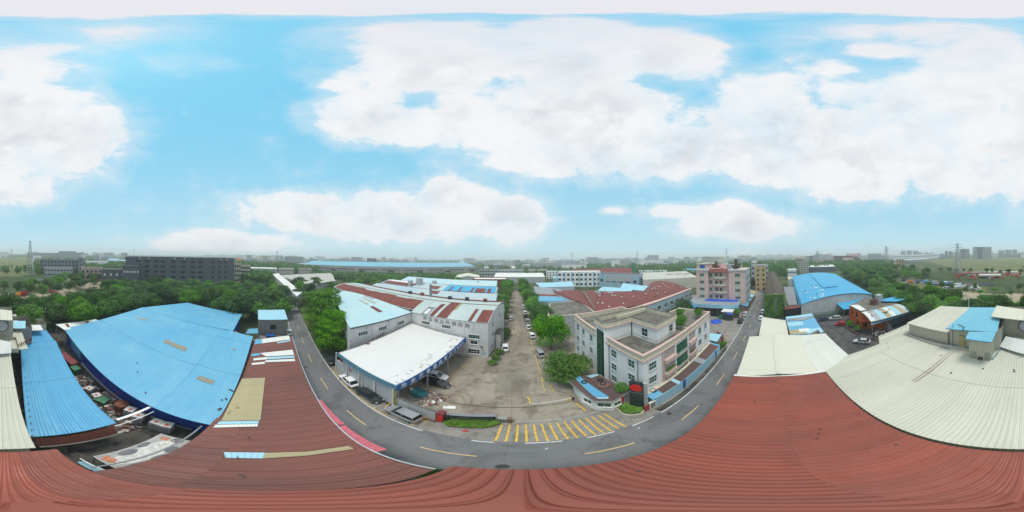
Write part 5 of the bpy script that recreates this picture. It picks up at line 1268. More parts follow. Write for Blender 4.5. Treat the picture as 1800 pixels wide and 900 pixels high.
# long windowed wall of the red halls
t = thing('factory', 'long narrow white range with teal windows along the front of the red halls', 'factory', (72, 42, 0))
A, B = up(35, 40.6, 8.2), up(82, 41.6, 8.2); fp = rect(A, B, 1.6)
m = MB(); m.prism([(p.x, p.y) for p in fp], 0, 8.0, roof=False); m.build('wall', W_BLUE, t); m = MB(); m.prism([(p.x, p.y) for p in fp], 7.6, 8.3, roof=True); m.build('parapet', W_PINKB, t)
wins(t, A, B, [(k + .5) / 10 for k in range(10)], [5.3], 2.3, 2.0, WHITEP, GLT, 3, 1); wins(t, A, B, [(k + .5) / 10 for k in range(10)], [1.9], 2.3, 1.6, WHITEP, GLT, 3, 1)

# white office block ------------------------------------------------
t = thing('office_building', 'white tiled three storey office building with pink and cream roof bands', 'office', (26, 22, 0))
def ring(fp, z0, z1, mat, name, out=.0):
    mm = MB(); n = len(fp); ar = sum(fp[i][0] * fp[(i + 1) % n][1] - fp[(i + 1) % n][0] * fp[i][1] for i in range(n)); f = fp if ar > 0 else fp[::-1]
    for i in range(n):
        a, b = Vector((*f[i], 0)), Vector((*f[(i + 1) % n], 0)); d = (b - a).normalized(); nn = Vector((d.y, -d.x, 0))
        a, b = a - d * (out - .006), b + d * (out - .006)
        z = Vector((0, 0, (z0 + z1) / 2 + .003 * (i % 3))); w = .26 + out
        mm.beam(a + nn * (out - w / 2) + z, b + nn * (out - w / 2) + z, w, z1 - z0)
    return mm.build(name, mat, t)
low = [(15.1, 14.8), (38.5, 14.8), (38.5, 23.5), (29.2, 24), (29.2, 37), (15.1, 37.5)]
m = MB(); m.prism(low, 0, 10.5, roof=False); m.face([(x, y, 10.45) for x, y in low]); m.build('wall', W_WHITE, t)
m = MB(); m.face([(x, y, 10.5) for x, y in ((15.3, 15), (38.3, 15), (38.3, 23.2), (29, 23.6), (29, 36.8), (15.3, 37.3))]); m.build('terrace_floor', SLABT, t)
ring(low, 10.3, 10.55, W_PINKB, 'lower_band', .22); ring(low, 10.55, 11.45, W_CREAMB, 'cream_band', .10); ring(low, 11.45, 11.68, W_PINKB, 'upper_coping', .20)
upb = [(14.5, 23.4), (15.1, 22.9), (16.2, 22.8), (20.3, 22.8), (20.5, 16.9), (26.6, 17.2), (26.9, 26.4), (15.4, 26.7), (14.6, 26.2)]
m = MB(); m.prism(upb, 10.46, 14.0, roof=False); m.prism([(14.5, 23.4), (15.1, 22.9), (16.4, 22.8), (16.4, 26.7), (15.4, 26.7), (14.6, 26.2)], 0, 10.4, roof=False); m.build('upper_wall', W_WHITE, t)
m = MB(); m.face([(x, y, 13.7) for x, y in upb]); m.build('upper_roof', SLABT, t)
ring(upb, 13.55, 13.8, W_PINKB, 'lower_band', .25); ring(upb, 13.8, 14.55, W_CREAMB, 'cream_band', .14); ring(upb, 14.55, 14.66, SLABT, 'mossy_coping', .16)
m = MB(); m.box((22.5, 24.9, 14.2), (8, .24, .7)); m.build('inner_kerb', W_CREAMB, t)
# fronts
RECESS = plain('shaded_pink_recess', (.36, .32, .31), .8, .15)
FELT = sheet('brown_roof_felt', (.095, .065, .06), (.13, .075, .065), dirt=.5, sheetw=1.6, rib=1.6, rough=.7)
wins(t, (15.1, 14.8), (38.5, 14.8), [1.75], [2.2, 5.4, 8.6], 1.5, 1.6, FRAMEW, GLG, 3, 2)
for z0 in (1.2, 4.4, 7.6):
    for (u0, u1) in ((4.3, 7.2), (11.9, 14.8)):
        m = MB(); m.box((15.1 + (u0 + u1) / 2, 14.72, z0 + 1.35), (u1 - u0, .06, 2.2)); m.build('balcony_recess', RECESS, t)
        m = MB(); m.box((15.1 + (u0 + u1) / 2, 14.45, z0 + .35), (u1 - u0 + .1, .55, .9)); bo = m.build('balcony', W_PINKB, t)
    wins(t, (15.1, 14.8), (38.5, 14.8), [9.6], [z0 + 1.1], 4.0, 2.0, GREENF, GLG, 5, 2)
    wins(t, (15.1, 14.8), (38.5, 14.8), [20.6], [z0 + 1.2], 1.3, 1.5, FRAMEW, GLG, 2, 2); wins(t, (15.1, 14.8), (38.5, 14.8), [17.3], [z0 + 1.2], 1.4, 1.6, FRAMEW, GLS, 2, 2)
for x in (19.2, 22.5, 26.8, 30.2):
    m = MB(); m.box((x, 14.68, 5.6), (.32, .16, 9.2)); m.build('pilaster', W_PINKB if x < 20 else W_WHITE, t)
for z in (3.9, 7.1):
    m = MB(); m.box((24.6, 14.66, z), (11.0, .14, .3)); m.build('string_course', W_PINKB, t)
wins(t, (15.1, 14.8), (15.1, 22.8), [2.3, 6.4], [2.4, 5.6, 8.8], 1.3, 1.6, FRAMEW, GLG, 2, 2)
m = MB(); m.tube((15.0, 15.6 + 1.4 - 1.2, 0), (15.0, 15.8, 10.3), .07, .07, 6); m.tube((15.0, 22.5, 0), (15.0, 22.5, 10.3), .07, .07, 6); m.build('drainpipe', W_MID, t)
m = MB(); m.box((14.48, 24.5, 6.6), (.14, 1.7, 12.2)); m.box((14.55, 23.5, 6.6), (.1, .3, 12)); m.build('stair_window', GLS, t)
m = MB()
for k in range(15): m.box((14.38, 24.5, .9 + k * .82), (.06, 1.7, .05))
for y in (23.66, 24.2, 24.8, 25.34): m.box((14.37, y, 6.6), (.05, .05, 12.2))
m.build('stair_mullion', GREENF, t)
wins(t, (15.1, 37.5), (15.1, 26.8), [2.0, 5.0, 8.6], [2.4, 5.6, 8.8], 1.1, 1.6, FRAMEW, GLS, 2, 2)
wins(t, (20.4, 16.95), (26.6, 17.2), [2.8 + 1.6], [12.2], 1.2, 1.5, FRAMEW, GLS, 2, 2); wins(t, (20.5, 16.9), (20.3, 22.8), [2.6], [12.2], 1.3, 1.6, FRAMEW, GLS, 2, 2)
m = MB(); m.tube((20.25, 22.7, 10.5), (20.25, 22.7, 13.6), .08, .08, 6); m.build('black_drainpipe', BLACK, t)
m = MB()
for a, b in (((15.4, 22.3), (20.0, 22.4)), ((20.0, 22.4), (20.1, 16.6)), ((20.1, 16.6), (26, 16.6))):
    m.tube(up(*a, 11.3), up(*b, 11.3), .025, .025, 5); m.tube(up(*a, 10.5), up(*a, 11.3), .025, .025, 5)
m.build('railing', DARKM, t)
m = MB(); m.box((32.8, 21.6, 10.9), (9.6, 1.2, .7)); m.build('planter', W_CREAMB, t); m = MB(); m.box((28.6, 17.9, 10.75), (.3, 5, .5)); m.build('planter_kerb', W_CREAMB, t)
for i, (px, py, hh, rr, lb) in enumerate(((1196, 566, 3.4, 1.3, 'small leafy tree standing against the upper storey on the roof terrace'), (1200, 560, 2.8, 1.0, 'bushy shrub behind the leafy tree on the roof terrace'), (1196, 549, 2.6, 1.3, 'round topped small tree at the back planter of the roof terrace, nearest the upper storey'), (1228, 551, 2.7, 1.2, 'spreading small tree at the back planter of the roof terrace, nearest the street'))):
    p = P(px, py + 12 if i < 2 else py + 8, 10.6); tree(p.x, p.y, hh, rr, lb, 'mid', 'mid', None, .7, 'roof_tree', 10.6)
shrub_mass('roof_planting', 'low green plants in the back planter of the roof terrace', 'plants', [(28.5, 21.1), (37.4, 21.1), (37.4, 22.1), (28.5, 22.1)], 11.1, .5, 900, LEAF, .18)
m = MB(); m.box((17.2, 30, 10.8), (1.2, .8, .4), .4); m.box((18.5, 28.5, 10.75), (1.5, .5, .3), 1.0); single('rubble_sacks', m, W_LG, 'pale sacks lying on the left roof of the office building', 'sack')
# plants on balconies
shrub_mass('balcony_plants', 'potted green plants on the lower balcony of the office building', 'plants', [(19.6, 14.2), (22.0, 14.2), (22.0, 14.7), (19.6, 14.7)], 5.3, .7, 260, LEAFG, .18)
shrub_mass('balcony_plants', 'yellow green potted plants on the farther balcony of the office building', 'plants', [(27.2, 14.2), (29.6, 14.2), (29.6, 14.7), (27.2, 14.7)], 5.3, .6, 200, LEAFY, .16)
# roadside blue shed
t = thing('roadside_shed', 'narrow shed with light blue hoarding and brown roof below the office building', 'shed', (26, 13.6, 0))
A, B = P(1147, 716), P(1259, 610); A = up(15.0, 13.35, 0); B = up(37.2, 12.2, 0); 
m = MB(); m.prism([(15.0, 13.3), (37.2, 11.9), (37.4, 14.3), (15.2, 14.4)], 0, 2.2, roof=False); m.build('wall', W_BLUE, t)
m = MB(); m.beam(up(14.9, 13.22, 1.25), up(37.2, 11.82, 1.25), .08, 2.5); m.build('hoarding', BWHITE, t)
m = MB(); m.beam(up(21.4, 12.76, 1.25), up(22.1, 12.71, 1.25), .1, 2.5); m.beam(up(34.2, 11.96, 1.2), up(34.9, 11.92, 1.2), .1, 2.4); m.build('hoarding_door', SIGNB, t)
m = MB(); qq = roofq(m, (14.9, 13.25, 2.45), (37.4, 11.85, 2.45), (37.4, 14.35, 2.9), (14.9, 14.5, 2.9), ribs=.5, ribh=.02); m.build('roof', FELT, t)
for u0, u1, mt in ((0, .09, BLUE), (.235, .27, AQUA), (.97, 1.0, BLUE), (.58, .66, GREYR)): m = MB(); quad_at(qq, u0, u1, 0, 1, m, .05); m.build('roof_patch', mt, t)
m = MB(); m.beam(up(14.9, 14.5, 2.95), up(37.4, 14.36, 2.95), .5, .12); m.build('concrete_gutter', W_CREAMB, t)
m = MB(); p = P(1148, 687, 2.85)
def tyre(p, label, r=.42):
    m = MB(); n = 16
    for i in range(n):
        a0, a1 = 6.283 * i / n, 6.283 * (i + 1) / n; m.tube(p + up(math.cos(a0) * r, math.sin(a0) * r, .1), p + up(math.cos(a1) * r, math.sin(a1) * r, .1), .1, .1, 6, cap=False)
    return single('old_tyre', m, BLACK, label, 'tyre', 'old tyres weighing down sheet roofs')
tyre(p, 'old tyre on the blue end of the roadside shed roof')
# painted cabinet end
t = thing('electric_cabinet', 'pale cabinet with rows of dark meter windows at the end of the roadside shed', 'cabinet', P(1146, 718)); p = P(1146, 718)
m = MB(); m.box(p + up(.2, .1, .95), (1.1, .3, 1.9), -.1); m.build('body', WHITES, t)
for i in range(2):
    for j in range(3): m = MB(); m.box(p + up(-.02 + i * .42, -.08, .5 + j * .5), (.28, .04, .3), -.1); m.build('meter_window', DARKM, t)
m = MB(); m.box(p + up(-.75, .15, .8), (.7, .2, 1.6), -.1); m.build('red_panel', plain('dull_red_panel', (.30, .05, .03), .6), t)
# sign pylon
t = thing('sign_pillar', 'dark sign pillar with a big red disc between gatehouse and office building', 'sign', P(1125, 716)); a, b = P(1107, 716), P(1132, 720)
b.z = a.z = 0; dv = (b - a).normalized(); nn = Vector((dv.y, -dv.x, 0)); L = (b - a).length
zt = PZ(1107, 671, math.hypot(a.x, a.y)); 
m = MB(); m.prism([(v.x, v.y) for v in (a, b, b - nn * .5, a - nn * .5)], 0, zt); m.build('panel', MARBLE, t)
m = MB(); m.beam(b + dv * .16 - nn * .2, b + dv * .16 - nn * .2 + up(0, 0, zt + .1), .34, .5); m.build('side_post', W_LG, t)
c0 = (a + b) / 2 + nn * .04 + up(0, 0, zt - 1.15); m = MB(); rr = min(L * .44, .82)
m.tube(c0, c0 + nn * .06, rr, rr, 28); m.build('red_disc', REDP, t)
m = MB(); m.beam(a + nn * .03 + up(0, 0, zt - 2.4), b + nn * .03 + up(0, 0, zt - 2.4), .04, .04); m.build('seam', W_MID, t)
shrub_mass('round_bed', 'half round bed of bright shrubs at the foot of the sign pillar', 'shrubs', [P(1087, 719), P(1095, 727), P(1110, 730), P(1126, 727), P(1131, 719), P(1118, 714), P(1100, 712)], .15, .8, 3600, LEAFH, .16, seed=4)
m = MB(); ed = [P(1085, 719), P(1094, 728), P(1110, 731), P(1127, 728), P(1133, 720)]
for a0, b0 in zip(ed, ed[1:]): m.beam(a0 + up(0, 0, .12), b0 + up(0, 0, .12), .14, .24)
single('bed_kerb', m, W_CREAMB, 'curved kerb round the shrub bed', 'kerb')
shrub_mass('roof_shrub', 'round shrub on the corner of the gatehouse roof', 'shrub', [P(1080, 684, 3.4), P(1085, 692, 3.4), P(1100, 692, 3.4), P(1108, 685, 3.4), P(1098, 676, 3.4), P(1085, 677, 3.4)], 3.3, 1.0, 2200, LEAFG, .13, seed=6)
# gatehouse
t = thing('gatehouse', 'gatehouse with green windows under a patched blue and brown angled roof', 'gatehouse', (11, 18, 0))
G = [P(997, 668, 3.2), P(1045, 706, 3.2), P(1077, 706, 3.2), P(1108, 687, 3.2), P(1048, 656, 3.2)]
gf = [(p.x, p.y) for p in G]
m = MB(); m.prism(gf, 3.0, 3.28); m.build('roof_slab', W_LG, t)
m = MB(); m.face([(x * .985 + .16, y * .985 + .27, 3.31) for x, y in (gf if sum(gf[i][0] * gf[(i + 1) % 5][1] - gf[(i + 1) % 5][0] * gf[i][1] for i in range(5)) > 0 else gf[::-1])]); m.build('roof', FELT, t)
for pts, mt in (([(1009, 663), (1019, 661), (1070, 697), (1045, 697)], BLUE), ([(1046, 698), (1070, 697.5), (1069, 700.5), (1052, 701)], AQUA), ([(1031, 661), (1049, 657), (1053, 659), (1040, 664)], AQUA)):
    m = MB(); r = [P(a, b, 3.36) for a, b in pts]; r = r if (r[1] - r[0]).cross(r[2] - r[0]).z > 0 else r[::-1]; m.face(r); m.build('roof_patch', mt, t)
body = [P(1012, 690), P(1050, 723), P(1071, 723), P(1086, 713), P(1107, 700), P(1050, 678)]
bf = [(11.9 if 0 else p.x, p.y) for p in body]
body = [up(8.6, 19.6, 0), up(9.35, 17.1, 0), up(11.0, 16.1 - .25, 0), up(12.3, 16.0, 0), up(13.6, 16.8, 0), up(13.6, 23, 0), up(9, 23.4, 0)]
m = MB(); m.prism([(p.x, p.y) for p in body], 0, 3.0, roof=False); m.build('wall', W_WHITE, t)
for i in (1, 2): 
    A, B = body[i], body[i + 1]; wins(t, A, B, [.5], [1.75], (B - A).length * .8, 1.15, WHITEP, GLG, 2, 1)
wins(t, body[0], body[1], [.5], [1.75], 1.4, 1.1, WHITEP, GLS, 2, 1)
m = MB(); m.beam((body[3] + up(.15, -.02, 1.9)), (body[3] + up(.62, .25, 1.9)), .06, 1.5); m.build('red_banner', REDP, t)
m = MB(); m.beam(body[4] + up(.1, -.1, 0), body[4] + up(.1, -.1, 3.0), .3); m.build('column', W_LG, t)
for i, (px, py) in enumerate(((1027, 672), (1055, 668), (1060, 675))): tyre(P(px, py, 3.4), ['old tyre on the blue strip of the gatehouse roof', 'old tyre at the back of the gatehouse roof', 'old tyre in the middle of the gatehouse roof'][i], .38)
m = MB(); p = P(1061, 677, 3.4); m.tube(p, p + up(0, 0, .12), .9, .9, 24); single('round_cover', m, plain('brown_lid', (.15, .08, .07), .7), 'big round brown lid lying on the gatehouse roof', 'lid')
t = thing('boom_barrier', 'yellow boom barrier with a long white arm beside the gatehouse', 'barrier', P(1001, 706)); p = P(1002, 706)
m = MB(); m.box(p + up(0, 0, .55), (.35, .3, 1.1)); m.build('housing', ORLINE, t); m = MB(); m.box(p + up(.4, -.1, 1.0), (.3, .3, .5)); m.build('head', DARKM, t); e = P(935, 710, 1.0); m = MB(); m.beam(p + up(0, 0, 1.0), e, .07, .09); m.build('arm', WHITEP, t)
m = MB(); a, b, c, d = P(742, 696), P(800, 704.5), P(900, 713), P(1000, 706); m.tube(a + up(0, 0, .05), d + up(0, -.15, .05), .035, .035, 5); single('ground_cable', m, BLACK, 'thin black cable lying across the works yard', 'cable')

# ============================================================ EAST: STREET, APARTMENTS, HALLS
def B3(p, z): return Vector((p[0], p[1], z))
# pink apartment block
t = thing('apartment_block', 'pink five storey apartment block with curved white balconies beside the street', 'apartment block', (80, 22, 0))
X0 = 73.0
fpA = [(X0, 10.6), (X0, 35), (92, 35), (92, 10.6)]
m = MB(); m.prism([(X0, 10.6), (X0, 18.2), (X0 + 1.2, 18.2), (X0 + 1.2, 28.3), (X0, 28.3), (X0, 34.6), (92, 34.6), (92, 10.6)], 0, 19.6, rmi=0); m.build('wall', W_PINK, t)
m = MB()
for (y0, y1) in ((10.5, 18.3), (28.2, 34.7)): m.box((X0 + .3, (y0 + y1) / 2, 19.9), (1.3, y1 - y0 + .3, .7))
m.box((80, 10.4, 19.9), (14, .5, .6)); m.build('cornice', WHITES, t)
m = MB(); roofq(m, (X0 - .3, 28.2, 18.9), (X0 - .3, 18.3, 18.9), (X0 + 2.6, 18.3, 20.3), (X0 + 2.6, 28.2, 20.3)); m.build('canopy_roof', FARRED, t)
m = MB(); m.box((X0 + 3.0, 31.3, 21.2), (5.5, 6.2, 3.0)); m.build('penthouse', W_PINK, t); m = MB(); m.box((X0 + 3.0, 31.3, 22.8), (6.0, 6.8, .35)); m.build('penthouse_roof', W_CREAMB, t)
m = MB(); m.box((X0 + .18, 31.3, 21.4), (.08, 2.6, 1.6)); m.build('blue_window', SIGNB, t)
for (yc, w) in ((14.0, 2.4), (31.5, 2.6)):
    for k in range(5):
        z = 3.2 + k * 3.55
        A0, B0 = (X0, yc - 3), (X0, yc + 3); wins(t, A0, B0, [3.0], [z], w, 1.5, WHITEP, GLG, 3, 2)
        if k: m = MB(); m.box((X0 - .03, yc, z - 1.75), (.06, w + .2, 1.7)); m.build('spandrel', W_CREAMB, t)
for k in range(5):
    z = 3.2 + k * 3.55
    wins(t, (X0 + 1.2, 18.3), (X0 + 1.2, 28.2), [1.0, 4.0, 6.2, 9.0], [z], 1.2, 1.6, FRAMEW, GLS if k % 2 else GLG, 2, 2)
    if k:
        m = MB(); n = 12; yc = 22.9
        pts = [(X0 + 1.1 - 1.5 * math.sin(math.pi * i / n), yc - 4.0 + 8.0 * i / n) for i in range(n + 1)]
        for a, b in zip(pts, pts[1:]): m.beam((*a, z - 1.5), (*b, z - 1.5), .18, .35); m.beam((*a, z - 1.0), (*b, z - 1.0), .08, .7)
        m.face([(x, y, z - 1.6) for x, y in pts]); m.build('balcony', W_CREAMB, t)
m = MB(); m.prism([(X0 + .1, 10.58), (91.9, 10.58), (91.9, 10.3), (X0 + 1.5, 10.3)], 3, 19.5); m.build('grey_side_wall', W_LG, t)
for k in range(4):
    for u in (4, 8, 12, 16): m = MB(); m.box((X0 + u, 10.26, 5.2 + k * 3.5), (1.4, .08, 1.6)); m.build('window', GLS, t)
r2 = random.Random(2)
m = MB()
for k in range(9): m.box((X0 + r2.uniform(2, 14), r2.uniform(12, 27), 20.6 + r2.uniform(0, .8)), (r2.uniform(1, 3), r2.uniform(1, 3), r2.uniform(1, 2.6)), 0, mi=k % 3)
build_each(m, 'rooftop_hut', [W_PINK, W_BRICK, W_LG], t)
m = MB(); m.box((X0 + 2, 24.8, 22.3), (1.0, 1.0, 3.4)); m.build('chimney', W_BRICK, t)
t = thing('roof_rockery', 'craggy ornamental rockery tower on the roof of the pink apartment block', 'rockery', (X0 + 3, 14.5, 19.7)); m = MB()
for k in range(26): z = r2.uniform(0, 1); m.box((X0 + 3 + r2.gauss(0, 1.2 * (1.1 - z)), 15.0 + r2.gauss(0, 1.1 * (1.1 - z)), 20.2 + z * 4.2), (r2.uniform(.4, 1.1), r2.uniform(.4, 1.1), r2.uniform(.5, 1.4)), r2.uniform(0, 3), mi=k % 2)
m.build('rock', [plain('dark_rock', (.06, .06, .055), .9, .5), W_BRICK], t)
# blue fascia canopy building
t = thing('market_shed', 'low shed with a pale blue fascia in front of the pink apartment block', 'shed', (63, 25, 0))
pts = [P(1207, 533, 5.4), P(1299, 538, 5.4), P(1303, 530, 5.4), P(1213, 525, 5.6)]
A, B = P(1207, 532, 5.6), P(1298, 537, 5.4)
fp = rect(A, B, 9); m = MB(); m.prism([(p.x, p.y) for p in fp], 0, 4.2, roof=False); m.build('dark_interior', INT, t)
m = MB(); f2 = [(p.x, p.y) for p in fp]; qq = roofq(m, B3(f2[0], 5.3), B3(f2[1], 5.3), B3(f2[2], 5.8), B3(f2[3], 5.8)); m.build('roof', GREYR, t)
m = MB(); quad_at(qq, .3, .98, .55, .95, m, .05); m.build('tarpaulin', TARPB, t)
A0, d_, n_, L_ = facing(A, B); m = MB(); m.beam(B3(A, 4.8) + n_ * .15, B3(B, 4.8) + n_ * .15, .12, 1.7); m.beam(B3(B, 4.8) + n_ * .15, B3(f2[2], 4.8), .12, 1.7); m.build('fascia', BWHITE, t)
m = MB()
for k in range(7): p = A0 + d_ * (L_ * (k + .3) / 7) + n_ * .05; m.box((p.x, p.y, 2), (.35, .35, 4), .1)
m.build('posts', W_BRICK, t)
m = MB(); a, b = A0 + d_ * L_ * .72, A0 + d_ * L_ * .98; m.beam(B3(a, 1.9) + n_ * .2, B3(b, 1.9) + n_ * .2, .2, 3.8); m.build('white_front', W_CREAM, t)
m = MB(); m.box(P(1277, 553) + up(0, 0, 2.2) + up(1, 0, 0), (.3, 1.4, 1.3)); m.build('hatch', INT, t)
t = thing('lean_to', 'small light blue lean-to roof left of the market shed', 'shed', P(1210, 545)); m = MB(); roofq(m, P(1208, 545, 4), P(1219, 544, 4), P(1226, 535, 4.6), P(1210, 535, 4.6)); m.build('roof', BLUE3, t); m = MB(); p = P(1209, 544, 4); m.beam((p.x, p.y, 0), p, .12); m.build('post', STEEL, t)
# small kiosk
t = thing('kiosk', 'small kiosk with a cream flat roof and a blue dome awning on the delivery yard', 'kiosk', P(1283, 560)); p = P(1284, 563)
m = MB(); m.box(p + up(1.2, .6, 1.6), (2.6, 3.2, 3.2)); m.build('wall', W_BRICK, t); m = MB(); m.box(p + up(.9, 1.2, 3.9), (3.8, 4.6, .2)); m.build('roof', WHITES, t)
m = MB(); m.box(p + up(-.15, .6, 1.5), (.1, 2.4, 1.6)); m.build('window', GLG, t)
m = MB(); c = p + up(-.6, .2, 3.0)
for i in range(10):
    for j in range(3):
        f = lambda a, b: c + up(1.1 * math.cos(a) * math.cos(b), 1.5 * math.sin(a) * math.cos(b), .7 * math.sin(b))
        a0, a1, b0, b1 = 6.283 * i / 10, 6.283 * (i + 1) / 10, j * .52, (j + 1) * .52; m.face([f(a0, b0), f(a1, b0), f(a1, b1), f(a0, b1)])
m.build('dome_awning', TARPB, t)
def heap(px, py, w, h, mat, label, seed):
    r = random.Random(seed); p = P(px, py); m = MB(); n = 12; R_ = []
    for j in range(5):
        R_.append([p + up(math.cos(6.283 * i / n) * w * (1 - (j / 4) ** 2 * .95) * r.uniform(.85, 1.1), math.sin(6.283 * i / n) * w * (1 - (j / 4) ** 2 * .95) * r.uniform(.85, 1.1), h * j / 4 * r.uniform(.9, 1.05)) for i in range(n)])
    for a, b in zip(R_, R_[1:]):
        for i in range(n): m.face([a[i], a[(i + 1) % n], b[(i + 1) % n], b[i]])
    m.face(R_[-1]); return single('covered_heap', m, mat, label, 'tarpaulin')
heap(1259, 566, 2.2, 1.2, TARPB, 'bright blue tarpaulin over a heap on the delivery yard', 2); heap(1270, 558, 2.0, 1.6, TARPG, 'green tarpaulin over a heap beside the blue one', 3)
# street front awnings right of the pink block
for i, (x, w, mat, lb) in enumerate(((72, 6, BLUE3, 'blue street awning nearest the pink block front'), (80, 7, SLATE, 'slate blue street awning below the grey side wall'), (89, 6, AQUA, 'pale blue awning farther down the street'), (97, 8, OCHRE, 'tan awning by the yellow house'))):
    m = MB(); y = along(x)[0].y + 3.8; roofq(m, (x, y, 3.0), (x + w, y - .4, 3.0), (x + w, y + 3, 3.9), (x, y + 3, 3.9)); 
    o = single('street_awning', m, mat, lb, 'awning', 'awnings over the street shop fronts')
m = MB(); m.beam((66, 10.3, 1.1), (100, 8.3, 1.1), .2, 2.2); single('street_wall', m, W_BRICK, 'long brown brick wall along the street below the pink block', 'wall')
# generic far block --------------------------------------------------
def fb(name, label, cat, px0, px1, dist, ytop, depth, wm, rm=None, wz=None, cols=0, rows=0, ww=1.6, wh=1.5, gl=None, par=.6, dist1=None, base=0, group=None, roofover=0):
    A, B = PD(px0, dist), PD(px1, dist1 or dist); pm = (px0 + px1) / 2; dm = (dist + (dist1 or dist)) / 2 * math.cos(R((px1 - px0) / 10)); h = PZ(pm, ytop, dm)
    fp = [(p.x, p.y) for p in rect(A, B, depth)]
    o = block(name, label, cat, fp, base, h, wm, rm or SLABT, parapet=par, cap=wm, pt=.4, group=group)
    if cols and rows:
        st = (h - base - .6) / rows
        darkwins(o, A, B, [(k + .5) / cols for k in range(cols)], [base + st * (r + .55) for r in range(rows)], ww, wh, gl, out=.04, thick=.08)
    return o, fp, h
fb('house', 'yellow ochre four storey house on the street beyond the pink apartment block', 'house', 1327, 1346, 118, 470, 14, W_YEL, SLABT, cols=2, rows=5, ww=1.3)
fb('house', 'white house with a flat white roof behind the yellow ochre house', 'house', 1320, 1350, 140, 466, 16, W_LG, WHITES, cols=5, rows=4)
fb('house', 'narrow white tower house left of the street', 'house', 1321, 1330, 160, 459, 12, W_WHITE, cols=2, rows=5)
fb('house', 'small house with a red upper storey left of the street', 'house', 1331, 1341, 165, 463, 12, W_BRICK, FARRED, cols=2, rows=3)
# long brown gabled building
shed('long_building', 'long brown tiled gabled building running along the right of the street', 'building', (65.6, -7.0), (65.6, 1.2), 96, 0, 9.0, 11.0, W_CREAM, sheet('mossy_brown_tiles', (.085, .07, .055), (.12, .095, .075), rib=.4, ribdark=.4, dirt=.5, sheetw=2, rough=.9), 'across')
m = MB(); VP = [(64.9, -6.4), (64.9, 1.6)]
r2 = random.Random(21); mm = MB()
for k in range(7000):
    y = r2.uniform(-6.6, 1.8); z = 10.4 * r2.random() ** .8; x = 65.2 - .9 * r2.random() * (1.1 - z / 14) - .3 * math.sin(y * 2 + z)
    if r2.random() < .75 and 1.0 - abs(y + .3) * .1 > 0 and (-3.4 < y < -1.8 and 3 < z < 9): continue
    s = r2.uniform(.22, .45); nn = Vector((r2.uniform(-1, .2), r2.uniform(-.6, .6), r2.uniform(-.1, .9))).normalized(); t1 = nn.cross(Vector((r2.uniform(-1, 1), r2.uniform(-1, 1), .3))).normalized(); t2 = nn.cross(t1); p = up(x, y, z)
    mm.face([p - t1 * s * .5, p + t2 * s * .3, p + t1 * s * .5, p - t2 * s * .3])
single('creeper', mm, LEAFB, 'bright green creeper covering the gable of the long brown building', 'climbing plant')
# blue hall
t = thing('factory', 'bright blue arched roof factory with white walls behind the parking court', 'factory', (105, -35, 0))
m = MB(); m.prism([(64.2, -12.9), (64.5, -47.5), (150, -66), (150, -22)], 0, 5.6, roof=False)
n = 10; e0, e1 = up(64.2, -12.9, 5.6), up(64.5, -47.5, 5.6); m.face([e0.lerp(e1, i / n) + up(0, 0, 2.6 * 4 * (i / n) * (1 - i / n)) for i in range(n + 1)]); m.build('wall', wall('white_sheet_wall', (.56, .56, .54), .5, patch=.2), t)
m = MB(); qq = roofq(m, up(64.0, -13.0, 5.8), up(150, -22, 6.2), up(153, -67, 6.2), up(64.2, -47.8, 5.8), nv=12, nu=3, arch=2.7); m.build('roof', BLUE3, t)
m = MB(); quad_at(qq, .18, .95, .36, .60, m, .35, 4); m.build('raised_monitor', BLUE3, t)
r2 = random.Random(6)
for k in range(16):
    u, v = r2.uniform(.02, .35), r2.uniform(.06, .34); m = MB(); quad_at(qq, u, u + r2.uniform(.006, .02), v, v + r2.uniform(.01, .05), m, .05); m.build('roof_patch', WHITES if k % 4 else DARKM, t)
m = MB(); roofq(m, up(66, -12.5, 4.2), up(150, -21, 4.4), up(150, -22, 5.2), up(66, -13.2, 5.2)); m.build('side_lean_to', BLUE3, t)
t = thing('lean_to', 'bright blue lean-to roof on the right of the white walled factory', 'shed', P(1495, 530)); pts = [P(1483, 544, 3.2), P(1505, 541, 3.2), P(1534, 522, 4.6), P(1468, 531, 4.6)]
m = MB(); roofq(m, *pts); m.build('roof', BLUE3, t)
m = MB(); [m.beam((p.x, p.y, 0), p, .14) for p in pts[:2]]; m.build('post', STEEL, t)
# dark open sheds left of blue hall
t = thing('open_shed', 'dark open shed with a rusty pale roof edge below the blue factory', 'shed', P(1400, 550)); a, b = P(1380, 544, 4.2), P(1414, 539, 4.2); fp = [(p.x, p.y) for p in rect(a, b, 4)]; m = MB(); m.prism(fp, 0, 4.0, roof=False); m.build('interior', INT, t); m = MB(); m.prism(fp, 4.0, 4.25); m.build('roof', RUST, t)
t = thing('roof_strip', 'narrow dark yard roof between the brown building and the blue factory', 'roof', P(1392, 520)); m = MB(); m.prism([(68, -8), (68, -12), (110, -17), (110, -10)], 0, 4.6); m.build('roof', W_MID, t)
m = MB()
for k in range(6): m.box((70 + k * 4, -10.2, 4.7), (.3, 3.6, .15))
build_each(m, 'beam', STEEL, t)
fb('shed', 'cream flat roofed shed behind the dark yard roof', 'shed', 1384, 1392, 118, 491, 20, W_CREAM, W_CREAM)
# parking court north fence
t = thing('fence', 'green mesh fence at the back of the parking court', 'fence', (60, -22, 0)); m = MB()
for k in range(13): y = -15 - k * 1.45; m.box((61.5, y, 1.1), (.08, .08, 2.2))
m.build('post', GREENF, t); m = MB()
for k in range(24): m.beam((61.5, -15, .2 + k * .085), (61.5, -32.4, .2 + k * .085), .02)
for k in range(90): m.beam((61.5, -15 - k * .193, .1), (61.5, -15 - k * .193, 2.2), .018)
m.build('mesh_panel', GREENF, t)
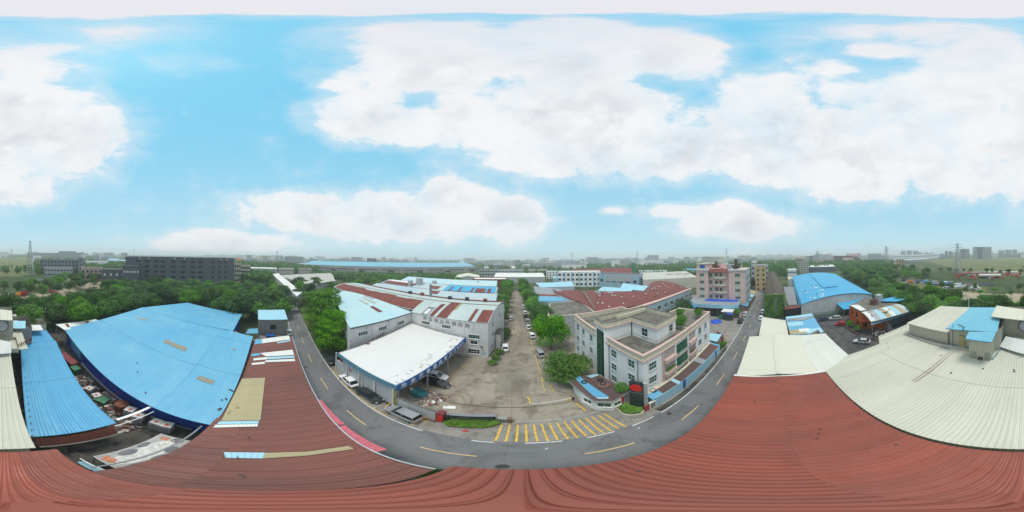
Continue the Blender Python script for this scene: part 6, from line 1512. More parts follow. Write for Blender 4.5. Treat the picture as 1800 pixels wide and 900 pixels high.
# orange house
t = thing('house', 'orange tiled two storey house with a patched arched awning roof', 'house', (46, -33, 0))
O = [up(54.6, -29.4, 0), up(46.2, -29.2, 0), up(41.8, -27.0, 0), up(40.6, -33.5, 0), up(58, -40, 0)]
o1, o2, o3 = P(1493, 537, 6.4), P(1513, 549, 6.4), P(1520, 552, 6.4)
of = [(55.8, -30.8), (45.5, -30.2), (41.9, -30.9), (40.5, -36), (50, -44), (60, -42)]
of = [(o1.x, o1.y), (o2.x, o2.y), (43.2, -30.6), (39.0, -34.5), (44, -44), (60, -41)]
m = MB(); m.prism(of, 0, 6.4); m.build('wall', W_ORANGE, t)
m = MB(); m.prism([(x * .995, y * .995) for x, y in of], 6.42, 6.55); m.build('roof', SLABT, t)
Aw, Bw = of[0], of[1]
wins(t, Aw, Bw, [.28, .68], [4.7], 1.1, 1.6, DARKM, GLS, 2, 2); wins(t, Aw, Bw, [.75], [1.7], 1.2, 1.4, DARKM, GLS, 2, 2); wins(t, of[1], of[2], [.5], [1.6], 1.2, 1.4, DARKM, GLS, 2, 2)
m = MB(); m.beam(B3(of[1], 3.3), B3(of[2], 3.3), 1.6, .5); m.beam(B3(of[1], 3.3), B3(Aw, 3.3), .5, .35); m.build('balcony', W_ORANGE, t)
m = MB(); m.face([P(1494, 536.5, 6.9), P(1513, 546.5, 6.9), P(1523, 544.5, 6.9), P(1509, 535.5, 6.9)][::-1]); m.build('white_sheet', WHITES, t)
cols_ = [WHITES, W_LG, AQUA, OCHRE, WHITES, AQUA, OCHRE, PALEG]
pa = [P(1514, 549, 6.9), P(1531, 566, 5.0), P(1601, 546.5, 5.6), P(1577, 534, 7.0)]
m = MB(); qa = roofq(m, pa[1], pa[2], pa[3], pa[0], nv=5, arch=.5, nu=4); m.build('awning_roof', PALEG, t)
for k in range(8): m = MB(); quad_at(qa, k / 8 + .01, (k + .9) / 8, .02, .98, m, .04, 5); m.build('awning_sheet', cols_[k], t)
r2 = random.Random(14); m = MB()
for k in range(16): u, v = r2.uniform(.05, .6), r2.uniform(.1, .9); p, q_ = qa(u, v, .08), qa(u + .01, min(1, v + .2), .08); m.beam(p, q_, .12, .03)
m.build('rust_marks', RUST, t)
m = MB(); roofq(m, P(1532, 571, 4.0), P(1601, 549, 4.4), P(1598, 546, 4.6), P(1530, 568, 4.2)); m.build('gutter_roof', AQUA, t)
m = MB(); [m.beam((p.x, p.y, 0), p, .12) for p in (P(1533, 571, 4.0), P(1566, 560, 4.1), P(1598, 549, 4.4))]; m.build('post', STEEL, t)
m = MB(); roofq(m, P(1536, 528.5, 7.4), P(1575, 530, 7.2), P(1596, 525, 7.4), P(1583, 519, 7.6)); m.build('roof_shelter', BLUE3, t)
t = thing('water_tank', 'grey square tank standing on the roof of the orange house', 'tank', P(1545, 530, 6.5)); p = P(1545, 531, 6.6); m = MB(); m.box(p + up(0, 0, 1.5), (2.2, 2.2, 3.0)); m.box(p + up(0, 0, 3.05), (2.4, 2.4, .12)); m.build('tank', W_LG, t)
t = thing('stair_head', 'ruined brick stair head on the roof of the orange house', 'stair head', P(1535, 534, 6.5)); p = P(1536, 535, 6.6); m = MB(); m.box(p + up(0, 0, .9), (2.6, 1.8, 1.8), .3); m.box(p + up(-.8, .2, 2.1), (.9, 1.0, 1.0), .5); m.build('wall', W_BRICK, t); m = MB(); m.box(p + up(.8, 0, 1.9), (1.4, 1.2, .1), .4); m.build('roof', FARRED, t)
for i, (px, py, h, r, lb) in enumerate(((1495, 576, 3.0, 1.3, 'round shrub by the orange house wall nearest the red car'), (1508, 584, 2.8, 1.3, 'round shrub by the orange house beside its balcony'))): p = P(px, py); tree(p.x, p.y, h, r, lb, 'mid', 'mid', 'shrubs by the orange house', .5, 'shrub')
m = MB(); pts = [P(1487, 577), P(1497, 583), P(1511, 590)]
for a, b in zip(pts, pts[1:]): m.beam(a + up(0, 0, .3), b + up(0, 0, .3), .25, .6)
single('planter_wall', m, W_BRICK, 'low brick planter wall round the shrubs of the orange house', 'planter')
t = thing('scrap_rack', 'rack of stacked grey parts under the awning beside the orange house', 'rack', P(1550, 590)); m = MB(); r2 = random.Random(4)
for k in range(90): p = P(r2.uniform(1534, 1562), r2.uniform(585, 598)); m.box(p + up(0, 0, r2.uniform(.1, 1.8)), (r2.uniform(.2, .9), r2.uniform(.2, .6), r2.uniform(.1, .5)), r2.uniform(0, 3), mi=k % 4)
tag(m.build('parts', JM, t), kind='stuff')
m = MB(); m.prism([(33, -28), (52, -31), (52, -42), (24, -42), (24, -30)], 0, .05); 
m = MB(); m.prism([(32, -30.5), (41, -35), (40, -46), (24, -44)], 0, 4.0, roof=False); single('shed_wall', m, W_MID, 'dark shed wall under the far end of the patched awning', 'wall')
# left road house and walls
t = thing('house', 'grey brick house with a faded blue roof at the left end of the road', 'house', (-50, 6, 0))
g = [P(455, 590, 0), P(503, 589, 0)]; g0, g1 = up(-47.5, 1.2, 0), up(-47.0, 9.3, 0)
m = MB(); m.prism([(-47.5, 1.2), (-47.0, 9.3), (-54, 9.6), (-54.5, 1.2)], 0, 6.6, roof=False); m.build('wall', W_GREY, t)
m = MB(); roofq(m, (-47.2, 1.0, 6.6), (-46.7, 9.6, 6.7), (-54.3, 9.9, 7.4), (-54.8, 1.0, 7.2)); m.build('roof', AQUA, t)
wins(t, (-47.5, 1.2), (-47.0, 9.3), [.52], [4.1], 1.5, 1.4, DARKM, GLS, 3, 2)
m = MB(); roofq(m, P(432, 586, 3), P(454, 586, 3), P(453, 577, 3.4), P(437, 578, 3.4)); m.build('lean_to_roof', BLUE, t)
m = MB(); p = P(470, 586, 1.6); m.box((-45.8, 4.5, 1.6), (1.6, 2.4, .8)); m.build('blue_barrels', SIGNB, t)
m = MB(); m.box((-45.9, 4.2, .6), (2.2, 7.6, 1.2)); m.build('low_store', W_GREY, t)
# ============================================================ CARS
RD = -2.9
car(P(613, 672), -3 + 180, 'sedan', 'white', 'white saloon car parked in front of the black one by the panelled wall')
car(P(648, 698), RD + 3, 'sedan', 'dark', 'black green tinted saloon parked behind the white one by the panelled wall')
car(P(708, 731), 180 - 6, 'suv', 'grey', 'grey estate car with a black sunroof by the low grey wall')
car(P(579, 634), RD, 'suv', 'dark', 'dark car half hidden under the layered green tree')
car(P(508, 586), 170, 'sedan', 'white', 'white car parked beside the grey brick house')
car(P(765, 664), 0, 'suv', 'white', 'white car nosing out from under the carport')
car(P(767, 676), 0, 'sedan', 'black', 'black car under the carport beside the white one')
car(P(888, 613), 92, 'sedan', 'white', 'white car with a dark windscreen parked by the factory corner', None)
car(P(898, 562), 90, 'suv', 'silver', 'silver car parked beyond the factory porch')
car(P(894, 560) + up(-1.6, 1, 0), 90, 'hatch', 'black', 'black car tight against the factory wall beyond the porch')
car(P(948, 623), 96, 'suv', 'silver', 'silver hatchback nearest the camera in the row along the drive', 'cars in the row along the drive')
seq = [(933, 592, 'hatch', 'white', 'second nearest, white'), (927.5, 577, 'sedan', 'white', 'third nearest, white'), (925, 567, 'suv', 'silver', 'fourth nearest, silver'), (922.5, 558.5, 'sedan', 'dark', 'fifth nearest, dark'), (921.5, 552, 'hatch', 'white', 'sixth nearest, white'), (920, 546, 'sedan', 'silver', 'seventh nearest, silver'), (919, 541, 'suv', 'white', 'eighth nearest, white'), (911, 512, 'van', 'blue', 'last, dark blue under the far trees')]
for px, py, k, c, lb in seq: car(P(px, py) + up(.3, 0, 0), 94, k, c, lb + ' car in the row along the drive', 'cars in the row along the drive', lod=1)
car(P(1310, 554), RD, 'suv', 'white', 'white car parked at the left kerb of the right hand street', lod=2); car(P(1302, 566), RD, 'suv', 'dark', 'dark car parked at the kerb behind the white one')
car(P(1341, 550), RD, 'suv', 'white', 'white car by the creeper wall, farther of two'); car(P(1338, 561), RD, 'sedan', 'white', 'white car by the creeper wall, nearer of two')
car(P(1445, 564), 95, 'sedan', 'blue', 'dark blue car by the green mesh fence'); car(P(1468, 562), 70, 'suv', 'silver', 'silver people carrier by the green mesh fence'); car(P(1477, 572), 62, 'hatch', 'red', 'dark red hatchback parked near the round shrubs'); car(P(1515, 603), 45, 'sedan', 'silver', 'silver saloon alone in the parking court')
for i, (px, py, c) in enumerate(((1347, 503, 'white'), (1350, 499, 'silver'), (1342, 508, 'white'), (1353, 494, 'blue'), (1338, 512, 'silver'), (1356, 489, 'white'))): car(P(px, py), RD, ('van', 'sedan')[i % 2], c, ['white van far down the street', 'silver car far down the street', 'second white van far down the street', 'blue car far down the street', 'silver van where the street narrows', 'white car at the far end of the street'][i], 'vehicles far down the street', lod=0)
for px, py, c, lb in ((17, 522, 'white', 'white lorry on the sandy lot'), (33, 522, 'orange', 'orange lorry on the sandy lot between the others'), (44, 519, 'red', 'red and yellow lorry on the sandy lot')): car(P(px, py), 60, 'truck', c, lb, 'lorries on the sandy lot', lod=1)
r2 = random.Random(17); cc = ['white', 'white', 'silver', 'blue', 'white', 'orange', 'lblue', 'grey', 'white', 'silver']
i = 0
for row, (py, x0, x1, st) in enumerate(((497.5, 1592, 1672, 7.0), (502, 1630, 1716, 6.6), (508, 1662, 1722, 7.2), (515, 1640, 1676, 9), (494, 1580, 1640, 8))):
    px = x0
    while px < x1:
        c = r2.choice(cc) if not (row == 0 and 1628 < px < 1640) else 'orange'
        p = P(px, py + (px - x0) * .03); car(p, 20 + r2.uniform(-6, 6) + row * 4, r2.choice(['van', 'sedan', 'suv', 'hatch', 'truck'] if row < 3 else ['van', 'suv']), c, '%s vehicle in the crowded car park beyond the trees' % {'lblue': 'light blue', 'blue': 'navy blue'}.get(c, c), 'vehicles in the car park beyond the trees', lod=0, cat='vehicle'); px += st; i += 1
heap(1715, 508, 3.4, 2.6, TARPB, 'dark blue covered heap at the end of the car park', 5)
# ============================================================ TREES NEAR
tree(-35, 18.6, 12.4, 5.2, 'large bright green layered tree leaning over the road by the carport', 'tier', 'hi', None, 3.0)
tree(-45.5, 21.0, 15.6, 6.6, 'tallest bright green layered tree farther along the road', 'tier', 'hi', None, 4)
tree(-55, 21.5, 13.5, 5.4, 'third bright green layered tree, farthest of the roadside group', 'tier', 'hi', None, 4)
tree(-40, 17.6, 8.5, 4.0, 'lowest bright green tree under the roadside group', 'bright', 'mid', None, 2)
p = PD(993, 27.6); tree(p.x, p.y, 8.2, 4.3, 'bushy dome shaped tree standing against the gatehouse', 'mid', 'hi', None, 1.0, squash=.95)
p = PD(968, 42); tree(p.x, p.y, 11.4, 4.7, 'tall round green tree left of the office building', 'mid', 'hi', None, 2.2)
p = PD(946, 55); tree(p.x, p.y, 11.2, 4.7, 'darker round tree behind the tall one on the drive', 'deep', 'hi', None, 2.0)
for i, (px, d, h, r) in enumerate(((934, 69, 10.8, 4.5), (928, 80, 10.5, 4.4), (924, 91, 10, 4.2), (921, 102, 10, 4.2), (919, 113, 10, 4.2), (917, 124, 10.5, 4.6), (915, 135, 10.5, 5))):
    p = PD(px, d); tree(p.x + 1.2, p.y, h, r, 'leafy tree in the row along the right side of the drive', 'deep' if i % 2 else 'mid', 'mid', 'trees along the right side of the drive', 2.0)
for i, (y, h, r) in enumerate(((60, 9.0, 3.6), (67, 9.6, 3.8), (75, 10, 4.2), (84, 10.4, 4.4), (94, 10.4, 4.4), (105, 10.5, 4.6), (117, 10.5, 4.8), (130, 11, 5))):
    tree(-4.6 + .014 * (y - 60), y, h, r, 'leafy tree in the row along the left side of the drive', 'deep' if i % 2 else 'mid', 'mid', 'trees along the left side of the drive', 2.0)
for i, (x, y, h, r) in enumerate(((47, 31, 8.0, 4.2), (53, 30, 9.2, 4.6), (42, 32, 6.6, 3.6), (58, 33, 8.0, 4.0), (63, 36, 7.5, 3.6))): tree(x, y, h, r, 'dark dense tree between the office building and the windowed range', 'dark', 'mid', 'dark trees behind the office building', 2)
p = P(1298, 560); tree(p.x + 1, p.y + 1, 4.6, 1.8, 'small tree beside the kiosk', 'mid', 'mid', None, 1.0)
for i, (x, y) in enumerate(((38.3, 12.6), (39.6, 12.2), (41.0, 11.9))): tree(x, y, 2.6 - i * .4, 1.0, ['tallest', 'middle', 'lowest'][i] + ' roadside shrub at the end of the roadside shed', 'mid', 'lo', None, .4, 'shrub')
t = thing('boundary_wall', 'maroon capped curving wall at the right end of the office building', 'wall', (42, 14, 0)); m = MB(); m.beam((38.6, 12.4, 1.0), (44, 12.9, 1.0), .3, 2.0); m.beam((44, 12.9, 1.0), (46.5, 15.5, 1.0), .3, 2.0); m.build('panel', FARRED, t)
m = MB(); roofq(m, (38.8, 13.0, 2.6), (43.6, 13.1, 2.6), (42.5, 17.6, 3.0), (38.8, 16.5, 3.0)); single('patched_roof', m, AQUA, 'small light blue patched roof at the right end of the office building', 'roof')
for i, (x, y, h) in enumerate(((-5.0, 34.2, 1.6), (-4.5, 36.5, 1.8), (-3.9, 39, 2.0), (-3.0, 48.5, 3.2), (-2.6, 51, 3.2))): tree(x + .9, y, h, 1.2 if h < 3 else 1.8, ['lowest bright shrub at the factory corner', 'second bright shrub along the factory side', 'third bright shrub along the factory side', 'dark bush beyond the factory porch', 'farther dark bush beyond the factory porch'][i], 'bright' if i < 3 else 'deep', 'lo', None, .2, 'shrub')
# ============================================================ TREE BELTS
r2 = random.Random(33); n_t = [0]
def belt(pts, n, h0, h1, r0, r1, label, group, kinds=('deep', 'mid', 'dark', 'deep'), lod='lo', sep=4.4, th=2.5, seed=1):
    r = random.Random(seed); put = []; xs = [p[0] for p in pts]; ys = [p[1] for p in pts]; tries = 0
    while len(put) < n and tries < 6000:
        tries += 1; x, y = r.uniform(min(xs), max(xs)), r.uniform(min(ys), max(ys)); c = False; j = len(pts) - 1
        for i in range(len(pts)):
            if (pts[i][1] > y) != (pts[j][1] > y) and x < (pts[j][0] - pts[i][0]) * (y - pts[i][1]) / (pts[j][1] - pts[i][1] + 1e-9) + pts[i][0]: c = not c
            j = i
        if not c or any(math.hypot(x - a, y - b) < sep for a, b in put): continue
        put.append((x, y)); h = r.uniform(h0, h1); tree(x, y, h, r.uniform(r0, r1), label, r.choice(kinds), lod, group, th)
        n_t[0] += 1
belt([(-66, -6), (-58, -4.5), (-67, -32), (-46, -42), (-10, -48), (-3, -50), (-3, -63), (-22, -64), (-52, -66), (-80, -42), (-84, -8)], 46, 9.5, 12.5, 4.2, 6.0, 'dense green tree in the belt behind the big blue warehouse', 'trees behind the big blue warehouse', lod='mid', sep=6.2, seed=3)
belt([(-84, -8), (-80, -42), (-52, -66), (-66, -88), (-100, -60), (-106, -10)], 34, 9, 12, 4.4, 6.2, 'green tree in front of the dark grey building', 'trees in front of the dark grey building', lod='lo', sep=7.5, seed=4)
belt([(-58, -3), (-57, 11), (-70, 15), (-110, 18), (-110, -10), (-70, -6)], 26, 8, 11, 4.0, 5.4, 'green tree behind the grey brick house', 'trees behind the grey brick house', lod='lo', sep=6.2, seed=5)
belt([(-22, -64), (-3, -63), (8, -52), (22, -47), (22, -60), (4, -66), (-18, -72)], 14, 5.5, 8, 3.2, 4.4, 'dense bush beyond the blue lean-to and cream roofs', 'bushes beyond the cream roofs', lod='mid', sep=4.6, seed=6)
belt([(22, -47), (46, -46), (66, -52), (92, -66), (84, -78), (54, -70), (30, -66), (10, -64), (8, -56)], 40, 8, 11, 4.0, 5.4, 'dense green tree behind the orange house and cream roofs', 'trees behind the orange house', lod='mid', sep=6.0, seed=7)
belt([(88, -62), (150, -72), (200, -120), (150, -130), (104, -108), (92, -78)], 34, 8, 12, 5, 6.8, 'green tree in the wood behind the blue factory', 'trees behind the blue factory', lod='lo', sep=8, seed=8)
belt([(95, -118), (150, -135), (210, -160), (170, -190), (110, -165), (92, -140)], 14, 8, 11, 5, 7, 'tree between the car park and the grass field', 'trees between car park and field', lod='lo', sep=9, seed=9)
belt([(-30, -76), (-12, -84), (-2, -104), (-12, -116), (-34, -112), (-42, -92)], 9, 7, 10, 3.8, 5.6, 'round tree behind the lorries', 'trees behind the lorries', lod='lo', sep=8, seed=10)
belt([(-34, -112), (-44, -92), (-66, -100), (-96, -120), (-60, -150)], 14, 7, 10, 4, 6, 'tree by the building site beyond the sandy lot', 'trees by the building site', lod='lo', sep=9, seed=15)
belt([(-20, -186), (70, -198), (110, -190), (110, -205), (-20, -200)], 14, 5, 9, 2.6, 4, 'tree in the row between the equipment yard and the grass field', 'trees before the grass field', lod='lo', sep=9, seed=11)
belt([(4, -84), (60, -84), (70, -104), (2, -106)], 10, 4, 7, 1.8, 3.0, 'young tree scattered on the lawn before the equipment yard', 'young trees on the lawn', lod='lo', sep=8, seed=12)
belt([(-108, 66), (-84, 64), (-84, 82), (-86, 112), (-10, 112), (-14, 130), (-120, 126)], 40, 8, 12, 4.5, 6.4, 'green tree in the belt between the factory halls and the big blue warehouse', 'trees behind the factory halls', lod='lo', sep=6.8, seed=13)
belt([(-130, 26), (-66, 22), (-76, 56), (-112, 62), (-140, 50)], 20, 7, 10, 4, 5.4, 'green tree left of the factory halls', 'trees left of the factory halls', lod='lo', sep=8, seed=14)
belt([(110, 12), (170, 6), (240, 8), (240, 26), (120, 24)], 22, 7, 11, 3.6, 5, 'tree on the left of the far street', 'trees beside the far street', lod='lo', sep=6, seed=16)
for i, (px, py, r, lb) in enumerate(((585, 730, .32, 'dark round manhole cover on the road opposite the grey estate car'), (883, 820, .36, 'dark damp manhole cover on the road edge by the red roof'), (1176, 727, .3, 'small dark manhole cover on the road below the shrub bed'), (538, 645, .3, 'dark manhole cover on the road opposite the layered trees'))):
    p = P(px, py, 0) + up(0, 0, .026); m = MB(); m.tube(p, p + up(0, 0, .012), r, r, 14); single('manhole_cover', m, DARKM, lb, 'manhole cover')
for i, (px, py) in enumerate(((1123, 853 - 100), (658, 717), (960, 780 + 9))):
    p = P(px, py, 0) + up(0, 0, .04); m = MB(); m.box(p, (.18, .10, .03), .5); m.box(p + up(.12, .08, 0), (.08, .08, .02)); single('litter_scrap', m, WHITEP, ['white scrap of litter on the road below the hatching', 'white scrap of litter beside the black saloon', 'white scrap of litter near the right end of the hatching'][i], 'litter')

# ============================================================ DISTANCE
# west and north-west
o, fp, h = fb('dark_building', 'long dark grey five storey building beyond the tree belt', 'building', 221, 412, 138, 453, 20, W_DARK, W_LG, par=.8)
A, B = PD(221, 138), PD(412, 138)
Lf = (B - A).length
for k, px in enumerate((243, 259, 275, 287, 305, 322, 339, 353, 375, 386, 397)):
    A0, d_, n_, L_ = facing(A, B); a = R((px - 900) / 5.); den = math.cos(a) * d_.x - math.sin(a) * d_.y
    u = (math.sin(a) * A0.y - math.cos(a) * A0.x) / den
    darkwins(o, A, B, [u], [8.0, 12.0, 16.2, 20.2] if px != 243 else [16.5, 20.2], 3.6 if px < 370 else 1.7, 1.7, GLS, .05, .1)
    if px in (243, 259, 305, 322, 386, 397): darkwins(o, A, B, [u + 1.2], [22.6], 1.0, 1.0, WHITES, .06, .1)
    else: darkwins(o, A, B, [u], [23.0], .8, .8, GLS, .06, .1)
m = MB(); m.box((B.x - 6, B.y - 8, 0), (.1, .1, .1))
p = PD(235, 142, h); mast(p, 7, .14, 'antenna mast with two arms on the dark grey building roof'); mast(PD(250, 144, h), 3.5, .1, 'short antenna mast on the dark grey building roof'); mast(PD(229, 142, h), 4.5, .1, 'thin antenna rod at the left corner of the dark grey building')
fb('house', 'grey flat roofed annex with white trim right of the pinkish ruins', 'building', 179, 222, 118, 474, 16, W_DARK, SLABT, cols=4, rows=2, ww=1.4, par=.5, gl=WHITES)
fb('house', 'grey annex with white window bays touching the dark grey building', 'building', 216, 245, 116, 467, 10, W_DARK, SLABT, cols=6, rows=2, ww=1.0, par=.4, gl=WHITES)
fb('office_block', 'mid grey four storey office row behind the left trees', 'office', 70, 138, 205, 457, 16, W_MID, SLABT, cols=11, rows=4, ww=2.4, wh=1.8)
fb('office_block', 'grey stair tower at the right end of the grey office row', 'office', 137, 148, 200, 454, 12, W_MID, SLABT, cols=1, rows=4)
fb('office_block', 'lighter grey two storey wing in front of the grey office row', 'office', 78, 128, 178, 471, 14, W_LG, SLABT, cols=9, rows=2, ww=2.2)
fb('house', 'pinkish roofless building under demolition', 'building', 143, 180, 150, 471, 14, wall('pinkish_plaster', (.48, .38, .35), .5), SLABT, cols=5, rows=2, ww=2.0, wh=2.0)
fb('warehouse', 'huge grey green hangar on the left horizon', 'hangar', 103, 133, 700, 441.5, 80, W_HAZE, W_HAZE, par=0)
fb('warehouse', 'long grey green hangar left of the tall one on the horizon', 'hangar', 58, 104, 720, 444.5, 80, W_HAZE, W_HAZE, par=0)
fb('warehouse', 'low white shed below the grey green hangars', 'shed', 58, 73, 520, 450, 30, W_WHITE, WHITES, par=0)
fb('warehouse', 'pale aqua roofed warehouse left of the dark grey building', 'warehouse', 187, 222, 420, 458, 60, W_LG, AQUA, par=0)
fb('warehouse', 'white walled low range behind the pinkish ruins', 'building', 150, 190, 320, 460, 30, W_WHITE, W_LG, cols=6, rows=1, par=0)
fb('house', 'cream house with an orange roof terrace right of the dark grey building', 'house', 412, 424, 155, 463, 12, W_CREAM, FARRED, cols=3, rows=4)
fb('house', 'yellowish four storey house beside the cream house', 'house', 424, 440, 165, 467, 16, W_CREAM, SLABT, cols=5, rows=4)
m = MB(); p = PD(421, 160, 21.5); m.tube(p, p + up(0, 0, 2.2), 2.2, .3, 10); single('roof_dome', m, plain('orange_dome', (.60, .12, .04)), 'small orange dome on the cream house roof', 'dome')
fb('warehouse', 'long low white roofed shed leading away right of the yellowish house', 'shed', 440, 488, 215, 472, 22, W_LG, WHITES, par=0)
fb('house', 'white two storey dormitory with small windows beyond the pale roofs', 'building', 490, 517, 215, 472, 12, W_CREAM, WHITES, cols=8, rows=2, ww=1.2)
fb('house', 'low white house with black roof trim right of the white dormitory', 'building', 525, 548, 230, 472, 12, W_CREAM, SLABT, cols=6, rows=2, ww=1.2)
t = thing('factory', 'broad low factory with a pale beige roof left of the tree row', 'factory', P(530, 490, 0)); pts = [P(489, 484, 6), P(548, 502, 6), P(590, 494, 6), P(583, 480, 6.5)]
roofbody(t, [(p.x, p.y) for p in pts], 0, 5.8, W_LG); m = MB(); roofq(m, *pts, nv=3, arch=.6); m.build('roof', sheet('beige_far_roof', (.46, .44, .39), rib=2, sheetw=6, dirt=.4), t)
t = thing('factory', 'narrow shed with a grey white roof running towards the left end of the road', 'shed', P(500, 500, 0)); pts = [P(479, 482, 6), P(522, 521, 6), P(531, 513, 6), P(489, 480, 6)]
roofbody(t, [(p.x, p.y) for p in pts], 0, 5.8, W_LG); m = MB(); roofq(m, *pts, nv=1); m.build('roof', WHITES, t)
t = thing('fence', 'long white site wall along the narrow shed', 'wall', P(540, 500, 0)); a, b = P(510, 489, 3), P(547, 506, 3); m = MB(); m.beam(up(a.x, a.y, 1.5), up(b.x, b.y, 1.5), .3, 3); m.build('panel', W_LG, t)
t, fp = shed('warehouse', 'enormous grey warehouse with a bright blue roof across the north west horizon', 'warehouse', PD(532, 345), PD(836, 345), 90, 0, 10.5, 17.5, sheet('grey_beige_far_wall', (.42, .42, .40), rib=4, sheetw=8, dirt=.2), sheet('far_blue_roof', (.13, .37, .52), (.19, .42, .54), rib=6, sheetw=20, dirt=.2, tint=.3), 'along')
A, B = PD(525, 345), PD(850, 345)
m = MB(); A0, d_, n_, L_ = facing(A, B)
for k in range(9): p = A0 + d_ * L_ * (k + .5) / 9 + n_ * .2; m.beam(B3(p - d_ * L_ * .045, 5.2), B3(p + d_ * L_ * .045, 5.2), .4, 1.4)
m.build('dark_opening', DARKM, t)
for k in range(7): darkwins(t, A, B, [(k + .5) / 7], [2.3], 10, 3.2, DARKM, .1, .2)
fb('office_block', 'grey box building on the horizon above the blue warehouse roof', 'building', 645, 662, 520, 454, 40, W_MID, W_LG, par=0, cols=6, rows=4, ww=3.5, wh=2)
fb('office_block', 'small pale block on the horizon left of the blue warehouse', 'building', 543, 556, 480, 457, 30, W_LG, W_LG, cols=5, rows=3, ww=3, wh=2)
fb('dormitory', 'grey and white three storey dormitory with balconies at the head of the drive', 'building', 842, 921, 212, 474, 14, W_LG, SLABT, cols=16, rows=3, ww=2.4, wh=1.9)
fb('dormitory', 'white water tower block on the left end of the dormitory roof', 'tower', 851, 859, 210, 469, 6, W_WHITE, W_WHITE, base=14, par=0); fb('dormitory', 'white water tower block on the right end of the dormitory roof', 'tower', 899, 906, 210, 468, 6, W_WHITE, W_WHITE, base=14, par=0)
t, fp = shed('factory', 'low factory with a cream roof left of the dark red fronted one', 'factory', PD(800, 160), PD(846, 160), 34, 0, 7.0, 9.5, W_LG, CREAM2, 'across')
fb('factory', 'low dark building with a red fascia behind the pale halls', 'factory', 831, 893, 134, 491, 16, plain('dark_red_facade', (.20, .04, .035), .7, .5, scale=.3), WHITES, par=.5)
t, fp = shed('factory', 'broad low factory with a cream white roof across the head of the drive', 'factory', PD(868, 176), PD(958, 176), 34, 0, 6.8, 9.6, W_LG, WHITES, 'along')
fb('house', 'small white house with a teal roof beside the striped factory', 'house', 960, 980, 215, 477, 12, W_WHITE, AQUA, cols=4, rows=3)
fb('house', 'cream flat building behind the dark trees at the head of the drive', 'house', 928, 962, 260, 474, 14, W_CREAM, W_LG, cols=8, rows=2, ww=1.8)
fb('factory_block', 'low blue white connecting block left of the blue striped factory', 'factory', 972, 982, 150, 489, 12, W_BLUE, AQUA, par=0)
# white block with blue pilasters
o, fp, h = fb('factory_block', 'white three storey factory block with blue vertical stripes', 'factory', 980, 1056, 152, 478, 16, W_WHITE, WHITES, cols=10, rows=3, ww=2.4, wh=2.0, par=.6)
A, B = PD(980, 152), PD(1056, 152); A0, d_, n_, L_ = facing(A, B)
for k in range(7): m = MB(); p = A0 + d_ * L_ * (k / 6); m.box(B3(p + n_ * .12, h / 2), (.7, .3, h), math.atan2(d_.y, d_.x)); m.build('blue_pilaster', BLUE3, o)
o, fp, h = fb('factory_block', 'pale blue factory wall with an old blank billboard', 'factory', 1052, 1122, 148, 482, 14, W_BLUE, FARRED, cols=6, rows=1, ww=2.6, wh=2.4, par=.5, dist1=132)
A, B = PD(1052, 148), PD(1122, 132); A0, d_, n_, L_ = facing(A, B); m = MB(); m.beam(B3(A0 + d_ * L_ * .22 + n_ * .2, 8.5), B3(A0 + d_ * L_ * .86 + n_ * .2, 9.3), .2, 5.0); m.build('billboard', W_LG, o)
t, fp = shed('factory', 'rusty red roofed hall behind the blue striped factory', 'factory', PD(1003, 176), PD(1062, 176), 26, 0, 11.5, 14.5, W_BRICK, FARRED, 'along')
t, fp = shed('factory', 'larger rusty red roofed hall behind the billboard wall', 'factory', PD(1056, 168), PD(1112, 168), 30, 0, 11.0, 15.5, W_BRICK, FARRED, 'along')
t = thing('wrapped_tower', 'green netted cone shaped structure behind the red roofs', 'tower', PD(1113, 185)); m = MB(); p = PD(1113, 185); m.tube(p, p + up(0, 0, 21), 5.5, 1.0, 7); m.build('netting', TARPG, t)
t, fp = shed('factory', 'big cream roofed hall with a curved end left of the pink apartment block', 'factory', PD(1130, 128), PD(1226, 140), 60, 0, 9.0, 12.0, W_CREAM, sheet('beige_hall_roof', (.52, .50, .44), rib=2, sheetw=6, dirt=.35), 'along')
for k in range(3): m = MB(); p = PD(1178 + k * 14, 150); m.box(B3(p, 11.0), (7, .5, .35), -.5); m.build('roof_slot', DARKM, t)
fb('factory_block', 'low white range with dark windows behind the cream roofed hall', 'building', 1122, 1172, 215, 476, 12, W_WHITE, W_LG, cols=10, rows=2, ww=2)
fb('shed', 'bright blue shed roof behind the cream hall', 'shed', 1201, 1224, 230, 474, 20, W_LG, BLUE3, par=0)
# east
fb('house', 'small white house right of the brown tiled building', 'house', 1384, 1400, 175, 474, 14, W_WHITE, W_WHITE, cols=4, rows=2)
fb('apartment_block', 'pale cream five storey block right of the far street', 'apartment block', 1402, 1421, 235, 460, 20, W_CREAM, FARRED, cols=4, rows=5, ww=2)
fb('warehouse', 'dark grey hall with a white roof right of the cream block', 'warehouse', 1421, 1468, 250, 469, 50, W_DARK, WHITES, par=0)
for i, (a, b, d, yt, wm, rm, lb) in enumerate(((1480, 1492, 300, 470, W_LG, BLUE3, 'small hall with a blue roof right of the dark grey hall'), (1490, 1506, 330, 466, W_WHITE, WHITES, 'small white hall on the far right of the town'), (1512, 1530, 300, 468, W_CREAM, WHITES, 'pale flat roofed hall left of the right hand pylon'), (1534, 1562, 280, 470, W_CREAM, W_CREAM, 'long pale flat roofed hall by the middle pylon'),
        (1500, 1516, 250, 474, W_LG, W_LG, 'grey low hall at the wood edge'), (1483, 1500, 240, 478, W_LG, WHITES, 'pale low roof at the wood edge beside the blue factory'))):
    fb('hall', lb, 'hall', a, b, d, yt, 30, wm, rm, par=0)
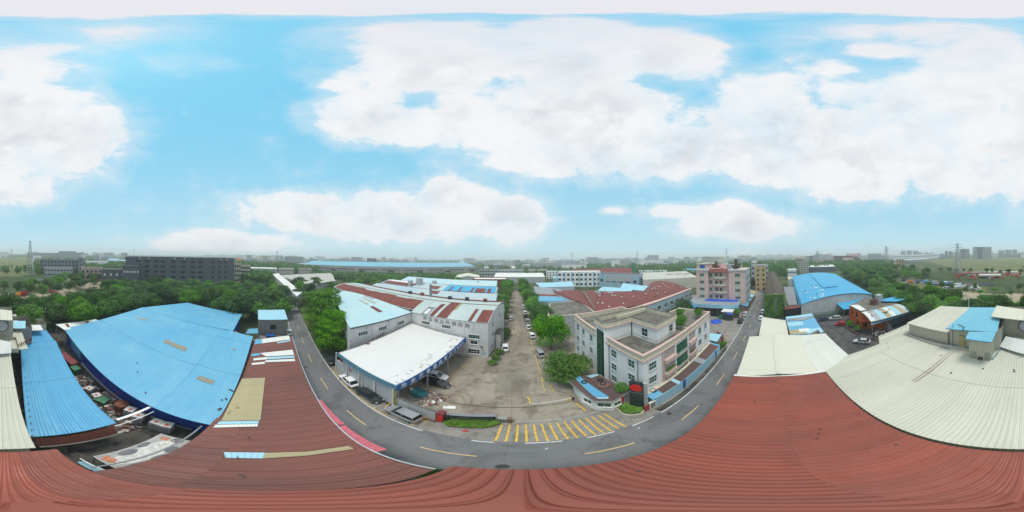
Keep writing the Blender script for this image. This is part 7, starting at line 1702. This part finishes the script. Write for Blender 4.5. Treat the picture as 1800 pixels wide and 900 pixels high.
fb('house', 'orange and cream house by the end of the field track', 'house', 1575, 1589, 320, 456.5, 16, W_YEL, FARRED, cols=3, rows=4, ww=2); fb('house', 'cream house right of the orange and cream one', 'house', 1589, 1600, 315, 458, 14, W_CREAM, W_CREAM, cols=3, rows=3, ww=2)
o, fp, h = fb('factory_block', 'long white factory with blue bands along the field track', 'factory', 1572, 1653, 560, 448, 60, W_WHITE, WHITES, cols=26, rows=2, ww=5, wh=3, par=0, dist1=760)
fb('factory_block', 'lower white range in front of the long white factory', 'factory', 1580, 1640, 470, 456, 40, W_LG, WHITES, cols=16, rows=1, ww=4, wh=2, par=0, dist1=600)
for i, (a, b, d, yt, wm, lb) in enumerate(((1583, 1592, 1300, 441, W_HAZE, 'hazy apartment slab left of its twin on the right horizon'), (1594, 1603, 1300, 440.5, W_HAZE, 'hazy apartment slab, second from left on the right horizon'), (1605, 1614, 1350, 441, W_HAZE, 'hazy apartment slab, third from left on the right horizon'), (1661, 1667, 900, 441.5, W_LG, 'slim grey office tower left of the tall pylon'), (1668, 1674, 930, 441.5, W_LG, 'second slim grey office tower left of the tall pylon'),
        (1755, 1766, 950, 440, W_LG, 'pale slab block right of the glass office'), (1767, 1778, 960, 439, W_LG, 'second pale slab block right of the glass office'), (1779, 1788, 970, 438.7, W_LG, 'third pale slab block right of the glass office'), (1744, 1754, 850, 445, W_WHITE, 'low white block between the glass office and the slabs'), (1790, 1799, 900, 444, W_MID, 'low grey block at the right edge of the slabs'), (1652, 1660, 880, 446, W_BLUE, 'low blue white block left of the slim towers'))):
    fb('tower_block', lb, 'block', a, b, d, yt, 25, wm, W_LG, cols=4, rows=6 if yt < 442 else 2, ww=4, wh=2.4, par=0)
for (a, b, d, yt, yb, lb) in ((1687, 1704, 720, 437.5, 0, 'white framed office with a dark stepped glass hollow'), (1710, 1743, 700, 434, 0, 'big glass office with a dark V shaped atrium')):
    o, fp, h = fb('glass_office', lb, 'office', a, b, d, yt, 40, W_LG, W_LG, cols=9, rows=6, ww=3.4, wh=2.2, par=0)
    A, B = PD(a, d), PD(b, d); A0, d_, n_, L_ = facing(A, B); m = MB()
    q_ = lambda u, z: B3(A0 + d_ * L_ * u + n_ * 1.2, z)
    f_ = [q_(.10, h), q_(.22, h * .8), q_(.26, 2), q_(.50, 2), q_(.52, h * .75), q_(.62, h)]
    m.face(f_); m.face([v - n_ * .8 for v in f_][::-1])
    for i in range(6): m.face([f_[i], f_[(i + 1) % 6], f_[(i + 1) % 6] - n_ * .8, f_[i] - n_ * .8])
    m.build('atrium_glass', glass('atrium_glass_%d' % a, (.10, .15, .17), .2), o)
# north and north-east horizon city
for i, (a, b, d, yt, wm, lb) in enumerate(((1031, 1040, 1250, 452, W_HAZE, 'hazy pale tower at the left of the skyline cluster'), (1037, 1051, 1150, 452.2, W_MID, 'darker grey tower in the skyline cluster'), (1051, 1060, 1200, 454, W_LG, 'pale tower right of the darker one'), (1064, 1072, 1220, 454.5, W_LG, 'pale tower, fourth in the skyline cluster'), (1073, 1084, 1250, 454, W_LG, 'wide pale slab in the skyline cluster'), (1085, 1097, 1250, 454.5, W_LG, 'second wide pale slab in the skyline cluster'), (1098, 1108, 1200, 453, W_HAZE, 'last grey tower in the skyline cluster'),
        (1138, 1158, 1100, 448.5, W_MID, 'dark square office block on the skyline'), (1122, 1150, 640, 457.5, W_WHITE, 'white factory front below the dark square block'), (1150, 1192, 660, 457.5, W_WHITE, 'long white factory roof right of the dark square block'), (1192, 1212, 700, 458, W_MID, 'grey block at the right end of the white factories'), (985, 1000, 1400, 456, W_HAZE, 'faint pale block left of the skyline cluster'))):
    fb('tower_block', lb, 'block', a, b, d, yt, 30, wm, W_LG, cols=5, rows=6 if yt < 455 else 2, ww=5, wh=2.6, par=0)
for px, d, yt, lb in ((487, 420, 441, 'thin lattice mast above the left woods'), (1006, 700, 444, 'thin tall mast on the northern skyline'), (1120, 620, 441.5, 'tall mast left of the dark square block'), (957, 460, 452.5, 'short red and white mast near the drive axis'), (1277, 500, 436, 'thin mast above the pink apartment block'), (963, 600, 452, 'thin mast right of the red and white one')):
    mast(PD(px, d), PZ(px, yt, d), d * .0022, lb)
pylon(PD(53, 190), PZ(53, 423, 190), 9, 'tall narrow lattice tower behind the left trees', 1, 'lattice_tower', armw=.2, t=.34)
pylon(PD(1683, 200), PZ(1683, 428, 200), 10, 'tall power pylon in front of the grass field', 3, t=.36, armw=.5)
pylon(PD(1558, 330), PZ(1558, 433, 330), 13, 'second power pylon, left of the tall one and farther away', 3, t=.5, armw=.4)
pylon(PD(1437, 520), PZ(1437, 441, 520), 16, 'distant power pylon above the pink town', 3, t=.75, armw=.4)
pylon(PD(20, 800), PZ(20, 438, 800), 14, 'faint distant pylon at the far left', 2, t=.8, armw=.4)
# overhead wires between pylons
m = MB()
for k in range(3):
    for s in (-1, 1):
        a, b = PD(1683, 200, PZ(1683, 428, 200) * (.97 - .1 * k)) + up(4 * s, 3 * s, 0), PD(1558, 330, PZ(1558, 433, 330) * (.97 - .1 * k)) + up(4 * s, 3 * s, 0); n = 10; pr = a
        for i in range(1, n + 1):
            q_ = a.lerp(b, i / n) - up(0, 0, 9 * 4 * (i / n) * (1 - i / n)); m.tube(pr, q_, .05, .05, 4, cap=False); pr = q_
tag(m.build('power_lines', DARKM), 'sagging power lines strung between the two nearest pylons', 'cables')
# equipment yard: red machines
MACH = {}
def machine(p, rz, kind, colour, label):
    k = (kind, colour)
    if k not in MACH:
        root = bpy.data.objects.new('parked_machine', None); m = MB(); m.box((0, 0, 1.0), (3.4, 1.9, 1.0)); m.box((-1.0, 0, 1.9), (1.1, 1.2, 1.0)); bo = m.build('body', plain('machine_' + colour, {'red': (.62, .03, .03), 'dull': (.40, .09, .06), 'pale': (.5, .5, .48)}[colour], .5), root)
        m = MB()
        if kind: m.beam((-.6, 0, 2.2), (2.6, 0, 4.6 if kind == 1 else 2.9), .35); m.beam((2.6, 0, 4.6 if kind == 1 else 2.9), (3.8, 0, 2.2), .25)
        else: m.box((1.2, 0, 2.3), (1.6, 1.5, 1.4))
        m.build('boom' if kind else 'platform', MATS['machine_' + colour], root)
        m = MB()
        for x in (-1.2, 1.2):
            for y in (-.9, .9): m.tube((x, y - .12, .42), (x, y + .12, .42), .42, .42, 8)
        m.build('wheels', BLACK, root)
        for ch in root.children: COL.objects.unlink(ch)
        MACH[k] = root
    c = copy_tree(MACH[k], (p.x, p.y, .04), rz, .8); tag(c, label, 'machine', 'machines parked in the equipment yard')
r2 = random.Random(41)
for i in range(74):
    px = r2.uniform(1675, 1798); py = r2.choice((480, 483, 486, 490)) + r2.uniform(-1.2, 1.2)
    c = r2.choice(('red', 'red', 'dull', 'dull', 'pale')); machine(P(px, py), r2.uniform(0, 3.1), r2.randrange(3), c, {'red': 'red hire machine parked in the equipment yard beyond the car park', 'dull': 'brick red machine parked in the equipment yard beyond the car park', 'pale': 'pale grey machine parked in the equipment yard beyond the car park'}[c])
fb('canopy_shed', 'pale beige roofed shed among the red machines', 'shed', 1720, 1760, 165, 484, 12, W_LG, W_CREAM, par=0, base=2.0)
fb('canopy_shed', 'long dark roofed shed behind the red machines', 'shed', 1690, 1735, 205, 479, 8, W_MID, GREYR, par=0); fb('canopy_shed', 'pale long roof right of the dark roofed shed', 'shed', 1737, 1790, 207, 478.5, 8, W_LG, WHITES, par=0)
t = thing('fence', 'grey fence along the far side of the car park', 'fence', P(1650, 494)); m = MB(); a, b = P(1585, 493), P(1750, 502); m.beam(up(a.x, a.y, 1), up(b.x, b.y, 1), .15, 2); m.build('panel', W_MID, t)
t = thing('fence', 'white site fence left of the trees beyond the lorries', 'fence', P(100, 500)); m = MB(); a, b, c = P(63, 494), P(85, 498), P(123, 509); m.beam(up(a.x, a.y, 1.2), up(b.x, b.y, 1.2), .15, 2.4); m.beam(up(b.x, b.y, 1.2), up(c.x, c.y, 1.2), .15, 2.4); m.build('panel', W_LG, t)
m = MB()
for k in range(160): p = P(r2.uniform(64, 100), r2.uniform(500, 515)); m.box(p + up(0, 0, .4), (r2.uniform(.3, 2), r2.uniform(.3, 1.6), r2.uniform(.3, 1.2)), r2.uniform(0, 3), mi=r2.randrange(4))
tag(m.build('building_rubble', [plain('pink_rubble', (.38, .22, .18), .9, .4), JM[2], REDP, JM[0]]), 'spread of pinkish building rubble beyond the left trees', 'rubble', kind='stuff')
# flagpole and roof poles
m = MB(); p = P(1703, 543, 12); m.tube(p, up(p.x, p.y, PZ(1703, 526, math.hypot(p.x, p.y))), .07, .05, 8); single('white_pole', m, WHITEP, 'thin white pole standing behind the blue cabin roof', 'pole')
# small hazy buildings
r2 = random.Random(77)
spec_ = [(0, 58, 700, 1500, 8), (135, 220, 400, 1300, 20), (420, 560, 380, 1300, 44), (560, 850, 800, 1900, 34), (850, 1030, 380, 1300, 44), (1060, 1230, 420, 1300, 36), (1230, 1390, 400, 1200, 16), (1400, 1510, 420, 1300, 48), (1480, 1570, 500, 1500, 20), (1600, 1660, 800, 1600, 10), (1660, 1799, 900, 1800, 14)]
for (a, b, d0, d1, n) in spec_:
    for k in range(n):
        px = r2.uniform(a, b); d = r2.uniform(d0, d1); p = PD(px, d); h = r2.choice((8, 10, 13, 17, 22)) * (1 + d / 2500); w = r2.uniform(16, 70); town = 1400 < px < 1510
        m = MB(); rz = R(r2.choice((12, 100, 70, -20))); dp = r2.uniform(10, 22); m.box(p + up(0, 0, h / 2), (w, dp, h), rz)
        mt = r2.choice(([W_BRICK, FARRED], [W_PINK, W_PINKB], [W_LG, WHITES], [W_PINK, FARRED]) if town else ([W_LG, WHITES], [W_WHITE, W_LG], [W_MID, W_LG], [W_CREAM, W_LG], [W_LG, AQUA]))
        db = single('distant_building', m, mt[0], 'small building of the pinkish town on the eastern horizon' if town else 'small pale building far off in the haze', 'building', 'buildings of the pinkish town' if town else 'small pale buildings in the haze')
        m = MB(); m.box(up(0, 0, h + .35), (w + .6, dp + .6, .6), rz); ro = m.build('roof', mt[1]); ro.parent = db
# far woods: uncountable masses of trees
def woods(name, label, sectors, seed, mat):
    r = random.Random(seed); m = MB()
    for (a, b, d0, d1, n, h) in sectors:
        for k in range(n):
            px = r.uniform(a, b); d = math.sqrt(r.uniform(d0 * d0, d1 * d1)); p = PD(px, d); R_ = h * r.uniform(.45, .8); nn_ = 5 if d < 600 else 3
            for j in range(nn_ * 3):
                an = r.uniform(0, 6.28); z = r.uniform(.1, 1) * h * r.uniform(.8, 1.1); rr = R_ * math.sqrt(max(.05, 1 - (z / h - .45) ** 2 * 1.8)) * r.uniform(.2, 1); c = p + up(math.cos(an) * rr, math.sin(an) * rr, z)
                nv = Vector((r.uniform(-1, 1), r.uniform(-1, 1), r.uniform(0, 1.1))).normalized(); t1 = nv.cross(Vector((r.uniform(-1, 1), r.uniform(-1, 1), .3))).normalized(); t2 = nv.cross(t1); s = h * r.uniform(.30, .6)
                m.face([c - t1 * s * .5, c + t2 * s * .4, c + t1 * s * .5, c - t2 * s * .4])
    return tag(m.build(name, mat), label, 'woods', kind='stuff')
woods('far_woods', 'hazy belts of far-off woodland round the horizon', [
    (420, 560, 260, 600, 500, 10), (545, 850, 175, 235, 380, 6), (425, 480, 150, 230, 160, 8), (850, 1230, 230, 330, 300, 8), (1480, 1570, 190, 300, 260, 8), (1230, 1310, 150, 300, 160, 8), (0, 225, 190, 260, 120, 7), (440, 520, 230, 330, 160, 9), (560, 850, 460, 1200, 500, 9), (850, 1230, 240, 700, 900, 8), (900, 1230, 600, 1500, 600, 9), (1120, 1230, 200, 420, 300, 9),
    (1300, 1400, 200, 600, 900, 10), (1230, 1330, 240, 900, 800, 10), (1390, 1570, 260, 520, 700, 9), (1400, 1600, 500, 1400, 500, 8), (1600, 1660, 700, 1500, 200, 9), (1660, 1800, 900, 1600, 300, 8), (0, 60, 800, 1600, 160, 9), (60, 225, 420, 1300, 600, 9), (60, 225, 230, 420, 260, 8), (225, 430, 300, 1400, 900, 11), (560, 850, 1200, 2600, 500, 12), (850, 1600, 1500, 2800, 900, 13)], 5, LEAF)
m = MB(); r2 = random.Random(8)
def hill(px0, px1, d, h):
    n = 26; prev = None
    for i in range(n + 1):
        px = px0 + (px1 - px0) * i / n; e = max(0, math.sin(math.pi * i / n)) ** .7; z = h * e * (.8 + .25 * math.sin(i * 1.7) + .1 * math.sin(i * 4.1)); c = (PD(px, d - 420, 0), PD(px, d, z), PD(px, d + 500, z * .7), PD(px, d + 1000, 0))
        if prev:
            for j in range(3): m.face([prev[j], c[j], c[j + 1], prev[j + 1]])
        prev = c
hill(330, 520, 3000, 48); hill(1295, 1420, 3000, 60); hill(1180, 1300, 3400, 36); hill(560, 700, 3600, 22)
structure('hills', m, EARTH)
# air -------------------------------------------------------------------
hm = bpy.data.materials.new('haze_air'); hm.use_nodes = True; ht = NT(hm.node_tree); hv = ht.new('ShaderNodeVolumePrincipled'); ho = ht.new('ShaderNodeOutputMaterial'); ht.l.new(hv.outputs[0], ho.inputs['Volume'])
hv.inputs['Color'].default_value = (.90, .96, 1.0, 1); hv.inputs['Density'].default_value = .00046; hv.inputs['Anisotropy'].default_value = .0
m = MB(); m.box((0, 0, 44), (12400, 12400, 90)); hz = m.build('haze', hm); tag(hz, kind='stuff')
